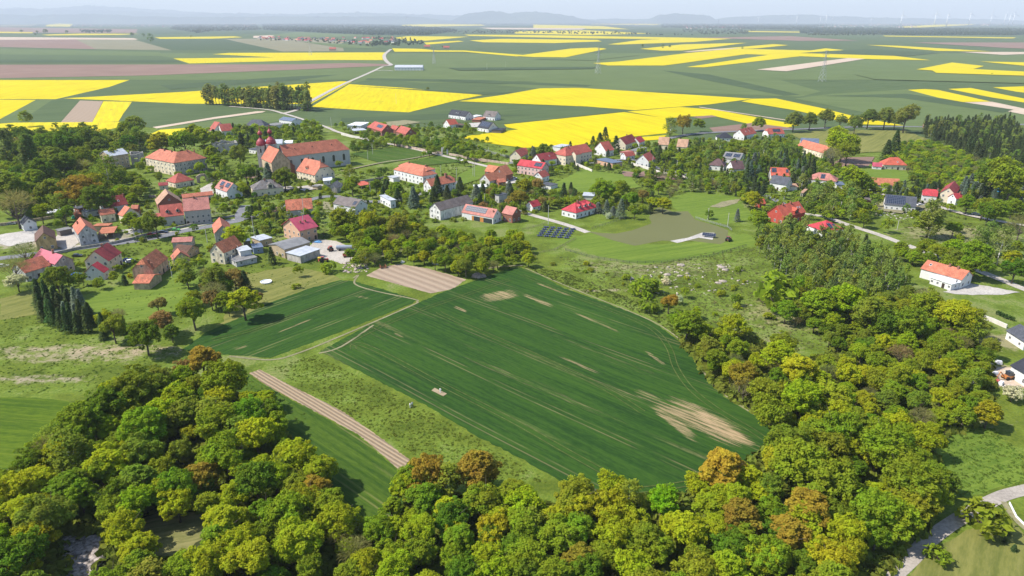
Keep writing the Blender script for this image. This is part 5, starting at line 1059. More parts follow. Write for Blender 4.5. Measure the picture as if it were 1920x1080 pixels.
Zf([(1405,440),(1500,415),(1580,440),(1650,470),(1700,520),(1620,560),(1540,550),(1480,500),(1440,475)], "cccclcls", 5.4, (2.0, 3.0), BP, hf=11)
Zf([(1480,500),(1560,545),(1660,560),(1700,540),(1740,580),(1600,580),(1500,560)], "ggylb", 7, (2.8, 4), BP)
Zf([(1690,450),(1800,470),(1850,520),(1820,520),(1760,490),(1690,470)], "ggyl", 7, (2.6, 4.2), LN)
Zf([(1700,395),(1760,400),(1900,440),(1925,500),(1860,480),(1800,440)], "glcyg", 13, (2.6, 4.4), LN)
Zf([(1800,560),(1860,600),(1870,640),(1850,670),(1800,640)], "gydlb", 7, (3, 4.4), WR)
Zf([(600,425),(640,400),(700,395),(770,395),(800,425),(880,435),(960,435),(1005,465),(990,492),(930,502),(860,500),(780,478),(720,485),(660,480),(640,450)], "gggyyyllgbg", 5.6, (2.2, 3.8), TH)
Zf([(0,285),(60,250),(200,262),(200,310),(270,340),(250,370),(150,385),(0,390)], "gldlygyg", 8, (3, 4.8), PK)
Zf([(0,245),(160,245),(240,250),(300,270),(200,285),(0,262)], "dglldg", 11, (4, 6), PK)
Zf([(64,545),(90,540),(165,565),(165,600),(110,595),(64,580)], "ssssssu", 3.8, (1.9, 2.6), "the left spruce clump", hf=9.5)
Zf([(170,570),(230,590),(250,620),(180,610)], "ssdg", 5, (1.9, 2.6), "the left spruce clump")
Zf([(90,500),(250,505),(280,520),(100,530)], "glsgd", 7, (1.6, 3.0), GD)
Zf([(300,500),(420,505),(440,540),(380,560),(340,540)], "lggbr", 8, (2.2, 3.6), GD)
Zf([(470,375),(540,370),(600,385),(590,410),(560,420),(500,430),(460,420),(455,390)], "gyglwls", 6, (1.5, 2.7), VC)
Zf([(400,330),(480,340),(460,360),(420,350)], "gdlg", 8, (1.8, 3), VC)
Zf([(600,330),(700,335),(800,340),(800,360),(700,375),(620,360)], "gylgygs", 8, (1.6, 2.9), VC)
Zf([(620,300),(720,310),(840,325),(820,332),(700,330),(630,315)], "gldg", 11, (1.8, 3.2), VC)
Zf([(880,345),(1000,330),(1080,345),(1060,370),(990,385),(960,378),(900,380)], "glygyblsr", 7, (1.8, 3.1), VC)
Zf([(1030,365),(1120,345),(1230,350),(1250,375),(1200,385),(1120,380),(1040,372)], "ggylsbg", 7, (1.8, 3.3), VC)
Zf([(1220,320),(1330,320),(1400,345),(1390,375),(1330,378),(1260,360),(1240,350),(1200,335)], "gbllbyg", 7, (2.0, 3.6), VC)
Zf([(1100,305),(1180,310),(1250,325),(1200,335),(1110,325)], "lgbg", 10, (2, 3.4), NE)
Zf([(1220,275),(1310,270),(1330,300),(1320,320),(1240,315),(1215,300)], "dgsgls", 8.5, (2.4, 4), EG)
Zf([(1300,270),(1480,262),(1530,290),(1480,310),(1380,300),(1310,295)], "glcgdl", 9, (2.6, 4.2), EG)
Zf([(1385,300),(1500,290),(1530,310),(1520,340),(1460,330),(1390,330)], "uussssd", 7, (2.2, 3.2), EG, hf=12)
Zf([(1370,320),(1420,310),(1440,360),(1390,365)], "sssd", 7, (2.6, 3.6), EG)
Zf([(1480,330),(1560,350),(1620,370),(1600,400),(1540,395),(1500,370)], "cdclgc", 7, (2.4, 3.6), EG)
Zf([(1580,340),(1640,340),(1660,370),(1600,380)], "lgdg", 8, (2.6, 4), EG)
Zf([(1650,355),(1700,345),(1860,350),(1850,365),(1760,372),(1680,365)], "ussus", 7.5, (2, 3), "the dark red villa gardens", hf=11)
Zf([(1650,270),(1740,258),(1830,290),(1900,310),(1925,350),(1830,345),(1720,335),(1690,310)], "llgylyyb", 6.4, (2.4, 4.0), ED, hf=6.5)
Zf([(1735,225),(1900,222),(1915,250),(1925,300),(1860,295),(1800,270),(1735,245)], "sscss", 6.4, (2.4, 3.4), CP, hf=11)
Zf([(600,228),(900,232),(860,262),(960,280),(1010,290),(960,305),(860,300),(780,285),(740,270)], "gldgy", 16, (2, 3.8), NE)
Zf([(730,252),(860,262),(930,285),(970,300),(930,298),(820,285),(740,268)], "gldggy", 8, (2.6, 3.8), NE)
Zf([(400,225),(470,240),(600,225),(600,262),(520,262),(440,270),(400,262)], "ggdlgys", 9, (2.8, 4.6), "the trees behind the church")
Zf([(655,262),(700,255),(740,270),(720,282),(660,275)], "dgdd", 7, (2, 3), "the trees behind the church")
Zf([(590,420),(640,440),(650,470),(610,450)], "gyl", 6, (2, 3.2), TH)
Zf([(1165,500),(1200,490),(1300,500),(1400,520),(1380,560),(1300,580),(1240,550)], "glybygd", 10.5, (.9, 2.3), SL)
Zf([(1040,480),(1160,490),(1180,520),(1090,520)], "gly", 11, (.8, 1.6), SL)
Zf([(1380,480),(1460,500),(1520,540),(1500,600),(1560,650),(1460,640),(1380,590),(1360,540)], "gglyb", 11, (1.0, 2.2), SL)
Zf([(1020,460),(1100,470),(1120,490),(1030,480)], "gly", 8, (1.0, 1.9), SL)
Zf([(1116,430),(1150,420),(1212,406),(1215,416),(1185,428),(1150,434),(1122,434)], "lgd", 3.6, (.8, 1.3), "the orchard rows")
# the gardens between the houses
Zf([(90,400),(200,380),(330,340),(400,330),(460,370),(450,410),(300,430),(140,440)], "glgydg", 7.5, (1.1, 2.6), GD)
Zf([(60,470),(240,465),(400,440),(440,480),(420,510),(330,500),(60,500)], "glgydg", 7.5, (1.1, 2.6), GD)
Zf([(400,320),(620,325),(640,360),(600,400),(470,400),(400,360)], "glgydsg", 7.0, (1.0, 2.4), VC)
Zf([(620,355),(960,330),(1060,350),(1080,372),(900,395),(760,400),(640,400)], "gglygds", 7.0, (1.0, 2.4), VC)
Zf([(640,235),(900,225),(960,240),(900,262),(700,262)], "glgy", 13, (1.4, 2.8), NE)
Zf([(960,270),(1280,255),(1480,250),(1480,265),(1200,300),(960,320)], "gldygs", 8, (1.3, 2.9), NE)
Zf([(1290,300),(1560,290),(1640,380),(1500,400),(1400,395),(1300,370)], "glgcyds", 8.5, (1.8, 3.6), EG)
Zf([(1500,335),(1700,345),(1800,380),(1740,380),(1640,385),(1560,400)], "glgyc", 9, (1.8, 3.6), EG)
Zf([(1740,340),(1920,350),(1920,400),(1800,375)], "glygdu", 8.5, (2, 4), ED)
Zf([(250,285),(480,262),(520,320),(380,330),(260,330)], "gldyg", 14, (2, 3.8), PK)
# avenue trees, single field trees far away
for (u, v_, w_, k) in ((40,59.5,4,'d'),(70,61.5,5,'d'),(85,60,7,'d'),(125,61,5,'d'),(247,66,7,'l'),(269,67,6,'l'),(282,72,10,'l'),(358,70,3,'d'),(1205,87,5,'l'),(1243,88,5,'l'),(1256,88,5,'l'),(1392,91,4,'l'),(830,89,5,'d'),(1155,61,5,'d'),(802,168,6,'d'),(66,66,4,'d'),(1860,140,3,'d')):
    tp(k, u, v_-2, w_)
# far woods and hedges: masses nobody could count
M_FW = plain('distant_wood_floor', (.035, .055, .03), .95, .05)
def mass(name, poly, n, hgt, col, label, seed=1, cr='a', rr=1.0):
    if n > 400: F('wood_floor', poly, M_FW)
    rng = np.random.default_rng(seed); poly = [px(cr, *q) for q in poly]; g = [P(*q)[:2] for q in poly]; pts = []; us = [q[0] for q in poly]; vs = [q[1] for q in poly]
    while len(pts) < n:
        u = rng.uniform(min(us), max(us)); v_ = rng.uniform(min(vs), max(vs))
        if inpoly(u, v_, poly): pts.append((*P(u, v_)[:2],))
    base = unit(np.array([(0,0,1),(1,0,.45),(.31,.95,.45),(-.81,.59,.45),(-.81,-.59,.45),(.31,-.95,.45),(.81,.59,-.5),(-.31,.95,-.5),(-1,0,-.5),(-.31,-.95,-.5),(.81,-.59,-.5)], float))
    tri = [(0,1,2),(0,2,3),(0,3,4),(0,4,5),(0,5,1),(1,6,2),(2,7,3),(3,8,4),(4,9,5),(5,10,1),(6,7,2),(7,8,3),(8,9,4),(9,10,5),(10,6,1)]
    V = []; F_ = []
    for i, (x, y) in enumerate(pts):
        d = math.hypot(x, y); r = max(hgt*.42, d*.0011)*rng.uniform(.7, 1.4)*rr; h = hgt*rng.uniform(.7, 1.15); b_ = base*(1+rng.normal(size=(11, 1))*.14)*np.array([r, r, h*.55])+np.array([x, y, h*.45]); k = len(V)*0+i*11
        V.append(b_); F_ += [(k+a, k+b2, k+c2) for a, b2, c2 in tri]
    me = mesh_np(name, np.concatenate(V), F_); me.materials.append(LEAF); o = link(name, me); o.color = (*col, 1); o['kind'] = 'stuff'; o['label'] = label; return o
DG = (.030, .055, .028); DG2 = (.045, .065, .030)
mass("distant_wood", [(490,45),(640,43),(820,52),(860,58),(800,66),(700,66),(560,60),(495,56)], 2600, 17, DG, "dark distant wood behind the far village", 2)
mass("distant_wood", [(-40,31),(155,32),(300,36),(640,34),(640,41),(400,42),(260,41),(-40,43)], 2600, 16, DG, "hazy wooded belt below the mountains at the left", 3)
mass("distant_wood", [(640,36),(1300,37),(1300,44),(900,46),(640,42)], 2200, 15, DG, "hazy wooded plain below the hills", 4)
mass("distant_wood", [(1500,52),(1930,54),(1930,66),(1700,66),(1500,62)], 2600, 15, DG, "dark wooded belt at the right below the wind turbines", 5)
mass("distant_wood", [(1240,44),(1560,46),(1500,56),(1380,54),(1240,52)], 1500, 15, DG, "wooded land at the right of the far plain", 6)
mass("distant_wood", [(330,46),(480,45),(490,56),(400,58),(370,62),(320,54)], 700, 15, DG2, "trees around the far left town", 7)
mass("distant_wood", [(150,57),(208,57),(208,62),(152,62)], 90, 15, DG2, "small copse in the far left fields", 8)
mass("distant_wood", [(800,58),(960,57),(1300,66),(1280,67),(1000,63),(900,63),(800,64)], 200, 13, DG2, "broken line of trees between the far rape fields", 9)
mass("distant_wood", [(1510,63),(1560,64),(1640,65),(1640,67),(1510,67)], 60, 14, DG2, "thin tree row beyond the brown field", 10)
mass("distant_wood", [(700,70),(760,72),(800,80),(780,86),(700,86)], 120, 12, DG, "trees at the right end of the far village", 12)
mass("distant_wood", [(480,72),(640,74),(720,82),(700,88),(600,80),(480,76)], 110, 10, DG2, "garden trees among the far village houses", 13)
mass("distant_wood", [(1280,54),(1420,56),(1400,64),(1330,66),(1280,60)], 130, 14, DG2, "trees around the far church village", 14)
# meadow tussocks and low scrub
HOLES = [[(255,955),(415,955),(410,1050),(255,1060)], [(125,1005),(205,1005),(200,1090),(120,1090)]]
def tussocks(name, poly, n, s, col, label, seed, flat=.38):
    rng = np.random.default_rng(seed); g = [P(*q)[:2] for q in poly]; xs = [q[0] for q in g]; ys = [q[1] for q in g]; pts = []; t_ = 0
    while len(pts) < n and t_ < n*30:
        t_ += 1; x = rng.uniform(min(xs), max(xs)); y = rng.uniform(min(ys), max(ys))
        if inpoly(x, y, g) and not inhouse(x, y, 1) and not (name == 'garden_plants' and blocked(x, y, .6)):
            u, v_, _ = proj((x, y, 0))
            if not any(inpoly(u, v_, h) for h in HOLES): pts.append((x, y))
    pts = np.array(pts); k = 12; n = len(pts); c_ = np.repeat(pts, k, 0); sz = np.repeat(s*(.4+rng.random(n)**2*1.3), k); d = unit(rng.normal(size=(n*k, 3))); d[:, 2] = abs(d[:, 2])
    p = np.concatenate([c_, np.zeros((n*k, 1))], 1)+d*sz[:, None]*np.array([1, 1, .6 if name == 'undergrowth' else flat]); nrm = unit(d+rng.normal(size=d.shape)*.4); t = unit(np.cross(nrm, rng.normal(size=d.shape))); b_ = np.cross(nrm, t); s_ = sz[:, None]*.42
    V = np.stack([p-t*s_, p-b_*s_, p+t*s_, p+b_*s_], 1).reshape(-1, 3); me = mesh_np(name, V, np.arange(len(V)).reshape(-1, 4)); me.materials.append(LEAF); o = link(name, me); o.color = (*col, 1); o['kind'] = 'stuff'; o['label'] = label
UG = (.17, .20, .03)
tussocks("undergrowth", [(-80,930),(40,880),(110,810),(220,750),(360,730),(470,750),(520,810),(600,900),(640,960),(700,1010),(700,1180),(-100,1180)], 6500, 1.6, UG, "dense undergrowth under the trees of the lower left wood", 31)
tussocks("undergrowth", [(700,1010),(760,960),(820,930),(960,950),(1050,960),(1180,940),(1290,930),(1400,870),(1480,820),(1560,790),(1740,820),(1770,900),(1740,975),(1690,1030),(1640,1090),(1580,1180),(680,1180)], 7500, 1.6, UG, "dense undergrowth under the trees of the wood below the wheat", 32)
tussocks("undergrowth", [(1270,640),(1340,620),(1400,630),(1500,690),(1600,640),(1720,620),(1840,650),(1860,720),(1850,780),(1760,820),(1560,800),(1430,780),(1370,745),(1330,710),(1305,670)], 5600, 1.5, UG, "dense undergrowth in the wood right of the wheat", 33)
tussocks("rough_grass", [(0,590),(130,600),(330,650),(460,690),(600,800),(560,790),(300,720),(100,740),(0,735)], 2200, .26, (.11, .17, .03), "rough grass tufts on the meadow left of the fields", 1)
tussocks("rough_grass", [(510,690),(590,665),(700,720),(800,770),(960,860),(1030,905),(940,900),(770,850),(640,770)], 2600, .24, (.13, .17, .03), "weeds on the green strip below the wheat field", 2)
tussocks("rough_grass", [(1040,480),(1200,500),(1400,460),(1480,500),(1560,600),(1600,650),(1450,660),(1360,640),(1250,600),(1120,540)], 5200, .34, (.16, .18, .06), "scrubby growth on the slope above the wheat field", 3)
tussocks("rough_grass", [(1765,790),(1860,800),(1925,860),(1925,905),(1800,935)], 900, .3, (.12, .19, .03), "lush weeds on the corner meadow", 4)
tussocks("rough_grass", [(1660,400),(1920,430),(1920,520),(1840,500),(1740,460)], 900, .45, (.10, .12, .04), "dry scrub along the lane at the right", 5)
tussocks("bank_grass", [(980,500),(1060,535),(1210,590),(1290,645),(1320,690),(1420,772),(1470,805),(1475,795),(1350,715),(1310,640),(1215,575),(1060,510)], 1300, .36, (.10, .13, .03), "grassy bank along the field edge", 6)
tussocks("rough_grass", [(300,500),(640,520),(400,600),(330,640),(250,640),(180,590)], 900, .25, (.12, .18, .03), "tufts on the orchard meadow", 7)
tussocks("rough_grass", [(1650,270),(1740,258),(1925,300),(1925,360),(1720,345)], 900, .9, (.09, .105, .035), "scrub on the hill at the right edge", 8)

VG = (.10, .135, .03)
for i_, (pl, n_) in enumerate((([(0,480),(120,400),(330,330),(640,330),(640,420),(600,500),(420,520),(300,540),(60,540)], 2600), ([(640,330),(960,290),(1260,300),(1260,380),(1000,400),(640,420)], 2200), ([(1200,300),(1560,290),(1860,370),(1800,420),(1500,400),(1260,380)], 1800), ([(250,285),(480,262),(640,300),(640,330),(330,330)], 700), ([(640,235),(900,228),(960,300),(700,300)], 600))):
    tussocks("garden_plants", pl, n_, (.5, .6, .7, .6, .7)[i_], VG, "low garden plants and beds between the houses, "+("left part", "middle part", "right part", "by the church", "by the northern houses")[i_]+" of the village", 60+i_, flat=.8)
# ================================================================ HILLS ON THE HORIZON
def hill_mat(name, a, b_):
    nt = NT(name); X, Y, Z, p = nt.pos(); n = nt.noise(nt.xyz(X*.0006, Y*.0006, Z*.002), 1.0, 5, .6); m = nt.noise(p, .0022, 3, .6)
    col = nt.mix(nt.ramp(n, .45, .6), a, b_); return nt.principled(nt.mix(nt.ramp(m, .62, .7)*.5, col, (.25, .22, .10)), .95, spec=.05)
M_HILL = hill_mat("hill_forest", (.025, .045, .028), (.05, .075, .04))
def hills(name, prof, D, depth, seed=0, mat=None):
    """a range of hills: prof = (pixel x, pixel y of the skyline); D metres away, `depth` metres from foot to foot"""
    rng = np.random.default_rng(seed); xs = [q[0] for q in prof]; ys = [q[1] for q in prof]; n = max(30, int((xs[-1]-xs[0])/4)); V = []; rows = 9
    for i in range(n+1):
        u = xs[0]+(xs[-1]-xs[0])*i/n; t = np.interp(u, xs, ys) + .5*math.sin(u*.09+seed)+.35*math.sin(u*.23+seed*2)
        t = 39-(39-t)*.88; e = math.sin(min(1, i/n*6)*math.pi/2)*math.sin(min(1, (1-i/n)*6)*math.pi/2)
        d = ray(u, 0); yy = D; x0 = d[0]/math.hypot(d[1], 0)*D*1.0; r_ = ray(u, t); h = max(0, HC + r_[2]/r_[1]*D)*e
        x0 = r_[0]/r_[1]*D
        for j in range(rows):
            f = j/(rows-1)*2-1; z = h*(math.cos(f*math.pi)*.5+.5)*(1+.0*rng.normal()) + (rng.normal()*h*.03 if abs(f) < .9 else 0)
            V.append((x0+f*depth*.25*math.sin(seed+i*.3), D+f*depth/2, z-2))
    F_ = [(i*rows+j, (i+1)*rows+j, (i+1)*rows+j+1, i*rows+j+1) for i in range(n) for j in range(rows-1)]
    me = mesh_np(name, V, F_); o = link(name, me, [mat or M_HILL]); me.polygons.foreach_set("use_smooth", [True]*len(me.polygons)); o['kind'] = 'structure'; return o
hills("mountains", [(-200,14),(0,14),(60,13),(130,16),(200,17),(280,20),(330,24),(420,22),(560,25),(640,21),(700,22),(820,26),(960,30),(1080,33)], 34000, 5000, 1)
hills("mountains", [(-200,9),(0,12),(80,13),(170,6),(260,12),(380,21),(500,28)], 38000, 5000, 2)
hills("hills", [(-200,27),(0,25),(60,27),(180,24),(260,29),(380,31),(520,29),(640,30),(760,28),(900,33)], 27000, 3500, 3)
hills("hills", [(840,33),(870,24),(900,20),(930,18.5),(955,23),(985,20),(1005,18.5),(1030,22),(1060,27),(1110,32)], 28000, 4500, 4)
hills("hills", [(1210,32),(1235,27),(1270,22.5),(1300,25),(1330,28),(1350,31)], 28500, 2600, 5)
hills("hills", [(1300,33),(1390,30),(1460,27),(1500,25),(1540,28),(1620,31),(1700,34),(1800,36)], 30000, 2600, 6)
hills("hills", [(1500,35),(1600,32),(1750,34),(1950,37)], 30000, 2600, 7)
hills("hills", [(1060,37),(1150,34.5),(1230,35),(1320,36)], 31000, 2600, 8)
# ================================================================ WIND TURBINES, PYLONS, POLES
WHITE = plain("white_paint", (.78, .78, .78), .5); STEEL = plain("galvanised_steel", (.38, .39, .40), .5, metal=.4); CONCP = plain("concrete_pole", (.50, .48, .44), .9); WOODP = plain("weathered_wood", (.22, .17, .13), .9)
def turbine():
    o = empty("wind_turbine", (0,0,0)); m = MB(); m.tube((0,0,0), (0,0,105), 2.6, 1.5, 10); m.build("tower", WHITE, o, True)
    m = MB(); m.box((-2,-4.5,104), (2,5,108)); m.lathe([(1.9,0),(1.7,1.4),(.4,2.8)], (0,0,0), 10)
    n = m.build("nacelle", WHITE, o)
    for k in range(3):
        b = MB(); a = k*2*math.pi/3; c_, s_ = math.cos(a), math.sin(a)
        pts = [(-1.0, 1.5), (-2.6, 10), (-.5, 56), (.5, 56), (1.3, 10), (1.0, 1.5)]; q = [(x*c_-z*s_, x*s_+z*c_+106) for x, z in pts]; b.prism(q, -5.9, -5.1); b.build("blade", WHITE, o)
    return o
def copytree(o, loc, rz, scale=1.0, label=None):
    c_ = o.copy(); COL.objects.link(c_); c_.location = loc; c_.rotation_euler = (0, 0, rz); c_.scale = (scale,)*3
    for ch in o.children:
        d = ch.copy(); COL.objects.link(d); d.parent = c_
        for g in ch.children: e = g.copy(); COL.objects.link(e); e.parent = d
    if label: c_['label'] = label
    return c_
TB = turbine(); tpos = [(1422,42,29),(1494,42,28),(1538,40,30),(1549,40,25),(1634,41,31),(1690,41,24),(1753,41,22),(1776,41,24),(1818,41,21.5),(1858,42,24),(1884,42,23),(1893,42,25),(1900,42,22.5),(1560,40,32)]
for i, (u, vb, vt) in enumerate(tpos):
    D = 13500 if i % 2 else 15500; r_ = ray(u, 38.0); x = r_[0]/r_[1]*D; hgt = HC+(ray(u, vt)[2]/ray(u, vt)[1])*D
    lab = "white wind turbine on the right horizon, "+(ORD_[i] if False else ("leftmost" if i == 0 else "rightmost" if u == 1900 else "number words" ))
    o = TB if i == 0 else copytree(TB, (0,0,0), 0); o.location = (x, D, 0); o.rotation_euler = (0, 0, .5+.3*math.sin(i*2)); s = max(.8, hgt/125); o.scale = (s*1.4, s*1.4, s)
    o['u'] = u
tl = sorted([o for o in COL.objects if o.name.startswith("wind_turbine")], key=lambda o: o['u'])
OW = "first second third fourth fifth sixth seventh eighth ninth tenth eleventh twelfth thirteenth fourteenth".split()
for i, o in enumerate(tl):
    tag(o, "white wind turbine on the hazy right horizon, "+OW[i]+" from the left of the turbines", "wind turbine", "wind turbines on the horizon"); del o['u']
def pylon_mb(H, w):
    m = MB(); n = 7; pts = [(w*(1-i/n)**1.25*.5+.45, H*i/n*.96) for i in range(n+1)]; r = .11
    for sx, sy in ((1,1),(1,-1),(-1,1),(-1,-1)):
        for (a, z0), (b_, z1) in zip(pts, pts[1:]): m.tube((sx*a, sy*a, z0), (sx*b_, sy*b_, z1), r*1.2, r*1.2, 4, cap=False)
    for (a, z0), (b_, z1) in zip(pts, pts[1:]):
        for s in (1, -1):
            m.tube((-a, s*a, z0), (b_, s*b_, z1), r, r, 4, cap=False); m.tube((a, s*a, z0), (-b_, s*b_, z1), r, r, 4, cap=False); m.tube((s*a, -a, z0), (s*b_, b_, z1), r, r, 4, cap=False); m.tube((s*a, a, z0), (s*b_, -b_, z1), r, r, 4, cap=False)
    return m
def pylon(u, vb, vt, label):
    g = P(u, vb); D = math.hypot(g[0], g[1]); H = HC + (ray(u, vt)[2]/ray(u, vt)[1])*g[1]; o = empty("pylon", (g[0], g[1], 0), .5); tag(o, label, "pylon", "lattice pylons in the fields")
    pylon_mb(H, H*.16).build("lattice_mast", STEEL, o)
    for k, z in enumerate((.70, .82, .94)):
        m = MB(); L = H*(.13, .17, .11)[k]; m.tube((-L, 0, H*z), (L, 0, H*z), .2, .2, 4); m.tube((-L, 0, H*z), (0, 0, H*(z+.04)), .15, .15, 4); m.tube((L, 0, H*z), (0, 0, H*(z+.04)), .15, .15, 4); m.build("cross_arm", STEEL, o)
pylon(1541, 153, 92, "nearest tall lattice pylon in the green field on the right"); pylon(1121, 138, 87, "lattice pylon right of the fields' centre behind the long rape field"); pylon(814, 120, 88, "lattice pylon behind the white warehouse"); pylon(582, 104, 72, "faint lattice pylon in front of the far village's rape field")
pylon(1345, 62, 36, "lattice mast far away left of the wind turbines")
def pole(u, vb, vt, label, lamp=False, mat=None):
    g = P(u, vb); H = HC + (ray(u, vt)[2]/ray(u, vt)[1])*g[1]; H = min(max(H, 5), 14); o = empty("lamp_post" if lamp else "utility_pole", (g[0], g[1], 0), TR.random()*3); tag(o, label, "lamp post" if lamp else "pole", "poles along the lanes")
    m = MB(); m.tube((0,0,-.2), (0,0,H), .17, .12, 8); m.build("post", mat or CONCP, o)
    m = MB()
    if lamp: m.tube((0,0,H-.1), (1.6,0,H+.5), .06, .05, 6); m.box((1.5,-.15,H+.42), (2.2,.15,H+.56)); m.build("lamp_arm", STEEL, o)
    else: m.box((-.9,-.06,H-.45), (.9,.06,H-.32)); m.build("cross_arm", WOODP, o)
for u, vb, vt, lab, lm in ((572,448,384,"street lamp by the big junction",True),(571,413,370,"tall pole before the patchy orange roofed house",0),(477,443,405,"pole beside the small barn",0),(389,455,425,"pale pole beside the street's orange gabled house",0),
    (253,448,430,"lamp post on the pavement hedge",True),(695,368,340,"pole near the open red shed",0),(887,330,306,"pole behind the mansard villa",0) ,(890,332,304,"pole at the dark road beside the lawn",0),(856,336,314,"pole left of the dark road",0),(827,332,310,"pole right beside the mansard villa",0),
    (909,386,362,"pole behind the modern solar roofed house",0),(1028,421,385,"pole at the concrete lane by the lawn",0),(1327,412,390,"pole at the left side of the far lawn",0),(1364,425,399,"pole at the right side of the far lawn",0),(1223,314,292,"pole beside the narrow red roofed house",0),(1268,325,300,"wooden pole before the thicket",0),
    (808,277,256,"pole at the field wall",0),(916,297,276,"pole at the wall by the small cream house",0),(690,300,282,"left post on the green village field",0),(699,290,269,"right post on the green village field",0),(622,243,220,"pole at the lane junction by the red roofs",0),(1574,402,378,"pole in the birch trees",0),
    (1682,431,412,"pale pole in front of the long solar bungalow",0),(913,131,118,"pole alone in the far green field",0),(948,126,115,"second pole far in the green field",0),(743,195,174,"pole standing in the rape field",0),(1470,374,355,"pole beside the slate roofed cottage",0),(329,505,478,"pole leaning by the mossy roofed farmhouse",0),(323,520,490,"pole below the garden of the farmhouse",0)):
    pole(u, vb, vt, lab, bool(lm))
# ================================================================ VEHICLES
TYRE = plain("tyre_rubber", (.02, .02, .02), .9)
PAINTS = {}
def paint(c_, nm):
    if nm not in PAINTS: PAINTS[nm] = plain(nm, c_, .35, spec=.5, var=.05)
    return PAINTS[nm]
def wheel(m, x, y, r, w=.2): m.tube((x, y-w/2, r), (x, y+w/2, r), r, r, 12)
def car(u, v_, rz, c_, nm, label, L=4.3, W_=1.75, cr='a', van=False):
    g = P(*px(cr, u, v_)); o = empty("parked_car", (g[0], g[1], .02), rz); tag(o, label, "car", "cars parked in the village"); pm = paint(c_, nm); l, w = L/2, W_/2
    m = MB(); m.prism([(-l,.35),(l,.35),(l,.75),(l-.15,.85),(l-1.1,.98),(-l+.25,.98),(-l,.8)], -w, w); m.build("body", pm, o)
    m = MB(); top = 1.45 if not van else 1.95
    for s in (-1, 1): pass
    m.prism([(l-1.25,.98),(l-1.95,top-.04),(-l+.75,top-.04),(-l+.2,.98)], -w+.08, w-.08); m.build("window", GLASS, o)
    m = MB(); m.prism([(l-1.9,top-.05),(l-2.05,top+.01),(-l+.8,top+.01),(-l+.66,top-.05)], -w+.06, w-.06); m.build("roof", pm, o)
    for x in (-l+.8, l-.8):
        for y in (-w+.1, w-.1): m = MB(); wheel(m, x, y, .33); m.build("wheel", TYRE, o)
    for y in (-w+.3, w-.3): m = MB(); m.box((l-.02, y-.18, .6), (l+.02, y+.18, .76)); m.build("headlight", WHITE, o)
    return o
for a in ((1540,436,.1,(.45,.03,.03),"red_car_paint","red car parked on the street's edge",'d1'),(1660,415,.1,(.05,.07,.11),"dark_blue_paint","dark blue car parked on the street's edge",'d1'),(1780,392,.1,(.10,.45,.10),"green_car_paint","bright green car parked on the street's edge",'d1'),
    (1295,700,.6,(.04,.10,.35),"blue_car_paint","blue car behind the cream house with the maroon roof",'d1'),(1325,712,.6,(.7,.7,.7),"white_car_paint","white car beside the blue car at the cream house",'d1'),(120,330,.3,(.25,.27,.30),"grey_car_paint","grey car in the pale yard at the left",'d1'),(40,760,.2,(.55,.55,.55),"silver_car_paint","silver car at the left edge below the barn",'d1'),
    (785,655,.1,(.04,.04,.05),"black_car_paint","black car under the tree behind the pink roofed barn",'d1'),(600,600,.1,(.7,.7,.7),"white_car_paint","white car beside the long solar bungalow",'z5'),(1190,698,-.4,(.6,.62,.65),"silver_car_paint","silver car under the round trees at the right",'z5'),(1095,850,.4,(.7,.7,.7),"white_car_paint","white car beside the grey flat roofed block",'c6'),
    (1145,635,.1,(.7,.7,.7),"white_car_paint","white car in the yard of the red brick cluster",'c6'),(1185,830,.5,(.04,.04,.05),"black_car_paint","dark car in the yard of the dark red roofed long house",'c4'),(1960//1,890,0,(.7,.7,.7),"white_car_paint","white van at the digger's building site",'e4')):
    if a[-1] == 'e4': continue
    car(a[0], a[1], a[2], a[3], a[4], a[5], cr=a[6])
def tractor(u, v_, rz, c_, nm, label, cr='d2', s=1.0, cat='tractor'):
    g = P(*px(cr, u, v_)); o = empty("tractor", (g[0], g[1], .02), rz); o.scale = (s,)*3; tag(o, label, cat, "farm machines in the yard"); pm = paint(c_, nm)
    m = MB(); m.box((.2,-.45,.8), (2.3,.45,1.6)); m.box((-1.1,-.5,.7), (.2,.5,1.2)); m.build("bonnet", pm, o)
    m = MB(); m.prism([(-1.1,1.2),(.3,1.2),(.15,2.5),(-1.0,2.5)], -.65, .65); cb = m.build("cab", GLASS, o); m = MB(); m.box((-1.15,-.75,2.5), (.3,.75,2.65)); m.build("cab_roof", pm, cb)
    for y in (-.85,.85): m = MB(); wheel(m, -.7, y, .85, .45); m.build("wheel", TYRE, o); m = MB(); wheel(m, 1.8, y*.85, .5, .3); m.build("wheel", TYRE, o)
    return o
tractor(1600,590,2.2,(.35,.07,.05),"red_tractor_paint","dusty red tractor parked behind the tank trailers"); tractor(1530,700,.3,(.45,.08,.05),"red_tractor_paint","red tractor in front of the open fronted shed")
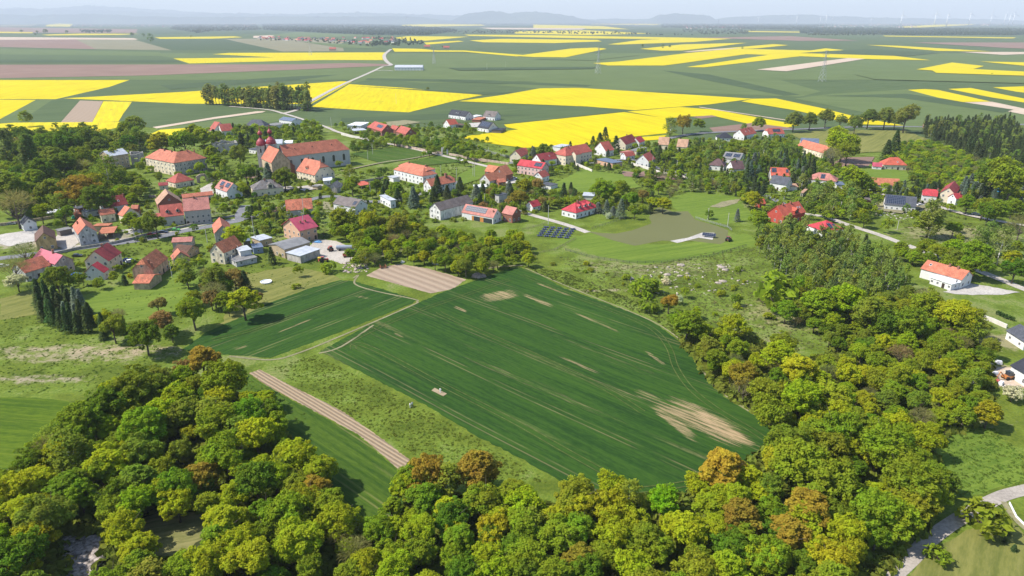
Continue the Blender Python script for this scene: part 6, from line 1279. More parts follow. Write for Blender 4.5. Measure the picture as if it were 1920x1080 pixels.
def trailer(u, v_, rz, c_, nm, label, tank=False, L=4.5, cr='d2', open_=False):
    g = P(*px(cr, u, v_)); o = empty("tank_trailer" if tank else "farm_trailer", (g[0], g[1], .02), rz); tag(o, label, "trailer", "farm machines in the yard"); pm = paint(c_, nm); m = MB(); l = L/2
    if tank:
        m.tube((-l,0,1.75), (l,0,1.75), .95, .95, 16); m.tube((-l-.3,0,1.75), (-l,0,1.75), .55, .95, 16); m.tube((l,0,1.75), (l+.3,0,1.75), .95, .55, 16)
    else: m.box((-l,-1.1,.8), (l,1.1,.9)); m.box((-l,-1.1,.9), (l,-1.02,1.6)); m.box((-l,1.02,.9), (l,1.1,1.6)); m.box((-l,-1.02,.9), (-l+.08,1.02,1.6)); m.box((l-.08,-1.02,.9), (l,1.02,1.6))
    m.build("tank" if tank else "body", pm, o); m = MB(); m.box((-l,-.5,.55), (l+1.2,.5,.72)); m.build("chassis", STEEL, o)
    for x in (-l*.6, l*.5):
        for y in (-1.0,1.0): m = MB(); wheel(m, x, y, .45, .3); m.build("wheel", TYRE, o)
trailer(1740,585,.05,(.25,.28,.33),"grey_tank_paint","long grey tank trailer in the farm yard",True,7.5); trailer(1890,600,.05,(.12,.50,.14),"green_tank_paint","bright green tank trailer at the yard's right end",True,4)
trailer(1800,625,.3,(.45,.05,.06),"red_trailer_paint","red farm trailer behind the rusty one"); trailer(1765,650,.3,(.45,.12,.07),"rusty_trailer_paint","rusty orange red farm trailer at the yard front",L=4)
YEL = paint((.7, .5, .05), "yellow_machine_paint")
g = P(*px('d2',1495,685)); o = empty("sprayer", (g[0],g[1],.02), .2); tag(o, "yellow tanked field sprayer with red arms in front of the shed", "sprayer", "farm machines in the yard")
m = MB(); m.tube((-1,0,1.2),(1,0,1.2),.6,.6,12); m.build("tank", YEL, o)
for y in (-1, 1): m = MB(); m.box((-.6,y*.7,.7),(-.3,y*3.6,.9)) if y > 0 else m.box((-.6,-3.6,.7),(-.3,-.7,.9)); m.build("boom", paint((.45,.05,.06),"red_trailer_paint"), o)
for y in (-.7,.7): m = MB(); wheel(m, 0, y, .5); m.build("wheel", TYRE, o)
g = P(*px('d3',352,640)); o = empty("seed_drill", (g[0],g[1],.02), .4); tag(o, "rusty old harrow frame standing at the corner of the raked plot", "harrow")
RUST = plain("rusty_iron", (.26, .10, .05), .9, var=.3)
for k in range(5): m = MB(); m.box((-1.6,-1.2+k*.6,.5),(1.6,-1.1+k*.6,.62)); m.build("frame_bar", RUST, o)
for k in (-1, 1): m = MB(); m.box((k*1.2-.08,-1.3,.2),(k*1.2+.08,1.3,1.4)); m.build("side_frame", RUST, o)
# digger at the building site
g = P(*px('e4',425,735)); o = empty("digger", (g[0],g[1],.02), .2); tag(o, "orange digger with dark cab at the new house site", "digger"); OR_ = paint((.45,.17,.05),"orange_machine_paint")
m = MB(); m.box((-1.9,-.9,.7),(1.4,.9,1.4)); m.build("body", OR_, o); m = MB(); m.box((-.8,-.8,1.4),(.6,.8,2.7)); m.build("cab", GLASS, o)
for x in (-1.2, 1.1):
    for y in (-.95,.95): m = MB(); wheel(m, x, y, .6, .4); m.build("wheel", TYRE, o)
m = MB(); m.tube((-1.9,0,1.2),(-3.6,0,2.9),.18,.15,6); m.tube((-3.6,0,2.9),(-4.6,0,.8),.15,.12,6); m.box((-5.1,-.5,.2),(-4.3,.5,.9)); m.build("boom", OR_, o); m = MB(); m.tube((1.4,.5,1.0),(3,.5,.6),.12,.1,6); m.tube((1.4,-.5,1.0),(3,-.5,.6),.12,.1,6); m.box((2.9,-1.1,.2),(3.6,1.1,.9)); m.build("bucket", OR_, o)
tractor(1645,415,.8,(.20,.05,.04),"dark_red_machine_paint","small dark red tractor parked at the right end of the olive plot",'d4')
# ================================================================ PEOPLE (tiny in the picture)
def person(u, v_, rz, top, legs, label, lean=0.0):
    g = P(u, v_); V_ = [(0,0,.95),(0,0,1.2),(0,0,1.45),(0,0,1.55),(0,0,1.68),(.0,.1,.9),(.03,.11,.5),(-.02,.12,.06),(0,-.1,.9),(.06,-.11,.5),(.05,-.12,.06),(0,.22,1.42),(.06,.28,1.15),(.16,.26,.95),(0,-.22,1.42),(.08,-.28,1.15),(.2,-.22,1.0),(.13,.12,.04),(.2,-.12,.04)]
    E_ = [(0,1),(1,2),(2,3),(3,4),(0,5),(5,6),(6,7),(0,8),(8,9),(9,10),(2,11),(11,12),(12,13),(2,14),(14,15),(15,16),(7,17),(10,18)]
    me = bpy.data.meshes.new("person"); me.from_pydata([(x+lean*z*.3, y, z) for x, y, z in V_], E_, []); o = link("person", me, []); o.location = (g[0], g[1], .03); o.rotation_euler = (0,0,rz)
    R_ = [.16,.17,.17,.07,.115,.1,.075,.055,.1,.075,.055,.08,.055,.04,.08,.055,.04,.05,.05]
    md = o.modifiers.new("skin", 'SKIN'); sk = me.skin_vertices[0].data if me.skin_vertices else None
    if sk is None:
        bm = bmesh.new(); bm.from_mesh(me); bm.verts.layers.skin.verify(); bm.to_mesh(me); bm.free(); sk = me.skin_vertices[0].data
    for i, r in enumerate(R_): sk[i].radius = (r, r*.8 if i < 3 else r)
    sk[0].use_root = True; o.modifiers.new("sub", 'SUBSURF').levels = 1; o.modifiers["sub"].render_levels = 1
    nt = NT("clothes"); x, y, z, p = nt.objpos(); c_ = nt.mix(nt.ramp(z, .93, .95), legs, top); c_ = nt.mix(nt.ramp(z, 1.5, 1.53), c_, (.45, .28, .2)); c_ = nt.mix(nt.ramp(z, 1.7, 1.73), c_, (.06, .04, .03)); me.materials.append(nt.principled(c_, .8)); tag(o, label, "person", "people walking at the wheat field"); return o
person(769, 765, .6, (.75,.75,.75), (.55,.55,.56), "person in white clothes on the grass strip, left of two"); person(773, 763, 2.4, (.60,.62,.66), (.12,.13,.16), "person in grey top and dark trousers on the grass strip, right of two"); person(825.5, 737, 1.2, (.78,.78,.78), (.72,.72,.72), "person all in white on the bare patch within the wheat", .2)
F("bare_patch", [(809,733),(815,728),(838,739),(831,744)], crop_mat("trampled_patch", (.22,.17,.10), (.34,.27,.17), TAN, 0, 9, 0, 0), z=.25 if False else None)
# ================================================================ WALLS, FENCES, HEDGES
STONEW = wall_mat("field_wall", (.42, .32, .25), 'old'); PALEW = wall_mat("pale_wall", (.60, .56, .50)); PINKW = wall_mat("pink_brick_wall", (.52, .27, .22), 'old')
def wallrun(name, pts, h, th, mat, label, cat='wall', cr='a', group=None):
    g = [P(*px(cr, *q))[:2] for q in pts]; m = MB(); n = len(g); L = []; R_ = []
    for i, q in enumerate(g):
        d = g[min(i+1, n-1)]-g[max(i-1, 0)]; d = d/(np.hypot(*d)+1e-9); nn = np.array([-d[1], d[0]])*th/2; L.append(q+nn); R_.append(q-nn)
    c0 = g[0]
    for i in range(n-1):
        a, b_, c_, d_ = L[i]-c0, L[i+1]-c0, R_[i+1]-c0, R_[i]-c0
        m.face([(*a, h), (*b_, h), (*c_, h), (*d_, h)]); m.face([(*a, -.2), (*b_, -.2), (*b_, h), (*a, h)]); m.face([(*d_, -.2), (*c_, -.2), (*c_, h), (*d_, h)])
    for i in (0, n-1): a, d_ = L[i]-c0, R_[i]-c0; m.face([(*a, -.2), (*d_, -.2), (*d_, h), (*a, h)])
    o = m.build(name, mat); o.location = (c0[0], c0[1], 0); tag(o, label, cat, group); return o
wallrun("field_wall", [(739,273),(790,283),(828,290)], 2.2, .5, STONEW, "long pinkish stone wall left of the white gateway"); wallrun("field_wall", [(842,292),(900,302),(954,310)], 2.2, .5, STONEW, "long pinkish stone wall right of the white gateway")
wallrun("brick_wall", [(1730,240),(1745,245),(1765,249),(1786,257)], 4.5, .5, PINKW, "pink red brick wall in front of the conifer plantation")
wallrun("garden_wall", [(1184,309),(1215,318),(1240,326),(1292,336)], 1.8, .4, PALEW, "pale garden wall below the narrow red roofed house"); wallrun("garden_wall", [(1065,305),(1085,312),(1110,323)], 2, .4, PALEW, "white wall beside the large cream house")
wallrun("retaining_wall", [(255,446),(300,436),(340,427),(395,415),(440,406)], 1.2, .5, wall_mat("street_wall", (.30,.28,.25), 'old'), "low grey retaining wall along the village street"); wallrun("garden_wall", [(640,253),(660,258),(695,264)], 2.2, .4, PALEW, "pale wall in front of the red roofed brick houses")
wallrun("garden_wall", [(70,488),(100,478),(145,468),(210,458),(255,448)], 1.3, .5, wall_mat("street_wall", (.30,.28,.25), 'old'), "dark stone wall on the near side of the street"); wallrun("garden_wall", [(1843,598),(1860,604),(1887,616)], 1.6, .4, PALEW, "white painted wall by the slate house at the right edge")
wallrun("garden_wall", [(1750,390),(1752,404)], .1, .1, PALEW, "x") if False else None
wallrun("park_wall", [(0,424),(60,416),(110,408),(200,400)], 1.6, .5, STONEW, "old park wall along the lawn at the far left"); wallrun("garden_wall", [(280,370),(330,372),(350,364)], 1.5, .5, STONEW, "low wall below the gatehouse")
wallrun("garden_wall", [(590,355),(620,350),(660,345),(720,335)], 1.5, .5, wall_mat("street_wall", (.30,.28,.25), 'old'), "long stone wall below the presbytery garden")
wallrun("kerb_wall", [(1892,944),(1905,970),(1935,1000)], .5, .2, WHITE, "low white edging beside the side path")
def fence(pts, label, h=1.2, gap=2.6, mat=None, cr='a', solid=False):
    g = [P(*px(cr, *q))[:2] for q in pts]; o = empty("fence", (g[0][0], g[0][1], 0)); tag(o, label, "fence", "garden fences"); c0 = g[0]; pr = MB()
    for a, b_ in zip(g, g[1:]):
        L = np.hypot(*(b_-a)); n = max(1, int(L/gap)); an = math.atan2(*(b_-a)[::-1])
        for i in range(n):
            q = a+(b_-a)*i/n-c0; m = MB(); m.box((q[0]-.06, q[1]-.06, -.1), (q[0]+.06, q[1]+.06, h))
            if len([c for c in o.children]) < 90: m.build("post", mat or WOODP, o)
        for z in (.35, .65, .95): pr.box((0, -.02, z*h-.05), (L, .02, z*h+.05), 0, Matrix.Translation((a[0]-c0[0], a[1]-c0[1], 0)) @ Matrix.Rotation(an, 4, 'Z'))
    pr.build("rail_panel", mat or WOODP, o)
DARKF = plain("dark_fence", (.07, .07, .07), .8)
fence([(1010,476),(1040,470),(1080,448)], "brown plank fence beside the solar panel field", cr='a'); fence([(1060,470),(1110,484),(1180,494),(1240,494),(1330,482),(1400,462)], "thin wire fence at the edge of the new lawn", 1.3, 3.0, DARKF)
fence([(1304,410),(1330,418),(1365,428),(1372,434)], "grey fence behind the blurred-out olive plot", 1.4, 2.5, STEEL); fence([(1110,430),(1130,424),(1180,408)], "dark fence behind the orchard rows", 1.4, 2.4, DARKF); fence([(980,432),(1010,425),(1026,420)], "fence on the modern house's lawn", 1.2, 3)
HEDGE = LEAF
def hedge(pts, h, w, col, label, cr='a', seed=0):
    g = [P(*px(cr, *q))[:2] for q in pts]; rng = np.random.default_rng(seed); C = []
    for a, b_ in zip(g, g[1:]):
        n = max(2, int(np.hypot(*(b_-a))/(w*.55)))
        for i in range(n): q = a+(b_-a)*(i+rng.random()*.4)/n; C.append((q[0], q[1], h*.45)); C.append((q[0], q[1]+rng.normal()*.1, h*.75))
    C = np.array(C); c0 = np.array([g[0][0], g[0][1], 0]); C = C-c0; V, F_ = leaves(rng, C, np.full(len(C), w*.55), 34, .28, C.mean(0)-np.array([0, 0, 3]), squash=h/w*.62)
    V[:, 2] = np.maximum(V[:, 2], .02); o = link("hedge", mesh_np("hedge", V, F_), [LEAF]); o.location = tuple(c0); o.color = (*col, 1); tag(o, label, "hedge", "clipped garden hedges"); HG.append(o)
HG = []
hedge([(606,305),(640,301),(672,297)], 3.2, 2.4, (.035,.075,.015), "dark hedge below the church's long wall", seed=1); hedge([(480,378),(500,376),(520,372)], 2.6, 2, (.035,.075,.015), "dark hedge before the old slate roofed villa", seed=2); hedge([(556,342),(580,338),(600,340)], 2, 1.8, (.03,.06,.02), "trimmed hedge by the presbytery's yard", seed=3)
hedge([(562,450),(600,442),(600,441)], 1.6, 1.4, (.05,.10,.02), "low hedge behind the large farm barn", seed=4) if False else None
hedge([(255,452),(275,448),(300,444)], 1.6, 1.6, (.04,.09,.02), "roadside hedge under the street lamp", seed=5); hedge([(495,400),(520,396),(540,398)], 1.8, 1.8, (.04,.08,.02), "hedge at the street's bend", seed=6); hedge([(1870,590),(1885,597),(1900,602)], 1.5, 1.2, (.035,.08,.02), "clipped hedge behind the slate house at the right edge", seed=7)
hedge([(660,283),(690,280),(730,276)], 2.6, 2.6, (.03,.065,.015), "dark row of round bushes at the far edge of the village field", seed=8); hedge([(1090,309),(1110,312),(1125,318)], 2.4, 1.8, (.07,.10,.02), "yellowish hedge in front of the large cream house", seed=9); hedge([(1750,400),(1800,412),(1850,420)], 1.2, 1.2, (.05,.09,.02), "low hedge by the villa's lane", seed=10) if False else None
hedge([(885,272),(905,283),(935,292),(955,296)], 1.8, 2.2, (.40,.42,.33), "white blossoming hedge along the field wall", seed=11)
# ================================================================ OTHER THINGS
g = P(834, 290); o = empty("gateway", (g[0],g[1],0), -.12); tag(o, "small white arched gateway in the long field wall", "gateway"); GW = wall_mat("gateway_render", (.66,.62,.58))
for s in (-1,1): m = MB(); m.box((s*2.3-.55,-.5,-.1),(s*2.3+.55,.5,5.0)); m.prism([(s*2.3-.6,5.0),(s*2.3+.6,5.0),(s*2.3,6.4)], -.55,.55); m.build("pillar", GW, o)
m = MB(); n = 10; outer = [(2.0*math.cos(math.pi*i/n), 3.2+2.0*math.sin(math.pi*i/n)) for i in range(n+1)]; pts = outer+[(-1.75,6.0),(0,7.4),(1.75,6.0)]; m.prism([(1.76,3.2)]+[(1.75*math.cos(math.pi*i/n), 3.2+1.75*math.sin(math.pi*i/n)) for i in range(1,n)]+[(-1.76,3.2),(-1.76,5.6),(0,7.4),(1.76,5.6)], -.4,.4); m.build("arch", GW, o)
g = P(*px('c4',1790,665)); o = empty("stone_arch", (g[0],g[1],0), .5); tag(o, "rough stone archway beside the gatehouse", "arch"); m = MB(); m.prism([(-4,-.1),(-1.9,-.1),(-1.9,2.6),(-1.3,3.9),(0,4.5),(1.3,3.9),(1.9,2.6),(1.9,-.1),(4,-.1),(4,4.6),(1.5,5.8),(-1.5,5.8),(-4,4.4)], -.5,.5); m.build("arch_wall", STONEW, o)
m = MB(); m.box((4.02,-.4,-.1),(9,.4,3.6)); m.build("wing_wall", STONEW, o)
# solar field: each tilted table of panels
i = 0; base = P(1046, 437); pr = empty("solar_table", (0,0,0))
m = MB(); m.box((-1.4,-.7,0),(1.4,.7,.05)); pn = m.build("panel", PVM, pr); pn.matrix_local = Matrix.Translation((0,0,.55)) @ Matrix.Rotation(.3,4,'X')
m = MB(); m.box((-1.1,-.05,0),(-1.0,.05,.52)); m.box((1.0,-.05,0),(1.1,.05,.52)); m.build("stand", STEEL, pr)
row = ["front","second","third","fourth","fifth"]; colw = ["leftmost","second from left","third from left","fourth from left","rightmost"]
for r in range(5):
    for k in range(5):
        f = (k-2)/2; o = pr if (r, k) == (0, 0) else copytree(pr, (0,0,0), 0); fx, fy = 1043+f*25+(r-2)*3, 445-r*4.0+f*2.0; q = P(fx, fy); o.location = (q[0], q[1], .03); o.rotation_euler = (0,0,.12)
        tag(o, colw[k]+" solar table in the "+row[r]+" row of the small solar field", "solar panel", "ground solar panels")
# tarp covered things, bath, tanks, boulders
def blob(name, u, v_, sx, sy, sz, col, label, cat, cr='a', seed=0, group=None, rz=0):
    g = P(*px(cr, u, v_)); rng = np.random.default_rng(seed); bm = bmesh.new(); bmesh.ops.create_icosphere(bm, subdivisions=2, radius=1)
    for v in bm.verts:
        k = 1+rng.normal()*.09; v.co = Vector((v.co.x*sx*k, v.co.y*sy*k, max(-.05, v.co.z*sz*k)))
    me = bpy.data.meshes.new(name); bm.to_mesh(me); bm.free(); o = link(name, me, [plain("surface_"+name+str(seed), col, .9, .1, var=.3, scale=2)]); o.location = (g[0], g[1], .02); o.rotation_euler = (0,0,rz); tag(o, label, cat, group)
blob("covered_pool", 765, 835, 2.6, 1.8, .8, (.04,.12,.42), "blue tarpaulin covered pool on the lawn beside the cream house", "pool cover", 'd1', 1)
g = P(*px('d2',955,905)); m = MB(); m.lathe([(2.3,0),(2.45,.55),(2.2,.6),(2.1,.25)], (0,0,0), 20); o = m.build("paddling_pool", WHITE); o.location=(g[0],g[1],.05); tag(o, "round white garden pool on the dry lawn", "pool")
blob("tarpaulin", 1475, 505, 2.2, 1.4, .9, (.10,.25,.45), "blue tarpaulin heap beside the magenta roofed house", "tarpaulin", 'd2', 2); blob("water_tank", 750, 265, 1.2, 1.2, 1.8, (.08,.42,.26), "green plastic tank beside the white carport", "tank", 'd1', 3)
blob("stone_heap", 1160, 715, 3.4, 2, 1.8, (.30,.23,.18), "heap of soil and stones at the top of the wheat field", "heap", 'd3', 4); blob("sand_heap", 235, 640, 4, 2.2, 1.6, (.55,.42,.24), "pale sand heap at the new house site", "heap", 'e4', 5)
blob("water_barrel", 690, 480, 1.1, 1.1, 1.4, (.55,.55,.55), "pale round tank on the lawn beside the village field", "tank", 'c6', 6)
blob("wrapped_bale", 805, 607, 2.2, .9, .9, (.72,.72,.72), "white wrapped bale in the grass above the raked plot", "bale", 'd3', 7); blob("wrapped_bale", 518, 597, 1.0, 1.0, 1.1, (.5,.5,.46), "grey round bale at the corner of the raked plot", "bale", 'd3', 8)
k = 0
for (u, v_, s, cr) in ((815,735,3.2,'d4'),(1130,700,2.8,'d4'),(1235,710,2.2,'d4'),(1305,710,2.0,'d4'),(1245,620,3.2,'d4'),(1590,640,3,'d4'),(1620,660,2.6,'d4'),(1560,770,2.6,'d4'),(1600,755,2.6,'d4'),(1570,625,2.2,'d4'),(575,525,1.4,'z6'),(630,510,1.8,'z6'),(600,490,1.2,'z6'),(310,320,1.0,'z6'),(170,915,.9,'z6')):
    blob("pale_boulder", u, v_, s*.62, s*.42, s*.3, (.33,.28,.23), "pale limestone rock on the scrubby slope, "+OW[k]+" listed from the road side" if False else "pale bare rock on the scrubby slope above the wheat field", "rock", cr, 20+k, "pale rocks on the scrubby slope"); k += 1
rk = [o for o in COL.objects if o.name.startswith("pale_boulder")]; rk.sort(key=lambda o: proj(o.location)[0]); OW2 = OW+["fifteenth"]
for i, o in enumerate(rk): o['label'] = "pale bare rock on the scrubby slope, "+OW2[i]+" rock from the left"
# blue buses half hidden at the right edge
for (u, v_, lab) in ((1505,462,"bright blue bus body half hidden behind the round trees"),(1690,484,"second bright blue bus at the right edge of the photo")):
    g = P(*px('z5',u,v_)); o = empty("bus", (g[0],g[1],0), -.12); tag(o, lab, "bus", "blue buses at the right edge"); m = MB(); m.box((-5,-1.25,.5),(5,1.25,3.1)); m.build("body", paint((.06,.32,.65),"blue_bus_paint"), o); m = MB(); m.box((-4.8,-1.27,1.6),(4.8,-1.255,2.5)); m.build("window", GLASS, o)
    for x in (-3.3,3.2): m = MB(); wheel(m, x, -1.1, .5); m.build("wheel", TYRE, o)
# stacks of material beside the black roofed new house, rubble yard behind the lane
for i, (u, v_, cr, c_) in enumerate(((330,705,'e4',(.6,.6,.62)),(370,775,'e4',(.7,.7,.7)),(345,765,'e4',(.4,.08,.06)),(420,840,'e4',(.7,.7,.7)),(355,625,'e4',(.6,.6,.62)),(1560,930,'z4',(.45,.25,.2)),(1480,895,'z4',(.5,.47,.42)),(1650,930,'z4',(.3,.22,.2)))):
    g = P(*px(cr,u,v_)); m = MB(); m.box((-.9,-.6,0),(.9,.6,.7)); m.box((-.8,-.5,.7),(.6,.5,1.1)); o = m.build("material_stack", paint(c_, "stack_%s" % ["grey","white","red","pale","silver","brick","plank","brown"][i])); o.location=(g[0],g[1],.03); o.rotation_euler=(0,0,i*.7)
    tag(o, ["grey","white","small red","pale","silvery","brick red","pale plank","dark brown"][i]+" stack of building material "+("at the new house site" if cr == 'e4' else "in the yard behind the birches"), "pallet", "stacks of building material")
# ================================================================ FAR VILLAGES
def tiny_house(u, v_, rc, wc, L, W_, h, rz, label, grp, name="distant_house"):
    g = P(u, v_); o = MB(); o.box((-L/2,-W_/2,0),(L/2,W_/2,h)); w = o.build(name, wc); w.location=(g[0],g[1],0); w.rotation_euler=(0,0,rz); tag(w, label, "house", grp)
    r = MB(); r.prism([(-W_/2-.3,h),(W_/2+.3,h),(0,h+W_*.48)], -L/2-.3, L/2+.3); ro = r.build("roof", rc, w); ro.rotation_euler = (0,0,math.pi/2) if True else (0,0,0)
RT = [plain("far_roof_"+n_, ROOF[n_], .8) for n_ in ('red','orange','pink','maroon','crimson','slate','rust')]; WT = [plain("far_wall_"+n_, WALL[n_], .9) for n_ in ('white','cream','pale','tan')]
rg = random.Random(5); sp_ = []
while len(sp_) < 62:
    u = rg.uniform(486, 742); t = (u-486)/256; lo, hi_ = 70.5+t*1.5, 74+t*11.5 if t < .75 else 83-(t-.75)*6; v_ = rg.uniform(lo, hi_)
    if all(abs(u-a)*1+abs(v_-b_)*5 > 5.0 for a, b_ in sp_): sp_.append((u, v_))
sp_.sort()
def sector(i): return ORD_[i]
T1 = "first second third fourth fifth sixth seventh eighth ninth".split()
ORD_ = []
for i in range(1, 70):
    t_, r_ = divmod(i, 10); teens = "tenth eleventh twelfth thirteenth fourteenth fifteenth sixteenth seventeenth eighteenth nineteenth".split(); tens_ = ["", "", "twenty", "thirty", "forty", "fifty", "sixty"]
    ORD_.append(T1[i-1] if i < 10 else teens[i-10] if i < 20 else (tens_[t_]+" "+T1[r_-1] if r_ else tens_[t_][:-1]+"ieth"))
for i, (u, v_) in enumerate(sp_):
    ri = rg.randrange(7); tiny_house(u, v_, RT[ri], WT[rg.randrange(4)], rg.uniform(13,24), rg.uniform(9,12), rg.uniform(4,7), rg.uniform(-.6,.6), ("grey" if ri == 5 else "red")+" roofed house in the far village, "+ORD_[i]+" house from its left end", "houses of the far village")
for (u, v_, lab) in ((801,90,"small brick farm building alone beyond the warehouse, left of two"),(837,92,"small brick farm building alone beyond the warehouse, right of two"),(624,95,"pale square barn below the far village")): tiny_house(u, v_, RT[0], WT[3], 24, 12, 6, .1, lab, "lone farm buildings", "distant_barn")
def town(name, poly, n, label, seed, s=1.0):
    rng = random.Random(seed); m = MB(); 
    for i in range(n):
        u = rng.uniform(poly[0], poly[2]); v_ = rng.uniform(poly[1], poly[3]); g = P(u, v_); L, W_, h = rng.uniform(10,26)*s, rng.uniform(9,12)*s, rng.uniform(4,9)*s; M_ = Matrix.Translation((g[0],g[1],0)) @ Matrix.Rotation(rng.uniform(0,3),4,'Z')
        m.box((-L/2,-W_/2,0),(L/2,W_/2,h),rng.randrange(3),M_); n0 = len(m.v); ri = 3+rng.randrange(3)
        q = [M_ @ Vector(p) for p in ((-L/2,-W_/2,h),(L/2,-W_/2,h),(L/2,W_/2,h),(-L/2,W_/2,h),(-L/2,0,h+W_*.5),(L/2,0,h+W_*.5))]; m.v += [tuple(p) for p in q]; m.f += [(n0,n0+1,n0+5,n0+4),(n0+2,n0+3,n0+4,n0+5),(n0+1,n0+2,n0+5),(n0+3,n0,n0+4)]; m.m += [ri]*4
    o = m.build(name, [WT[0], WT[1], WT[2], RT[0], RT[3], RT[5]]); o['kind'] = 'stuff'; o['label'] = label
town("distant_town", (130,40,480,51), 420, "scattered houses of the town on the far left plain", 1); town("distant_town", (400,38,560,46), 160, "edge of the far left town", 2); town("distant_town", (850,29,1160,40), 330, "pale houses of the town below the middle hills", 3, 1.5)
town("distant_town", (1130,42,1230,48), 60, "village with a church beyond the rape fields", 4, 1.2); town("distant_town", (1282,47,1400,54), 90, "reddish village beyond the right fields", 5, 1.1); town("distant_town", (1560,42,1930,48), 220, "hazy settlements under the wind turbines", 6, 1.2); town("distant_town", (1540,46,1720,52), 60, "houses in the far right woods", 7, 1.1)
town("distant_town", (20,41,130,44), 40, "houses at the far left edge", 8)

# small sheds and lean-tos in the yards
g = P(1329, 445); o = empty("solar_canopy", (g[0], g[1], 0), -.35); tag(o, "dark low canopy of panels on the blurred-out olive plot by the pale path", "canopy"); m = MB(); m.box((-3.4,-1.1,0),(3.4,1.1,.08)); q = m.build("panel", PVM, o); q.matrix_local = Matrix.Translation((0,0,1.5)) @ Matrix.Rotation(.5,4,'X')
for x in (-3.1, 3.1): m = MB(); m.box((x-.06,-.06,-.1),(x+.06,.06,1.5)); m.build("post", STEEL, o)

def rubble(poly, n, s, col, label, seed):
    rng = np.random.default_rng(seed); g = [P(*q)[:2] for q in poly]; xs = [q[0] for q in g]; ys = [q[1] for q in g]; V = []; F_ = []; c8 = np.array([(x, y, z) for z in (-.3, 1) for x, y in ((-1,-1),(1,-1),(1,1),(-1,1))], float); k = 0
    while k < n:
        x = rng.uniform(min(xs), max(xs)); y = rng.uniform(min(ys), max(ys))
        if not inpoly(x, y, g): continue
        a = rng.random()*3; r = s*(.3+rng.random()**2*1.2); q = c8*(1+rng.normal(size=(8, 3))*.22)*np.array([r, r*.7, r*.5]); c_, s_ = math.cos(a), math.sin(a)
        V.append(np.stack([q[:, 0]*c_-q[:, 1]*s_+x, q[:, 0]*s_+q[:, 1]*c_+y, q[:, 2]], 1)); F_ += [tuple(k*8+i for i in f) for f in ((0,3,2,1),(4,5,6,7),(0,1,5,4),(1,2,6,5),(2,3,7,6),(3,0,4,7))]; k += 1
    me = mesh_np("rubble", np.concatenate(V), F_); o = link("rubble", me, [plain("rubble_stone%d" % seed, col, .95, .05, var=.4)]); o['kind'] = 'stuff'; o['label'] = label
rubble([(120,1005),(200,1010),(190,1060),(150,1100),(110,1090)], 260, .7, (.30,.26,.23), "broken rocks in the gully of the lower left wood", 1)
rubble([(1155,515),(1290,490),(1400,500),(1420,530),(1300,560),(1200,550)], 160, .45, (.40,.35,.28), "small pale stones on the scrubby slope", 2)
rubble([(655,375),(700,392),(690,400),(650,395)], 60, .4, (.40,.36,.32), "small stones by the derelict barn", 3)
rubble([(1640,395),(1740,392),(1745,404),(1690,412),(1640,405)], 160, .45, (.42,.38,.32), "stones of the bank below the long solar bungalow", 4)
rubble([(640,492),(690,490),(690,510),(645,512)], 110, .5, (.40,.33,.28), "rubble and planks below the farm yard", 5)
rubble([(1860,690),(1918,700),(1915,735),(1875,725)], 90, .35, (.5,.45,.38), "builders' rubble at the new house site", 6)
# ================================================================ LABELS FOR THE TREES
OR2 = "first second third fourth fifth sixth seventh eighth ninth tenth eleventh twelfth thirteenth fourteenth fifteenth sixteenth seventeenth eighteenth nineteenth".split()
def ordw(i):
    i += 1
    if i < 20: return OR2[i-1]
    t, r = divmod(i, 10); w = ["", "", "twenty", "thirty", "forty", "fifty", "sixty", "seventy", "eighty", "ninety"][t]
    return w[:-1]+'ieth' if r == 0 else w+'-'+OR2[r-1]
# past 300 of a kind: the ones that show largest stay, the rest become one mass of that kind
bykind = {}
for t in TREES: bykind.setdefault(t[7], []).append(t)
drop = set()
for nm, L in bykind.items():
    if len(L) > 300:
        L.sort(key=lambda t: -t[4]/math.sqrt(t[2]**2+t[3]**2+HC*HC)); rest = L[300:]; V = []; F_ = []; n = 0; cc = None
        for t in rest:
            o = t[0]; crown = [c for c in o.children if c.name.startswith("crown")]; src = crown[0] if crown else o; me = src.data; cc = src.color[:]
            k = len(me.vertices); a = np.zeros(k*3, np.float32); me.vertices.foreach_get("co", a); a = a.reshape(-1, 3); q = len(me.polygons)
            lt = np.zeros(q, np.int32); me.polygons.foreach_get("loop_total", lt); ls = np.zeros(q, np.int32); me.polygons.foreach_get("loop_start", ls); vi = np.zeros(len(me.loops), np.int32); me.loops.foreach_get("vertex_index", vi)
            s4 = ls[lt == 4]; F_.append(np.stack([vi[s4+j] for j in range(4)], 1)+n); s_ = np.array(o.scale); r = o.rotation_euler.z; a = a*s_; c_, s2 = math.cos(r), math.sin(r)
            a = np.stack([a[:, 0]*c_-a[:, 1]*s2, a[:, 0]*s2+a[:, 1]*c_, a[:, 2]], 1)+np.array([t[2], t[3], 0]); V.append(a); n += k; drop.add(id(t))
            for c in list(o.children): bpy.data.objects.remove(c)
            bpy.data.objects.remove(o)
        m = link(nm.replace('_tree', '')+"_thicket", mesh_np("thicket", np.concatenate(V), np.concatenate(F_)), [LEAF]); m.color = cc; m['kind'] = 'stuff'; m['label'] = "the many smaller distant "+nm.replace('_', ' ')+"s between village and woods"
TREES = [t for t in TREES if id(t) not in drop]
LP_ = [(proj((x, y, 3))[0], proj((x, y, 3))[1], s) for x, y, s in LAND]
BIG = [("the lower left wood", [(-99,640),(480,640),(640,860),(700,1100),(-99,1200)]), ("the wood below the wheat", [(660,830),(1440,800),(1560,740),(1800,790),(1800,1200),(640,1200)]),
       ("the wood right of the wheat", [(1190,500),(1380,520),(1500,540),(1860,540),(1880,790),(1560,760),(1300,700)])]
buckets = {}
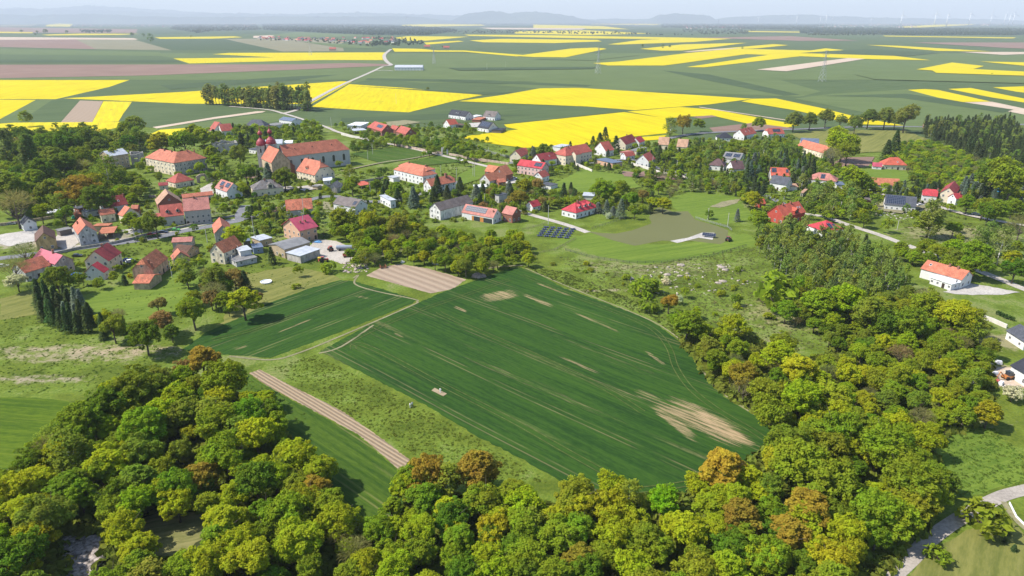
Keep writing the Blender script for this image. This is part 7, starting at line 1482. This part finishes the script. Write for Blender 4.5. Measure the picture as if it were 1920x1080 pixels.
for (o, k, x, y, R, H, zone, nm) in TREES:
    u, v_, d = proj((x, y, H*.6)); word = KIND[k][4]; isS = nm == 'shrub'; noun = 'shrub' if isS else ('spruce' if k in 'su' else 'tree')
    word = dict(s='dark', u='blue-green', b='greyish brown', g='bright green', y='yellow-green', l='olive', w='white blossoming', r='reddish brown', c='slender pale-trunked', p='dark columnar').get(k, word)
    reg = zone
    if reg is None:
        for nmz, pl in BIG:
            if inpoly(u, v_, pl): reg = nmz; break
    if reg: rel = ('among ' if reg.startswith('the trees') else 'in ')+reg
    else:
        best = min(LP_, key=lambda q: (q[0]-u)**2+((q[1]-v_)*1.6)**2); dx, dy = u-best[0], v_-best[1]
        if math.hypot(dx, dy) > 260: rel = 'far out in the fields on the '+('left' if u < 640 else 'right' if u > 1280 else 'middle')
        elif abs(dx) > abs(dy)*1.3: rel = ('right of' if dx > 0 else 'left of')+' the '+best[2]
        else: rel = ('before' if dy > 0 else 'behind')+' the '+best[2]
    size = 'large' if R > 4.6 else 'small' if R < 2.9 else 'medium' if reg else ''
    buckets.setdefault((size, word, noun, rel), []).append((u, v_, o))
    o['category'] = 'shrub' if isS else 'tree'
    o['group'] = 'shrubs between the houses and fields' if isS else 'trees of '+(zone or reg or 'the village gardens')
for (size, word, noun, rel), L in buckets.items():
    L.sort(key=lambda q: q[0]); n = len(L)
    if n > 9:
        vs = sorted(q[1] for q in L); a, b_ = vs[n//3], vs[2*n//3]
        sets = [('far-side', [q for q in L if q[1] < a]), ('central', [q for q in L if a <= q[1] < b_]), ('near-side', [q for q in L if q[1] >= b_])]
    else: sets = [('', L)]
    for dep, S_ in sets:
        for i, (u, v_, o) in enumerate(S_):
            m = len(S_); od = '' if m == 1 else ('left-hand' if i == 0 else 'right-hand') if m == 2 else 'leftmost' if i == 0 else 'rightmost' if i == m-1 else ordw(i)+' from left'
            s = ' '.join(w for w in (od, dep, size, word, noun, rel) if w)
            ws = s.split()
            if len(ws) > 16: ws = [w for w in ws if w not in ('large', 'small', 'medium')] ; 
            o['label'] = ' '.join(ws[:16])
print("TREES", len(TREES), {k: sum(1 for t in TREES if t[7] == k) for k in set(t[7] for t in TREES)})
# ================================================================ HAZE
nt = NT("haze_air"); vol = nt.n("ShaderNodeVolumePrincipled"); vol.inputs['Color'].default_value = (.84, .92, 1, 1)
vol.inputs['Density'].default_value = 5.6e-5; vol.inputs['Anisotropy'].default_value = 0.0
nt.t.links.new(vol.outputs[0], nt.out.inputs['Volume'])
b = MB(); b.box((-36000, -300, -1), (36000, 44000, 1040)); hz = b.build("haze", nt.mat); hz['kind'] = 'stuff'
hz.visible_shadow = True
